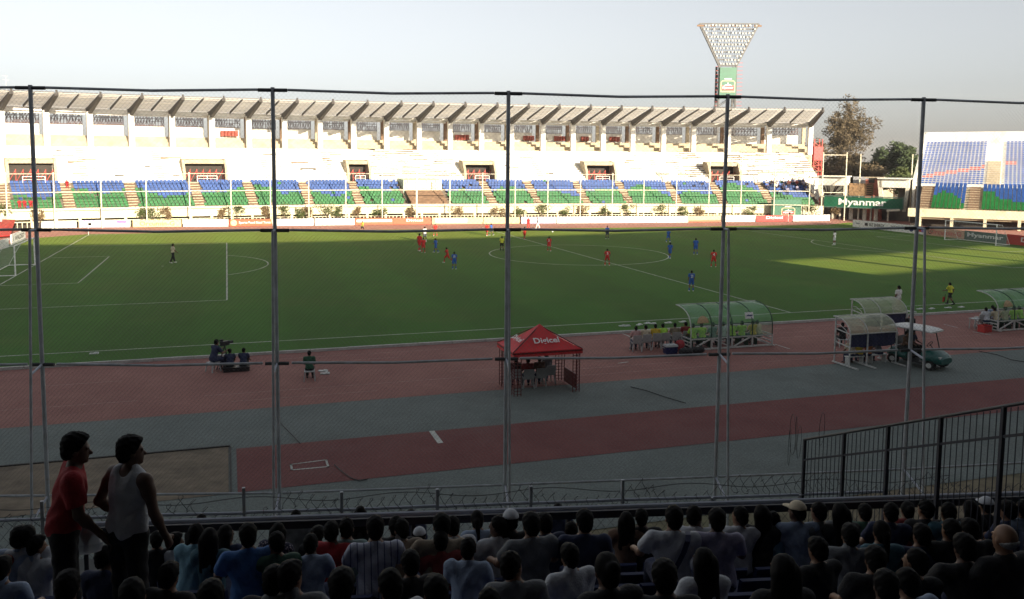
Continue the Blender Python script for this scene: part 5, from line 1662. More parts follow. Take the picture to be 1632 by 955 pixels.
        hr_.plane(H(0, 0, .10), Rh @ np.array([0, .55, -1.0])); hr_.plane(H(0, -.035, .12), Rh @ np.array([0, .4, 1.0]))
    out['hair'] = hr_
    if cap:
        cp = Field(lo-[.05, .05, .0], hi+[.05, .12, .1], min(h, .013))
        cp.ell(H(0, -.014, .165), (.096, .112, .105), Rh, .01); cp.plane(H(0, 0, .165), Rh @ np.array([0, -.12, -1.0]))
        if cap == 'brim': cp.ell(H(0, .115, .168), (.075, .085, .012), Rh, .012)
        out['cap'] = cp
    m0 = bpy.data.materials['skin'] if 'skin' in bpy.data.materials else None
    zmin = 0.0
    res = {}
    for kname, f in out.items(): res[kname] = f.mesh(kname.split('#')[0], M_SKIN)
    if not seated:
        for q in ('shoe#0', 'shoe#1'):
            z = np.empty(len(res[q].vertices)*3, np.float32); res[q].vertices.foreach_get('co', z); zmin = float(z[2::3].min()) if q == 'shoe#0' else min(zmin, float(z[2::3].min()))
        for me in res.values(): me.transform(Matrix.Translation((0, 0, -zmin)))
    zt = np.empty(len(res['cap' if cap else 'hair'].vertices)*3, np.float32); res['cap' if cap else 'hair'].vertices.foreach_get('co', zt)
    res['_top'] = float(zt[2::3].max()); 
    vt = zt.reshape(-1, 3); tp = vt[vt[:, 2] > res['_top']-.06].mean(0); res['_hx'], res['_hy'] = float(tp[0]), float(tp[1])
    return res
M_SKIN = mat('brown skin', (.20, .105, .06), .55, .1, 12, obj=True)
M_SKIN2 = mat('dark brown skin', (.095, .048, .030), .55, .1, 12, obj=True)
M_HAIR = mat('black hair', (.006, .0055, .0055), .7, .3, 60, spec=.12, obj=True)
M_HAIRG = mat('grey hair', (.22, .22, .22), .6, .3, 60, obj=True)
CLOTH = {}
def cloth(key):
    if key in CLOTH: return CLOTH[key]
    c = {'white': (.52, .54, .57), 'paleblue': (.27, .34, .46), 'blue': (.05, .15, .38), 'navy': (.02, .03, .075), 'black': (.012, .012, .014), 'tan': (.25, .20, .145), 'red': (.34, .014, .02),
         'teal': (.05, .13, .17), 'green': (.045, .11, .075), 'paleteal': (.22, .30, .30), 'grey': (.16, .17, .18), 'brown': (.14, .08, .05), 'dkred': (.22, .03, .03), 'pink': (.5, .3, .28), 'yellow': (.62, .44, .04),
         'lime': (.42, .72, .08), 'cream': (.58, .50, .36), 'kitred': (.60, .03, .025), 'kitblue': (.03, .11, .42), 'kitwhite': (.75, .75, .72), 'refyellow': (.66, .66, .06), 'violet': (.30, .28, .38), 'cyan': (.19, .37, .46), 'jeans': (.05, .07, .12), 'orange': (.6, .2, .05), 'darkgreen': (.02, .09, .05)}[key]
    CLOTH[key] = mat(key+' cloth', c, .85, .14, 9, .25, obj=True)
    return CLOTH[key]
def striped(name, c1, c2, f):
    m = mat(name, c1, .85, .08, 9, .25, obj=True); t = m.node_tree; b = t.nodes['Principled BSDF']
    src = b.inputs['Base Color'].links[0].from_socket
    tc = t.nodes.new('ShaderNodeTexCoord'); sx = t.nodes.new('ShaderNodeSeparateXYZ'); t.links.new(tc.outputs['Object'], sx.inputs[0])
    ml = t.nodes.new('ShaderNodeMath'); ml.operation = 'MULTIPLY'; ml.inputs[1].default_value = f; t.links.new(sx.outputs['X'], ml.inputs[0])
    sn = t.nodes.new('ShaderNodeMath'); sn.operation = 'SINE'; t.links.new(ml.outputs[0], sn.inputs[0])
    gt = t.nodes.new('ShaderNodeMath'); gt.operation = 'GREATER_THAN'; gt.inputs[1].default_value = .86; t.links.new(sn.outputs[0], gt.inputs[0])
    mx = t.nodes.new('ShaderNodeMix'); mx.data_type = 'RGBA'; t.links.new(gt.outputs[0], mx.inputs['Factor']); t.links.new(src, mx.inputs['A']); mx.inputs['B'].default_value = tuple(c2)+(1,)
    t.links.new(mx.outputs['Result'], b.inputs['Base Color']); CLOTH[name] = m
striped('striped', (.46, .48, .57), (.10, .11, .2), 92)
def dotted(name, c1, c2):
    m = mat(name, c1, .85, .08, 9, .2, obj=True); t = m.node_tree; b = t.nodes['Principled BSDF']; src = b.inputs['Base Color'].links[0].from_socket
    tc = t.nodes.new('ShaderNodeTexCoord'); vo = t.nodes.new('ShaderNodeTexVoronoi'); vo.inputs['Scale'].default_value = 28; t.links.new(tc.outputs['Object'], vo.inputs['Vector'])
    lt = t.nodes.new('ShaderNodeMath'); lt.operation = 'LESS_THAN'; lt.inputs[1].default_value = .32; t.links.new(vo.outputs['Distance'], lt.inputs[0])
    mx = t.nodes.new('ShaderNodeMix'); mx.data_type = 'RGBA'; t.links.new(lt.outputs[0], mx.inputs['Factor']); t.links.new(src, mx.inputs['A']); mx.inputs['B'].default_value = tuple(c2)+(1,)
    t.links.new(mx.outputs['Result'], b.inputs['Base Color']); CLOTH[name] = m
dotted('dotted', (.03, .03, .06), (.45, .38, .42))
def person(fig, loc, rz, label, shirt='white', lower='navy', shoes='black', skin=None, scale=1.0, group=None, hair=None, socks=None, cap='white', name='person', cat='person'):
    t = thing(name, label, cat, loc, rz, group)
    t.scale = (scale,)*3
    for k, me in fig.items():
        if k.startswith('_') or len(me.polygons) == 0: continue
        k = k.split('#')[0]
        m = {'body': skin or M_SKIN, 'shirt': cloth(shirt), 'trousers': cloth(lower), 'shorts': cloth(lower), 'shoe': cloth(shoes), 'hair': hair or M_HAIR, 'cap': cloth(cap), 'sock': cloth(socks or lower)}[k]
        link_mesh(k, me, t, [m])
    return t
# ================================================================ FIGURES AND FURNITURE BY THE PITCH
M_PLASTIC = mat('white chair plastic', (.40, .42, .42), .45, .06, 4, obj=True)
def plastic_chair(loc, rz, label, group, stool=False, proto={}):
    key = 'stool' if stool else 'chair'
    if key not in proto:
        ms = {}
        mb = MB(); mb.prof([(-.23, -.22, .43), (-.23, .22, .45), (-.23, .22, .41), (-.23, -.22, .40)], [(.23, -.22, .43), (.23, .22, .45), (.23, .22, .41), (.23, -.22, .40)]); ms['seat'] = [mb.mesh('seat', M_PLASTIC)]
        ms['leg'] = []
        for sx in (-1, 1):
            for sy in (-1, 1):
                mb = MB(); mb.bar((sx*.24, sy*.24, 0), (sx*.19, sy*.18, .42), .045); ms['leg'].append(mb.mesh('leg', M_PLASTIC))
        if not stool:
            mb = MB()
            mb.prof([(-.23, -.22, .44), (-.22, -.30, .86), (-.22, -.33, .86), (-.23, -.25, .43)], [(.23, -.22, .44), (.22, -.30, .86), (.22, -.33, .86), (.23, -.25, .43)]); ms['backrest'] = [mb.mesh('backrest', M_PLASTIC)]
            ms['armrest'] = []
            for sx in (-1, 1):
                mb = MB(); mb.tube([(sx*.24, -.28, .66), (sx*.27, 0, .66), (sx*.25, .2, .63), (sx*.24, .22, .42)], .022, 5); ms['armrest'].append(mb.mesh('armrest', M_PLASTIC))
        proto[key] = ms
    t = thing('plastic_chair' if not stool else 'plastic_stool', label, 'chair' if not stool else 'stool', loc, rz, group)
    for k, l in proto[key].items():
        for me in l: link_mesh(k, me, t)
    return t
FIG = {}
def fig(k):
    if k in FIG: return FIG[k]
    o = dict(h=.022, folds=.003)
    o.update({'run': dict(hip=(.75, -.45), knee=(.7, .9), arm=((-.6, .2, 1.3), (.7, .2, 1.3)), lean=.2, legs='shorts'),
              'run2': dict(hip=(-.35, .5), knee=(.35, .35), arm=((.5, .2, .9), (-.5, .2, .9)), lean=.12, legs='shorts'),
              'walk': dict(hip=(.3, -.28), knee=(.12, .2), arm=((-.25, .14, .3), (.3, .14, .35)), lean=.05, legs='shorts'),
              'stand': dict(abd=(.13, .13), arm=((.05, .16, .25), (.05, .16, .25)), legs='shorts'),
              'wide': dict(abd=(.24, .24), hip=(.12, .12), knee=(.2, .2), arm=((.15, .35, .6), (.15, .35, .6)), lean=.12, legs='shorts'),
              'walkt': dict(hip=(.3, -.28), knee=(.12, .2), arm=((-.2, .14, .5), (.3, .14, .6)), lean=.04, legs='trousers'),
              'standt': dict(abd=(.1, .1), arm=((.1, .14, .3), (.1, .14, .3)), legs='trousers'),
              'sit': dict(seated=True, lean=.1, arm=((.5, .12, .8), (.5, .12, .8)), h=.018),
              'sitf': dict(seated=True, lean=.38, arm=((.75, .1, .7), (.75, .1, .7)), h=.018),
              'sitl': dict(seated=True, lean=.05, arm=((.45, .12, .9), (.45, .12, .9)), head=(.5, 0), h=.018),
              'sitcam': dict(seated=True, lean=.3, arm=((.9, .15, 1.3), (.9, .15, 1.3)), h=.018),
              'sitg': dict(seated=True, lean=.25, hip=(.5, .5), knee=(.9, .9), arm=((.9, .1, .5), (.9, .1, .5)), h=.018)}[k])
    FIG[k] = figure(**o); return FIG[k]
def player(px, py, pose, rz, shirt, shorts, label, ytop=None, num=None, socks=None, shoes='kitwhite', group='football players', skin=None, cat='person', hair=None, depth_xy=None):
    loc = G(px, py)
    f = fig(pose); sc = .97
    if ytop is not None:
        d = math.hypot(*(loc-CAM)[:2])
        sc = max(.9, min(1.12, (zpx(loc, ytop))/f['_top']))
    t = person(f, loc, rz, label, shirt, shorts, shoes, skin or M_SKIN, sc, group, socks=socks or shorts, hair=hair)
    if num:
        mb = MB(); lettering(mb, num, (0, -.15, 1.28), (1, 0, .0), (0, 0.05, 1), .26, .2 if len(num) > 1 else None, 0, .03, lift=.02); mb.build('jersey_number', M_WHITE, t, world=False)
    return t
R_, B_, = 'kitred', 'kitblue'
player(674.7, 403, 'stand', -.4, R_, R_, 'red kit player in front of the pair at the left of the centre circle', 379)
player(668.5, 400.5, 'walk', -.9, R_, R_, 'red kit player half hidden behind another red player left of the centre circle', 372)
player(677, 386, 'stand', .3, 'kitwhite', 'grey', 'white shirted player beyond the two red players on the left', 361, socks='kitwhite')
player(693.8, 376.4, 'wide', 2.8, R_, R_, 'red kit player standing astride in the sun near the far touchline', 357.5)
player(694.6, 403, 'run2', .9, B_, B_, 'blue kit player running towards the pair of red players', 380, '7')
player(713, 419, 'run', .8, R_, R_, 'red kit player running beside the blue number ten', 395.5)
player(724, 429.5, 'stand', -.25, B_, B_, 'blue kit player with a white number ten on the back', 402.5, '10')
player(776, 376, 'walk', 2.4, R_, R_, 'red kit player at the far end of the halfway line', 359)
player(783, 375.5, 'walk', .6, B_, 'navy', 'blue kit player close beside a red one at the far end of the halfway line', 359.5)
player(799.8, 400, 'stand', -.5, 'refyellow', 'black', 'referee in yellow shirt and black shorts by the centre circle', 377, socks='black', shoes='black', group=None)
player(836, 382, 'walk', -.8, R_, R_, 'red kit player right of the third fence pole near the far touchline', 363)
player(842, 364.5, 'standt', 2.9, 'red', 'kitred', 'ball boy in red on the far track before the violet edged board', 352, group='ball boys on the far track')
player(857, 364, 'walkt', 1.2, 'violet', 'kitwhite', 'ball boy in pale violet walking on the far track', 351.5, group='ball boys on the far track')
player(875, 400.5, 'stand', -.6, R_, R_, 'red kit player standing at the top of the centre circle', 377.5, '3')
player(967.6, 381, 'stand', -.3, B_, 'navy', 'blue kit player near the far touchline beyond the centre circle', 360)
player(967.6, 423.6, 'wide', -.35, R_, R_, 'red kit player inside the near edge of the centre circle', 396.5, '5')
player(1065, 386, 'run2', -.9, B_, B_, 'blue kit player running beyond the right edge of the centre circle', 366)
player(1067.5, 412.5, 'walk', -1.0, B_, B_, 'blue kit player at the right edge of the centre circle', 386.5)
player(1108.5, 406, 'stand', -.5, B_, B_, 'blue kit player standing left of the fourth fence pole', 379.5)
player(1137, 426, 'wide', -.5, R_, R_, 'red kit player beside the fourth fence pole', 398, '4')
player(1101.5, 464.5, 'stand', -.3, B_, B_, 'blue kit player with a white number twenty near the halfway line', 433.5, '20')
player(1329.5, 391, 'stand', .4, 'kitwhite', 'kitwhite', 'goalkeeper all in white standing alone at the right', 367.5, socks='kitwhite', group='goalkeepers')
player(276, 419.5, 'walkt', -1.1, 'cream', 'black', 'goalkeeper in cream top and black trousers walking at the left', 388.5, group='goalkeepers')
ar = player(1513.5, 485.5, 'run2', .2, 'refyellow', 'black', 'assistant referee in yellow and black running along the near touchline', 452.5, socks='black', shoes='black', group='assistant referees')
fl = thing('flag', 'red signal flag held by the near assistant referee', 'flag', tuple(G(1513.5, 485.5)+np.array([-.32, .1, .62])), .4)
mb = MB(); mb.bar((0, 0, .1), (-.06, .0, -.42), .025); mb.build('stick', M_BLACK, fl, world=False)
mb = MB(); mb.slab([(-.02, 0, -.08), (-.05, .02, -.42), (-.33, .05, -.40), (-.28, .04, -.06)], .008); mb.build('cloth', M_RED, fl, world=False)
player(577.5, 370.5, 'run2', -1.2, 'refyellow', 'black', 'assistant referee in bright yellow on the far touchline', 354.5, socks='black', group='assistant referees')
player(1430.5, 500, 'standt', .2, 'kitwhite', 'cream', 'coach in a white shirt standing beside the back wire shelter', 455, group=None)
# watchers in the far stand
sv = [(px, R0+(i+.5)*DR, i) for px, i in ((30, 1), (48, 1), (107, 8), (38, 1.0))]
for k, (px, r, i) in enumerate(sv):
    a = px_angle(px, 310, r); p = A(a, r, Z0+int(i)*DZ)
    person(fig('sitf'), p, PI-a, ['steward in red seated low in the far stand at the far left', 'second steward in red on the low far left seats', 'watcher in red seated high beside the first far stair', 'third steward in red between two others at the far left'][k], 'red', 'red', group='watchers in the far stand', scale=.95)
for k in range(26):
    px = 1222+random.random()*72; i = random.choice((5, 6, 7, 7, 8, 8, 9, 9))
    a = px_angle(px, 310, 193); p = A(a, R0+(i+.4)*DR, Z0+i*DZ)
    if a > AEND1-.003: continue
    person(fig(random.choice(('sit', 'sitl', 'sitf'))), p, PI-a+random.uniform(-.3, .3), 'distant spectator in the crowded upper seats at the right end of the far stand', random.choice(('navy', 'black', 'kitblue', 'violet', 'kitwhite', 'dkred', 'grey')), 'navy', group='spectators at the far right end', scale=random.uniform(.93, 1.03))

# ---------------------------------------------------------------- red tent
M_TENT = mat('red tent cloth', (.62, .03, .035), .6, .10, 2, .15)
M_TRUSS = mat('dark red truss paint', (.12, .012, .012), .5, .2, 4)
TX0, TX1, TY0, TY1 = -23.45, -20.55, -47.7, -45.75
TZ, TA = 1.86, 2.78
tt = thing('promotional_tent', 'small red pyramid tent with white lettering on lattice legs', 'tent', ((TX0+TX1)/2, (TY0+TY1)/2, 0), 0)
ap_ = Vector(((TX0+TX1)/2, (TY0+TY1)/2, TA))
cor = [Vector((TX0-.08, TY0-.08, TZ)), Vector((TX1+.08, TY0-.08, TZ)), Vector((TX1+.08, TY1+.08, TZ)), Vector((TX0-.08, TY1+.08, TZ))]
mb = MB()
NT = 8
for i in range(4):                              # sagging cloth faces
    a_, b_ = cor[i], cor[(i+1) % 4]
    vs, fs = [], []
    for j in range(NT+1):
        for k in range(NT+1):
            t, s_ = j/NT, k/NT
            e = a_.lerp(b_, s_); p = e.lerp(ap_, t); p.z -= .10*math.sin(PI*t)*(1-.3*math.sin(PI*s_))
            vs.append(p)
    for j in range(NT):
        for k in range(NT): fs.append((j*(NT+1)+k, j*(NT+1)+k+1, (j+1)*(NT+1)+k+1, (j+1)*(NT+1)+k))
    mb.add(vs, fs)
mb.build('canopy', M_TENT, tt, smooth=False)
mb = MB()
for i in range(4):
    a_, b_ = cor[i], cor[(i+1) % 4]; n_ = (b_-a_).cross(Vector((0, 0, 1))).normalized()
    vs, fs = [], []
    for k in range(13):
        s_ = k/12; e = a_.lerp(b_, s_)
        vs += [e+n_*.004, e+n_*(.02+.012*math.sin(k*2.1))-Vector((0, 0, .2))]
    for k in range(12): fs.append((2*k, 2*k+1, 2*k+3, 2*k+2))
    mb.add(vs, fs)
mb.build('valance', M_TENT, tt)
for i, (body_, kx) in enumerate((('Digicel', 1), ('Digicel', 1))):
    a_, b_ = (cor[0], cor[1]) if i == 0 else (cor[3], cor[0])
    m_ = (a_+b_)/2; c = m_.lerp(ap_, .36); ez = (ap_-m_).normalized(); exx = (b_-a_).normalized()
    n_ = exx.cross(ez); mb = MB()
    vs, fs, size = text_mesh('Digicel', .02); k = (1.12 if i == 0 else 1.0)/size[0]
    tv = []
    for v in vs:
        p = c+exx*(v[0]*k+.05)+ez*(v[1]*k*.98)
        t = (p-m_).dot(ez)/(ap_-m_).length
        p.z -= .10*math.sin(PI*max(0, min(1, t)))*(1-.3)-.0
        tv.append(p+n_*.085)
    mb.add(tv, fs); mb.build('lettering', M_WHITE, tt)
for x, y, sx, sy in ((TX0, TY0, 1, 1), (TX1, TY0, -1, 1), (TX1, TY1, -1, -1), (TX0, TY1, 1, -1)):
    mb = MB(); pts3 = [Vector((x, y, 0)), Vector((x+sx*.30, y, 0)), Vector((x, y+sy*.30, 0)), Vector((x+sx*.15, y, 0))]
    for p in pts3: mb.bar(p, p+Vector((0, 0, TZ-.02)), .028)
    z = .08
    while z < TZ-.08:
        mb.bar(pts3[0]+Vector((0, 0, z)), pts3[1]+Vector((0, 0, z)), .02); mb.bar(pts3[0]+Vector((0, 0, z+.01)), pts3[2]+Vector((0, 0, z+.06)), .02); z += .135
    mb.build('lattice_leg', M_TRUSS, tt)
mb = MB()
for i in range(4): mb.bar(cor[i]-Vector((0, 0, .06)), cor[(i+1) % 4]-Vector((0, 0, .06)), .05)
for c_ in cor: mb.bar(c_, ap_-Vector((0, 0, .06)), .035)
mb.build('roof_frame', M_TRUSS, tt)
mb = MB(); mb.box((TX1-.02, (TY0+TY1)/2, .37), (.05, TY1-TY0-.7, .62)); mb.build('side_panel', M_TRUSS, tt)
for k, (x, y, sh_, lab) in enumerate(((-22.9, -46.35, 'black', 'person in dark clothes seated behind the left front leg of the red tent'), (-22.42, -46.5, 'dkred', 'person in dark red shirt seated in the red tent with bare arms'), (-21.86, -46.45, 'brown', 'person in brown shirt seated in the middle of the red tent'), (-21.32, -46.1, 'grey', 'person in grey shirt and cap seated in the red tent at the right'))):
    plastic_chair((x, y, 0), -.25+k*.1, 'white plastic chair under the %s' % lab.split(' seated')[0], 'chairs in the red tent')
    person(fig(('sit', 'sitl', 'sit', 'sitf')[k]), (x, y, -.0), -.25+k*.1, lab, sh_, 'navy', group='people in the red tent', skin=M_SKIN2)

# ---------------------------------------------------------------- team shelters
def clear_mat(name, col, alpha, rough=.2):
    m = bpy.data.materials.new(name); m.use_nodes = True; t = m.node_tree; b = t.nodes['Principled BSDF']
    n = t.nodes.new('ShaderNodeTexNoise'); n.inputs['Scale'].default_value = 2.2; n.inputs['Detail'].default_value = 5
    g = t.nodes.new('ShaderNodeNewGeometry'); t.links.new(g.outputs['Position'], n.inputs['Vector'])
    mr = t.nodes.new('ShaderNodeMapRange'); mr.inputs['From Min'].default_value = .3; mr.inputs['From Max'].default_value = .7; mr.inputs['To Min'].default_value = alpha-.12; mr.inputs['To Max'].default_value = alpha+.12
    t.links.new(n.outputs['Fac'], mr.inputs['Value']); t.links.new(mr.outputs[0], b.inputs['Alpha'])
    b.inputs['Base Color'].default_value = tuple(col)+(1,); b.inputs['Roughness'].default_value = rough
    return m
M_POLY = clear_mat('green clear sheet', (.30, .60, .38), .32, .15)
M_POLY2 = clear_mat('hazy yellowish sheet', (.40, .44, .28), .62, .3)
M_GFRAME = mat('dark green frame paint', (.012, .05, .03), .5, .2, 4)
M_WFRAME = mat('white frame paint', (.55, .56, .54), .5, .15, 4)
M_TARP = mat('dark blue tarpaulin', (.03, .035, .09), .6, .2, 3)
PROF = [(0, .60), (0, .95), (.02, 1.25), (.10, 1.52), (.26, 1.76), (.50, 1.94), (.80, 2.06), (1.15, 2.13), (1.55, 2.15)]
def green_shelter(x0, x1, y, label, nb=4, poster=True):
    t = thing('team_shelter', label, 'team shelter', ((x0+x1)/2, y, 0), 0)
    L = x1-x0
    for b in range(nb):
        xa, xb = -L/2+L*b/nb+.03, -L/2+L*(b+1)/nb-.03
        mb = MB()
        for (y0_, z0_), (y1_, z1_) in zip(PROF, PROF[1:]): mb.add([(xa, y0_, z0_), (xb, y0_, z0_), (xb, y1_, z1_), (xa, y1_, z1_)], [(0, 1, 2, 3)])
        me = mb.mesh('clear_panel', M_POLY, smooth=True); link_mesh('clear_panel', me, t)
    for b in range(nb+1):
        x = -L/2+L*b/nb
        mb = MB(); mb.tube([(x, a_-.01, b_) for a_, b_ in PROF], .028, 6); mb.build('rib', M_GFRAME if 0 < b else M_WFRAME, t, world=False)
        mb = MB(); mb.bar((x, -.02, .05), (x, -.02, .62), .07); mb.build('post', M_WFRAME, t, world=False)
        mb = MB(); mb.bar((x, 1.5, .05), (x, 1.5, .4), .06); mb.build('post', M_WFRAME, t, world=False)
        if b < nb:
            mb = MB()
            xa, xb = x+.04, -L/2+L*(b+1)/nb-.04
            if b % 2 == 0: mb.bar((xa, -.02, .08), (xb, -.02, .58), .06)
            else: mb.bar((xa, -.02, .58), (xb, -.02, .08), .06)
            mb.build('brace', M_WFRAME, t, world=False)
    mb = MB()
    for y_, z_, w_ in ((-.02, .06, .08), (-.02, .6, .06)): mb.bar((-L/2, y_, z_), (L/2, y_, z_), w_)
    mb.build('base_rail', M_WFRAME, t, world=False)
    mb = MB(); mb.bar((-L/2, 1.5, .06), (L/2, 1.5, .06), .06); mb.build('front_rail', M_WFRAME, t, world=False)
    for sx in (-1, 1):
        mb = MB()
        for z_ in (.06, .24, .42, .60): mb.bar((sx*L/2, -.25 if z_ < .1 else 0, z_), (sx*L/2, 1.5, z_), .055)
        mb.build('side_frame', M_WFRAME, t, world=False)
    for z_, y_ in ((.62, 0), (1.30, .03), (2.15, 1.55)):
        mb = MB(); mb.bar((-L/2, y_-.01, z_), (L/2, y_-.01, z_), .04); mb.build('cross_rail', M_GFRAME if z_ < 2 else M_WFRAME, t, world=False)
    if poster:
        q = MB(); x = L*.17 if nb == 4 else -L*.05
        q.add([(x, .135-.06, 1.50), (x+.5, .135-.06, 1.50), (x+.5, .18, 1.82), (x, .18, 1.82)], [(0, 1, 2, 3)]); q.build('poster', M_WHITE, t, world=False)
        q = MB(); q.add([(x+.08, .085, 1.63), (x+.42, .085, 1.63), (x+.42, .10, 1.70), (x+.08, .10, 1.70)], [(0, 1, 2, 3)]); q.build('poster_print', M_NAVY, t, world=False)
    if nb == 4:
        q = MB(); x = -L*.36
        q.add([(x+.34*math.cos(a_), -.02+.10*math.sin(a_)**2, 1.42+.36*math.sin(a_)) for a_ in np.linspace(0, PI, 14)], [tuple(range(14))]); q.build('emblem', M_CREAM, t, world=False)
    # bench seats inside
    for k in range(int(L/.55)):
        x = -L/2+.35+k*.55
        if x > L/2-.2: break
        mb = MB(); mb.box((x, .55, .42), (.42, .4, .05)); mb.box((x, .55, .2), (.08, .3, .4)); mb.build('bench_seat', M_GFRAME, t, world=False)
    return t
green_shelter(-12.05, -7.2, -42.3, 'large green clear roofed team shelter in the middle of the near track')
green_shelter(7.75, 12.6, -42.6, 'green clear roofed team shelter cut by the right edge of the photo', poster=True)
for k, (dx, sh_, lab) in enumerate(((.5, 'lime', 'substitute in a lime bib at the left end of the middle green shelter'), (1.05, 'lime', 'second substitute from the left in a lime bib in the middle green shelter'), (1.65, 'paleteal', 'man in a pale shirt left of centre in the middle green shelter'), (2.3, 'white', 'man in a white shirt at the centre of the middle green shelter'), (2.85, 'lime', 'substitute in lime right of centre in the middle green shelter'), (3.4, 'lime', 'substitute in lime below the poster of the middle green shelter'), (4.1, 'yellow', 'person in yellow at the right end of the middle green shelter'), (4.5, 'cream', 'person in cream at the far right seat of the middle green shelter'))):
    person(fig(('sit', 'sitf', 'sitl')[k % 3]), (-12.05+dx, -41.72, 0), random.uniform(-.2, .2), lab, sh_, 'navy', group='substitutes in the shelters')
for k, (dx, sh_, lab) in enumerate(((.6, 'cream', 'substitute in a pale bib seated first in the right green shelter'), (1.2, 'cream', 'substitute in a pale bib seated second in the right green shelter'), (1.85, 'lime', 'substitute in lime seated in the right green shelter'), (2.5, 'lime', 'substitute in lime at the edge of the photo in the right green shelter'))):
    person(fig(('sitf', 'sit', 'sitl')[k % 3]), (7.75+dx, -42.02, 0), random.uniform(-.2, .2), lab, sh_, 'navy', group='substitutes in the shelters')
# row of people on chairs left of the middle shelter
row = [(1017, 561, 'pink', 'jeans', 'man in a pink shirt on the leftmost chair beside the middle shelter'), (1032, 559, 'cream', 'jeans', 'man in a cream shirt second on the row of chairs beside the shelter'), (1048, 557, 'yellow', 'pink', 'man in a mustard yellow shirt on the row of chairs'), (1062, 556, 'lime', 'white', 'person in a lime vest sitting behind the blue cool box'), (1079, 555, 'tan', 'navy', 'man in a tan shirt right of the lime vest'), (1096, 553, 'dkred', 'navy', 'person in dark red at the left end post of the middle shelter')]
for k, (x, y, sh_, lw, lab) in enumerate(row):
    p = G(x, y)+np.array([0, .25, 0])
    plastic_chair(p, -.2, 'grey white plastic chair under the %s' % lab.split(' on ')[0].split(' second')[0].split(' sitting')[0].split(' right of')[0].split(' at the')[0], 'chairs left of the middle shelter')
    person(fig(('sit', 'sitl', 'sit', 'sitf', 'sit', 'sitl')[k]), p, -.2+random.uniform(-.2, .2), lab, sh_, lw, group='people on chairs by the middle shelter', scale=.98)
p = G(1068, 563)
cb = thing('cool_box', 'dark blue cool box with a white lid on the track', 'cool box', p, -.05)
M_CBLUE = mat('dark blue box plastic', (.012, .02, .09), .4, .1, 3)
mb = MB(); mb.prof([(-.29, -.19, 0), (.29, -.19, 0), (.29, .19, 0), (-.29, .19, 0)], [(-.32, -.21, .36), (.32, -.21, .36), (.32, .21, .36), (-.32, .21, .36)]); mb.build('body', M_CBLUE, cb, world=False)
mb = MB(); mb.prof([(-.34, -.23, .363), (.34, -.23, .363), (.34, .23, .363), (-.34, .23, .363)], [(-.31, -.2, .45), (.31, -.2, .45), (.31, .2, .45), (-.31, .2, .45)]); mb.build('lid', M_PLASTIC, cb, world=False)
mb = MB(); mb.tube([(-.34, -.1, .28), (-.38, -.1, .3), (-.38, .1, .3), (-.34, .1, .28)], .015, 5); mb.build('handle', M_PLASTIC, cb, world=False)
def bag(px, py, w_, d_, h_, m, label, rz=0):
    t = thing('sports_bag', label, 'bag', G(px, py), rz)
    mb = MB(); n = 10; secs = []
    for i, x in enumerate(np.linspace(-w_/2, w_/2, 7)):
        k = (1-abs(2*x/w_)**4)**.5*.25+.75
        secs.append([(x, d_/2*k*math.cos(a_)*(.8 if abs(math.sin(a_)) > .9 else 1), h_/2+h_/2*k*math.sin(a_)) for a_ in np.linspace(0, 2*PI, n, endpoint=False)])
    for s0, s1 in zip(secs, secs[1:]): mb.prof(s0, s1, cap=False)
    mb.add(secs[0], [tuple(range(n-1, -1, -1))]); mb.add(secs[-1], [tuple(range(n))]); mb.build('body', m, t, True, world=False)
    mb = MB(); mb.tube([(-w_*.2, 0, h_*.95), (-w_*.12, 0, h_*1.2), (w_*.12, 0, h_*1.2), (w_*.2, 0, h_*.95)], .02, 5); mb.build('strap', M_BLACK, t, world=False)
M_BAGR = mat('red bag cloth', (.32, .02, .03), .7, .2, 4); M_BAGK = mat('black bag cloth', (.012, .012, .014), .7, .2, 4)
bag(1083, 560, .45, .35, .6, M_BAGR, 'red bag standing right of the blue cool box', .2)
bag(1093, 566, .7, .35, .38, M_BAGK, 'black bag at the left corner of the middle shelter', .1)
bag(1112, 563, .62, .35, .34, M_BAGK, 'black bag under the frame of the middle shelter', -.1)
# beside the right shelter
p = G(1570, 527); 
plastic_chair(G(1562, 523), -.4, 'white plastic chair left of the red crate by the right shelter', None)
person(fig('sitf'), G(1572, 525), -.5, 'man in a white shirt leaning forward by the right shelter', 'white', 'navy')
person(fig('sitf'), G(1583, 521), -.4, 'man in a pale blue shirt beside the post of the right shelter', 'paleblue', 'navy')
for q, lab in (((1572, 525), 'white stool under the leaning man in white by the right shelter'), ((1583, 521), 'white stool under the man in pale blue by the right shelter')): plastic_chair(G(*q), -.4, lab, None, True)
cr_ = thing('crate', 'bright red plastic crate on the track by the right shelter', 'crate', G(1569, 529), .1)
mb = MB()
for sx, sy, w_, d_ in ((0, -.2, .62, .03), (0, .2, .62, .03), (-.3, 0, .03, .37), (.3, 0, .03, .37)): mb.box((sx, sy, .2), (w_, d_, .4))
mb.box((0, 0, .02), (.57, .37, .03)); mb.build('body', M_RED, cr_, world=False)
mb = MB(); mb.box((0, -.225, .37), (.66, .03, .06)); mb.box((0, .225, .37), (.66, .03, .06)); mb.build('rim', M_BAGR, cr_, world=False)
tb = thing('folding_table', 'small white table behind the red crate', 'table', G(1554, 524), .1)
mb = MB(); mb.box((0, 0, .6), (.6, .45, .04)); mb.build('tabletop', M_PLASTIC, tb, world=False)
for sx in (-1, 1):
    for sy in (-1, 1): mb = MB(); mb.bar((sx*.26, sy*.18, 0), (sx*.24, sy*.17, .58), .035); mb.build('leg', M_PLASTIC, tb, world=False)
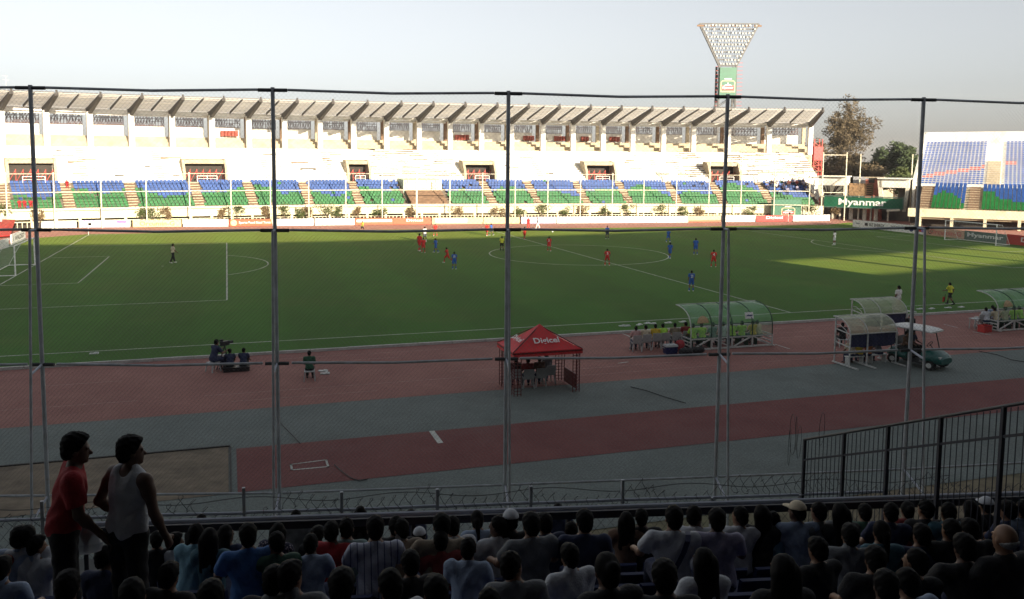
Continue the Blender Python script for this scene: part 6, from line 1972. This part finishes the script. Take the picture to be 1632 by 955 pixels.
# small wire shelters
PROF2 = [(0, 1.58), (.05, 1.74), (.16, 1.92), (.34, 2.08), (.60, 2.20), (.90, 2.26), (1.2, 2.25)]
def wire_shelter(x0, x1, y, label, tarp=True, k=1.0):
    t = thing('wire_shelter', label, 'team shelter', ((x0+x1)/2, y, 0), 0); L = x1-x0
    for b in range(3):
        xa, xb = -L/2+L*b/3+.01, -L/2+L*(b+1)/3-.01; mb = MB()
        for (a_, c_), (d_, e_) in zip(PROF2, PROF2[1:]): mb.add([(xa, a_, c_), (xb, a_, c_), (xb, d_, e_), (xa, d_, e_)], [(0, 1, 2, 3)])
        link_mesh('roof_panel', mb.mesh('roof_panel', M_POLY2, smooth=True), t)
    for x in (-L/2, -L/6+.1, L/2):
        mb = MB(); mb.tube([(x, a_, c_+.0) for a_, c_ in PROF2], .025, 6); mb.build('rib', M_WFRAME, t, world=False)
        mb = MB(); mb.bar((x, 0, .04), (x, 0, 1.58), .055); mb.build('post', M_WFRAME, t, world=False)
        mb = MB(); mb.bar((x, -.62, .04), (x, 1.15, .04), .065); mb.build('base_rail', M_WFRAME, t, world=False)
    for x in (-L/2, L/2):
        mb = MB(); mb.bar((x, 1.02, .04), (x, 1.02, 2.24), .055); mb.build('post', M_WFRAME, t, world=False)
        mb = MB()
        for z_ in (.95, 1.58): mb.bar((x, .02, z_), (x, 1.0, z_+.1), .04)
        mb.build('side_frame', M_WFRAME, t, world=False)
        mb = MB(); mb.tube([(x, .05, 1.25), (x, .3, 1.72), (x, .7, 1.9), (x, 1.0, 1.88)], .018, 5); mb.build('side_hoop', M_WFRAME, t, world=False)
    for a_, c_ in ((0, 1.58), (1.2, 2.25)):
        mb = MB(); mb.bar((-L/2, a_-.01, c_), (L/2, a_-.01, c_), .045); mb.build('cross_rail', M_WFRAME, t, world=False)
    mb = MB(); n = 14; vs, fs = [], []
    for i in range(n+1):
        x = -L/2+.04+(L-.08)*i/n; vs += [(x, .05+.02*math.sin(i*1.7), 1.54), (x, .07+.03*math.sin(i*2.3), .92+.03*math.sin(i))]
    for i in range(n): fs.append((2*i, 2*i+1, 2*i+3, 2*i+2))
    mb.add(vs, fs); mb.build('tarpaulin', M_TARP, t, world=False)
    for s_ in range(2):
        mb = MB(); mb.box((-L/4+s_*L/2, .45, .40), (L*.36, .28, .04)); mb.build('bench', M_WFRAME, t, world=False)
        for dx in (-.15, .15): mb = MB(); mb.box((-L/4+s_*L/2+dx*L, .45, .19), (.05, .25, .36)); mb.build('leg', M_WFRAME, t, world=False)
    return t
wire_shelter(-6.55, -3.85, -47.32, 'front white framed wire shelter with hazy curved roof and dark blue back')
wq = G(1377, 549); wire_shelter(wq[0], wq[0]+2.75, wq[1], 'back white framed wire shelter behind the front one')
for k, (dx, sh_, lab) in enumerate(((.55, 'cream', 'man in a pale shirt bending forward under the front wire shelter'), (.95, 'yellow', 'man in mustard yellow under the front wire shelter'), (1.45, 'orange', 'man in orange under the front wire shelter'), (2.15, 'grey', 'man in grey at the right under the front wire shelter'))):
    person(fig(('sitf', 'sit', 'sitl', 'sitf')[k]), (-6.55+dx, -46.87, -.02), random.uniform(-.3, .3), lab, sh_, 'navy', group='people under the front wire shelter')
person(fig('sit'), G(1342, 553), -.3, 'person in dark clothes on a small white stool left of the front wire shelter', 'black', 'black')
plastic_chair(G(1342, 553), -.3, 'small white stool under the person left of the front wire shelter', None, True)
person(fig('standt'), G(1449, 549), -.4, 'dark clothed man standing behind the golf cart', 'black', 'black', scale=.95)
# golf cart
M_CART = mat('dark green cart body', (.012, .10, .085), .35, .12, 2)
M_TYRE = mat('black tyre', (.015, .015, .015), .8, .1, 5)
M_CANOPY = mat('off white canopy', (.6, .61, .58), .5, .1, 2)
gc = thing('golf_cart', 'dark green golf cart with an off white canopy', 'golf cart', (-2.95, -47.75, 0), PI+.3)
gc.scale = (1.12, 1.08, 1.0)
def loft(mb, secs):
    for s0, s1 in zip(secs, secs[1:]): mb.prof(s0, s1, cap=False)
    n = len(secs[0]); mb.add(secs[0], [tuple(range(n-1, -1, -1))]); mb.add(secs[-1], [tuple(range(n))])
def rsec(y, hw, z0, z1, n=12, p=3.0):
    out = []
    for i in range(n):
        a_ = 2*PI*i/n; c, s_ = math.cos(a_), math.sin(a_)
        out.append((hw*math.copysign(abs(c)**(2/p), c), y, (z0+z1)/2+(z1-z0)/2*math.copysign(abs(s_)**(2/p), s_)))
    return out
mb = MB(); loft(mb, [rsec(.42, .58, .28, .86), rsec(.62, .6, .26, .92), rsec(.9, .6, .24, .86), rsec(1.12, .55, .26, .72), rsec(1.26, .44, .3, .58)]); mb.build('hood', M_CART, gc, True, world=False)
mb = MB(); loft(mb, [rsec(-1.15, .5, .32, .66), rsec(-1.0, .58, .26, .78), rsec(-.6, .6, .26, .74), rsec(-.25, .6, .26, .62)]); mb.build('rear_body', M_CART, gc, True, world=False)
mb = MB(); mb.box((0, .1, .27), (1.12, .9, .08)); mb.build('floor', M_BLACK, gc, world=False)
mb = MB(); loft(mb, [rsec(-.75, .54, .72, .86), rsec(-.55, .56, .72, .9), rsec(-.22, .55, .70, .84)]); mb.build('seat', M_BLACK, gc, True, world=False)
mb = MB(); mb.prof([(-.52, -.72, .9), (-.52, -.84, 1.28), (-.52, -.90, 1.26), (-.52, -.80, .88)], [(.52, -.72, .9), (.52, -.84, 1.28), (.52, -.90, 1.26), (.52, -.80, .88)]); mb.build('backrest', M_BLACK, gc, world=False)
for sx in (-1, 1):
    for y0_, y1_, z_ in ((.62, .42, .88), (-.92, -.98, .7)):
        mb = MB(); mb.bar((sx*.55, y0_, z_), (sx*.53, y1_, 1.74), .035); mb.build('canopy_post', M_BLACK, gc, world=False)
    for y_ in (.82, -.82):
        w_ = thing('wheel', None, None, (sx*.52, y_, .23)); w_.parent = gc
        mb = MB(); mb.tube([(-.09, 0, 0), (-.1, 0, 0.0), (.1, 0, 0), (.09, 0, 0)], .23, 16); mb.build('tyre', M_TYRE, w_, world=False)
        mb = MB(); mb.tube([(-.108, 0, 0), (.108, 0, 0)], .12, 12); mb.build('rim', M_CANOPY, w_, world=False)
    mb = MB(); mb.box((sx*.36, 1.15, .62), (.16, .1, .09)); mb.build('headlight', M_CANOPY, gc, world=False)
mb = MB(); loft(mb, [rsec(-1.15, .56, 1.73, 1.8), rsec(-.9, .62, 1.74, 1.86), rsec(0, .64, 1.74, 1.89), rsec(.55, .62, 1.74, 1.85), rsec(.8, .54, 1.72, 1.79)]); mb.build('canopy', M_CANOPY, gc, True, world=False)
mb = MB(); mb.tube([(-.25+.16*math.cos(a_), .36+.07*math.sin(a_), 1.05+.13*math.sin(a_)) for a_ in np.linspace(0, 2*PI, 14)], .014, 5); mb.bar((-.25, .36, 1.05), (-.25, .55, .8), .03); mb.build('steering_wheel', M_BLACK, gc, world=False)
Mg = chain(gc)
for x, lab, sh_ in ((-.26, 'driver in dark clothes seated in the golf cart', 'navy'), (.28, 'passenger in brown seated in the golf cart', 'brown')):
    q = Mg @ Vector((x, -.45, .42)); person(fig('sit'), q, gc.rotation_euler.z, lab, sh_, 'black', scale=.9)
# camera crew on the track
p = G(340, 592); plastic_chair(p, -.9, 'white plastic stool under the cameraman', None, True)
person(fig('sitcam'), p, -.95, 'cameraman in navy seated on a white stool on the left of the track', 'navy', 'navy', scale=1.14)
tc = thing('video_camera', 'black video camera on a tripod before the seated cameraman', 'camera', tuple(p+np.array([.52, .34, -.08])), -.95)
mb = MB(); mb.box((0, 0, 1.28), (.16, .42, .2)); mb.build('body', M_BLACK, tc, world=False)
mb = MB(); mb.tube([(0, .2, 1.29), (0, .42, 1.29)], [.06, .075], 10); mb.build('lens', M_BLACK, tc, world=False)
mb = MB(); mb.box((-.1, -.1, 1.42), (.06, .16, .08)); mb.build('viewfinder', M_BLACK, tc, world=False)
for k in range(3):
    a_ = 2*PI*k/3; mb = MB(); mb.bar((0, 0, 1.16), (.4*math.cos(a_), .4*math.sin(a_), 0), .035); mb.build('tripod_leg', M_BLACK, tc, world=False)
bx0 = G(377, 591)
bxc = thing('equipment_case', 'black equipment case two people sit on beside the cameraman', 'case', bx0, 0)
mb = MB(); mb.box((0, 0, .09), (1.15, .45, .16)); mb.build('body', M_BAGK, bxc, world=False)
mb = MB(); mb.box((0, 0, .185), (1.18, .48, .03)); mb.build('lid', M_BLACK, bxc, world=False)
for dx, lab in ((-.28, 'left one of two people in black sitting on the equipment case'), (.30, 'right one of two people in black sitting on the equipment case')):
    person(fig('sitg'), bx0+np.array([dx, .1, -.22]), random.uniform(-.3, .1), lab, 'navy', 'black', group='crew on the equipment case', scale=.95)
p = G(493.5, 606)
plastic_chair(p, -.1, 'small white stool under the person in green on the track', None, True)
person(fig('sit'), p+np.array([0, .05, 0]), -.15, 'person in a dark green shirt on a small stool on the track', 'darkgreen', 'black', scale=1.0)
# ================================================================ CROWD IN THE NEAR STAND
CF = {}
def cfig(k):
    if k in CF: return CF[k]
    o = dict(seated=True, h=.0125, lean=.12, arm=((.55, .14, .8), (.55, .14, .8)), folds=.009)
    o.update({'up': dict(), 'lean': dict(lean=.34, arm=((.8, .1, .7), (.8, .1, .7))), 'left': dict(head=(.55, 0), twist=.1), 'right': dict(head=(-.6, 0), twist=-.15, arm=((.5, .25, 1.0), (.5, .2, .9))),
              'collar': dict(top='collar', hair='thick', build=1.06), 'collarr': dict(top='collar', head=(-.5, 0), twist=-.2, hair='thick', arm=((.5, .2, .9), (.6, .5, .6))),
              'big': dict(build=1.16, lean=.2, hair='thick', arm=((.7, .3, .7), (.7, .3, .7))), 'thick': dict(hair='thick', lean=.16), 'spiky': dict(hair='spiky', lean=.2, head=(.25, 0)),
              'long': dict(hair='long', build=.9), 'longr': dict(hair='long', build=.9, head=(-.5, 0)), 'longl': dict(hair='long', build=.9, lean=.22, head=(.4, 0)), 'pony': dict(hair='pony', build=.92, top='long', lean=.18), 'bun': dict(hair='bun', build=.92),
              'bald': dict(hair='bald', build=1.02), 'cap': dict(cap='brim', lean=.15), 'knit': dict(cap='knit', lean=.12, head=(.1, 0)), 'capl': dict(cap='brim', head=(.5, 0), build=1.05),
              'stand': dict(seated=False, hair='short', arm=((.2, .15, .6), (.2, .15, .6)), lean=.05), 'standl': dict(seated=False, hair='long', build=.9, arm=((.2, .15, .6), (.2, .15, .6)))}[k])
    CF[k] = figure(**o); return CF[k]
GRP = 'spectators seated in the near stand'
def seat_person(px, py, k, shirt, label, lower='navy', rz=0.0, cap='white', hair=None, v=None, skin=None, std=None):
    f = cfig(k); best = None
    if v is None:
        yy = py+.034*(px-767)
        v = 9.0 if yy < 837 else 8.2 if yy < 846 else 7.4 if yy < 860 else 6.6 if yy < 876 else 5.8 if yy < 893 else 5.0
        if k == 'big' and v == 9.0: v = 8.2
        if int(px*7) % 3 == 0 and v == 9.0: v = 9.8
    base = std
    for vr in (ROWV if v is None else [v]):
        vh = vr+f['_hy']-.02
        u, z = hit(px, py, vh)
        fl = floor_z(vr) if base is None else base
        sc = (z-fl)/f['_top']
        if best is None or abs(sc-1) < abs(best[0]-1): best = (sc, vr, u, fl)
    sc, vr, u, fl = best
    s2 = max(.84, min(1.14, sc))
    t = person(f, SP(u-f['_hx'], vr, fl+(sc-s2)*f['_top']), -NPHI+rz, label, shirt, lower, 'black', skin or (M_SKIN2 if int(px) % 2 else M_SKIN), s2, GRP if base is None else 'people standing beyond the hand rail', hair=hair, cap=cap)
    if base is None:
        t.rotation_euler = (random.uniform(-.05, .08), random.uniform(-.07, .07), t.rotation_euler.z+random.uniform(-.3, .3))
    return t
P = seat_person
P(-7, 848, 'up', 'dkred', 'person in dark red cut by the left edge of the photo')
P(22, 840, 'thick', 'paleblue', 'pale blue shirted person at the far left edge of the front row')
P(44, 840, 'up', 'white', 'white shirted person second from the left in the front row')
P(58, 853, 'collarr', 'white', 'white collared person left of the standing man in red, head turned right')
P(-6, 884, 'collar', 'paleblue', 'pale blue shirted back at the bottom left corner')
P(163, 872, 'right', 'navy', 'dark haired person in black between the two standing men')
P(105, 905, 'thick', 'black', 'person in black low at the feet of the standing man in red')
P(252, 846, 'up', 'black', 'person in black right of the standing man in the vest')
P(279, 846, 'collarr', 'white', 'white collared person right of the standing man in the vest')
P(311, 835, 'lean', 'cyan', 'person in a light cyan tee leaning forward at the front')
P(341, 839, 'long', 'teal', 'woman with long black hair in dark teal at the left')
P(363, 838, 'longr', 'navy', 'long haired woman in navy directly left of the bright blue tee')
P(264, 893, 'thick', 'black', 'large dark head in front of the white collared person at the left')
P(222, 920, 'up', 'grey', 'low dark head below the standing man in the vest')
P(399, 834, 'big', 'blue', 'broad back in a bright blue tee')
P(432, 834, 'longl', 'dotted', 'woman in a dotted dark blouse right of the bright blue tee')
P(452, 848, 'left', 'green', 'dark green shirted person left of the pale blue leaning one')
P(504, 836, 'thick', 'black', 'thick haired person in black left of the red shirt')
P(499, 850, 'lean', 'paleblue', 'person in a pale blue shirt leaning below the red shirt')
P(529, 829, 'up', 'red', 'person in a bright red shirt in the front rows left of centre')
P(420, 900, 'thick', 'black', 'large dark head before the bright blue tee')
P(470, 890, 'collarr', 'grey', 'grey collared back at the bottom left of centre')
P(560, 826, 'spiky', 'paleteal', 'pale teal shirt left of the striped shirt')
P(600, 822, 'big', 'striped', 'broad back in a striped violet white shirt')
P(623, 824, 'up', 'black', 'dark head just right of the striped shirt')
P(634, 832, 'up', 'grey', 'grey haired person behind the striped shirt', hair=M_HAIRG)
P(650, 824, 'left', 'tan', 'person in a dull tan shirt between the striped and the khaki backs')
P(672, 838, 'knit', 'red', 'red shirted person in a pale knitted cap at the front')
P(694, 819, 'big', 'tan', 'broad back in a khaki tan shirt near the centre')
P(664, 875, 'thick', 'black', 'dark head in front of the khaki tan back')
P(640, 900, 'lean', 'white', 'crouching white shirted person before the khaki tan back')
P(730, 821, 'up', 'white', 'small white shirted person right of the khaki tan back')
P(713, 842, 'up', 'dkred', 'dark red shirt squeezed beside the khaki tan back')
P(741, 852, 'lean', 'paleblue', 'pale blue shirt left of the ponytail')
P(768, 816, 'pony', 'paleblue', 'woman with a ponytail in a pale blue jacket near the centre')
P(793, 820, 'left', 'white', 'white shirt behind the ponytail woman')
P(803, 834, 'up', 'paleblue', 'pale shirt right of the ponytail woman')
P(817, 814, 'knit', 'black', 'person in black in a white knitted cap near the centre')
P(848, 813, 'big', 'grey', 'broad back in grey right of the white knitted cap')
P(878, 816, 'thick', 'navy', 'thick haired person in navy left of the wide navy back')
P(901, 832, 'up', 'black', 'small dark head left of the wide navy back')
P(930, 813, 'big', 'navy', 'wide navy back right of centre')
P(920, 868, 'collar', 'white', 'white collared person low in front of the wide navy back')
P(996, 813, 'long', 'brown', 'long haired woman with bare brown shoulders')
P(987, 887, 'bun', 'black', 'brown tinged dark head low right of centre')
P(1029, 808, 'up', 'black', 'dark head left of the white printed shirt')
sl = P(1066, 803, 'big', 'white', 'broad white printed shirt with a dark bag strap')
P(1111, 804, 'right', 'white', 'white shirt right of the bag strap, head turned right')
P(1141, 807, 'big', 'violet', 'broad back in a grey lilac tee right of the bag strap')
P(1123, 878, 'long', 'white', 'large dark head with a pale collar before the lilac tee')
P(1071, 887, 'thick', 'black', 'large dark head before the white printed shirt')
P(1178, 809, 'left', 'white', 'white shirted person right of the lilac tee')
P(1213, 806, 'longl', 'black', 'woman in a black shawl left of the grey capped person')
P(1231, 815, 'lean', 'cyan', 'light blue sleeve between the black shawl and the grey cap')
P(1273, 800, 'capl', 'paleblue', 'person in a pale grey cap and grey blue tee', cap='cream')
P(1238, 881, 'long', 'black', 'long haired dark head low on the right')
P(1316, 857, 'thick', 'black', 'big dark head right of the grey capped person')
xs = [(1310, 803, 'up', 'grey'), (1342, 800, 'long', 'black'), (1374, 802, 'thick', 'green'), (1408, 798, 'up', 'navy'), (1440, 800, 'bun', 'dkred'), (1474, 796, 'spiky', 'black'), (1508, 797, 'up', 'teal'), (1545, 794, 'long', 'black'), (1578, 792, 'cap', 'black'), (1606, 796, 'thick', 'navy'), (1630, 793, 'up', 'paleblue'),
      (1350, 830, 'collar', 'grey'), (1402, 826, 'pony', 'teal'), (1452, 830, 'big', 'navy'), (1500, 822, 'up', 'black'), (1556, 826, 'big', 'black'), (1384, 868, 'thick', 'black'), (1440, 866, 'left', 'black')]
words = ['grey shirt', 'long black hair and black top', 'dark green shirt', 'navy shirt', 'hair bun and dark red top', 'spiky hair and black shirt', 'dark teal shirt', 'long hair and black blouse', 'white cap and black shirt', 'thick hair and navy shirt', 'pale blue shirt at the right edge',
         'grey collared shirt', 'ponytail and dark teal jacket', 'broad navy back', 'plain black tee', 'broad black back', 'thick black hair low in the rows', 'black shirt with the head turned left']
for (x, y, k, c), wd in zip(xs, words): P(x, y, k, c, 'spectator with %s on the right side of the crowd' % wd)
P(1462, 900, 'lean', 'paleblue', 'hunched grey blue back at the bottom right')
P(1545, 852, 'big', 'black', 'large black back at the bottom right')
P(1610, 857, 'bald', 'black', 'bald headed person at the bottom right edge', hair=M_HAIRG)
P(1395, 905, 'thick', 'black', 'dark head low in the bottom right rows')
P(1180, 915, 'up', 'black', 'dark head at the bottom right of the bare concrete step') if False else None
P(340, 925, 'thick', 'black', 'dark head at the bottom left of centre')
P(700, 915, 'collar', 'paleblue', 'pale blue collared back at the bottom centre')
P(830, 880, 'right', 'grey', 'grey back before the white knitted cap')
P(780, 935, 'up', 'black', 'dark head low at the bottom centre')
P(545, 905, 'thick', 'black', 'dark head before the striped shirt')
# people on the walkway beyond the hand rail
for x, y, k, c, lab in ((471, 813, 'stand', 'grey', 'person standing beyond the hand rail, head between the two pale pipes on the left'), (574, 807, 'standl', 'black', 'long haired person standing beyond the hand rail left of centre'), (655, 812, 'stand', 'navy', 'short dark head just beyond the hand rail left of centre'), (320, 820, 'stand', 'black', 'dark head beyond the hand rail at the left'), (890, 803, 'stand', 'navy', 'dark head beyond the hand rail at the centre')):
    P(x, y, k, c, lab, v=11.7, std=3.4)
# the two standing men
tall = dict(h=.0085, folds=.008)
fr_ = figure(seated=False, hair='thick', arm=((.12, .10, .30, .1), (.30, .08, .55, .2)), head=(-.12, .02), lean=.17, top='tee', legs='trousers', build=1.02, hip=(.05, -.03), **tall)
fv_ = figure(seated=False, hair='thick', arm=((-.2, .38, 1.0, 1.3), (.16, .20, .34, .1)), head=(-.55, .0), lean=.10, top='vest', legs='trousers', build=1.10, hip=(.06, -.04), twist=-.1, **tall)
def standing(f, px, py, v, rz, label, shirt, lower, ex_=0):
    c, s_ = math.cos(rz), math.sin(rz)
    hx, hy = f['_hx']*c-f['_hy']*s_, f['_hx']*s_+f['_hy']*c
    # head offset expressed along the rows
    off = Vector((hx, hy, 0)); du, dv = off.dot(NRt), off.dot(NF)
    u, z = hit(px, py, v+dv)
    fl = floor_z(v)+.44
    sc = (z-fl)/f['_top']
    return person(f, SP(u-du, v, fl), rz, label, shirt, lower, 'black', M_SKIN2, sc, None), SP(u-du, v, fl), sc
vr_ = 6.9
tr_, pr_, scr_ = standing(fr_, 120, 687, vr_, -NPHI-1.22, 'man in a red tee standing on the left looking right', 'red', 'black')
tv_, pv_, scv_ = standing(fv_, 207, 692, vr_-.05, -NPHI-.5, 'man in a white sleeveless vest standing with his head turned right', 'white', 'black')
# bag carried by the man in red
M_BAGT = clear_mat('pale thin carrier bag', (.45, .46, .50), .55, .3)
u_, z_ = hit(136, 842, vr_+.25)
cbg = thing('carrier_bag', 'thin pale carrier bag held by the standing man in red', 'bag', SP(u_, vr_+.25, z_-.12), -NPHI)
mb = MB(); secs = []
for k, (zz, wx, wy) in enumerate(((-.10, .05, .03), (-.08, .11, .07), (0, .13, .08), (.10, .10, .06), (.17, .05, .03))):
    secs.append([(wx*math.cos(a_)*(1+.15*math.sin(3*a_+k)), wy*math.sin(a_)*(1+.2*math.cos(4*a_+k)), zz) for a_ in np.linspace(0, 2*PI, 14, endpoint=False)])
for s0, s1 in zip(secs, secs[1:]): mb.prof(s0, s1, cap=False)
mb.add(secs[0], [tuple(range(13, -1, -1))]); mb.build('body', M_BAGT, cbg, True, world=False)
mb = MB(); mb.tube([(-.04, 0, .16), (-.03, 0, .25), (.03, 0, .25), (.04, 0, .16)], .008, 5); mb.build('handle', M_BAGT, cbg, world=False)
# strap and print on the white shirt
f = cfig('big')
mb = MB()
pts = [(-.02, -.02, 1.10), (-.01, -.09, 1.09), (.02, -.165, 1.02), (.0, -.178, .92), (-.06, -.175, .80), (-.13, -.16, .68), (-.18, -.13, .60)]
pts = [(.12-.0, .03, 1.085), (.11, -.05, 1.09), (.09, -.115, 1.05), (.05, -.15, .95), (0, -.165, .84), (-.06, -.175, .72), (-.13, -.17, .62)]
vs, fs = [], []
for p in pts: vs += [(p[0]-.028, p[1]-.012, p[2]), (p[0]+.028, p[1]-.012, p[2])]
for i in range(len(pts)-1): fs.append((2*i, 2*i+1, 2*i+3, 2*i+2))
mb.add(vs, fs); stp = mb.build('bag_strap', M_TARP, sl, world=False)
# ================================================================ AIR
mb = MB(); mb.box((0, 850, 19.6), (3010, 3510, 41.4))
M_AIR = bpy.data.materials.new('hazy air'); M_AIR.use_nodes = True
t = M_AIR.node_tree
for n in list(t.nodes):
    if n.type != 'OUTPUT_MATERIAL': t.nodes.remove(n)
v = t.nodes.new('ShaderNodeVolumePrincipled')
v.inputs['Density'].default_value = 0.0002
v.inputs['Color'].default_value = (0.92, 0.91, 0.90, 1)
t.links.new(v.outputs[0], [n for n in t.nodes if n.type == 'OUTPUT_MATERIAL'][0].inputs['Volume'])
tag(mb.build('haze', M_AIR), kind='stuff')
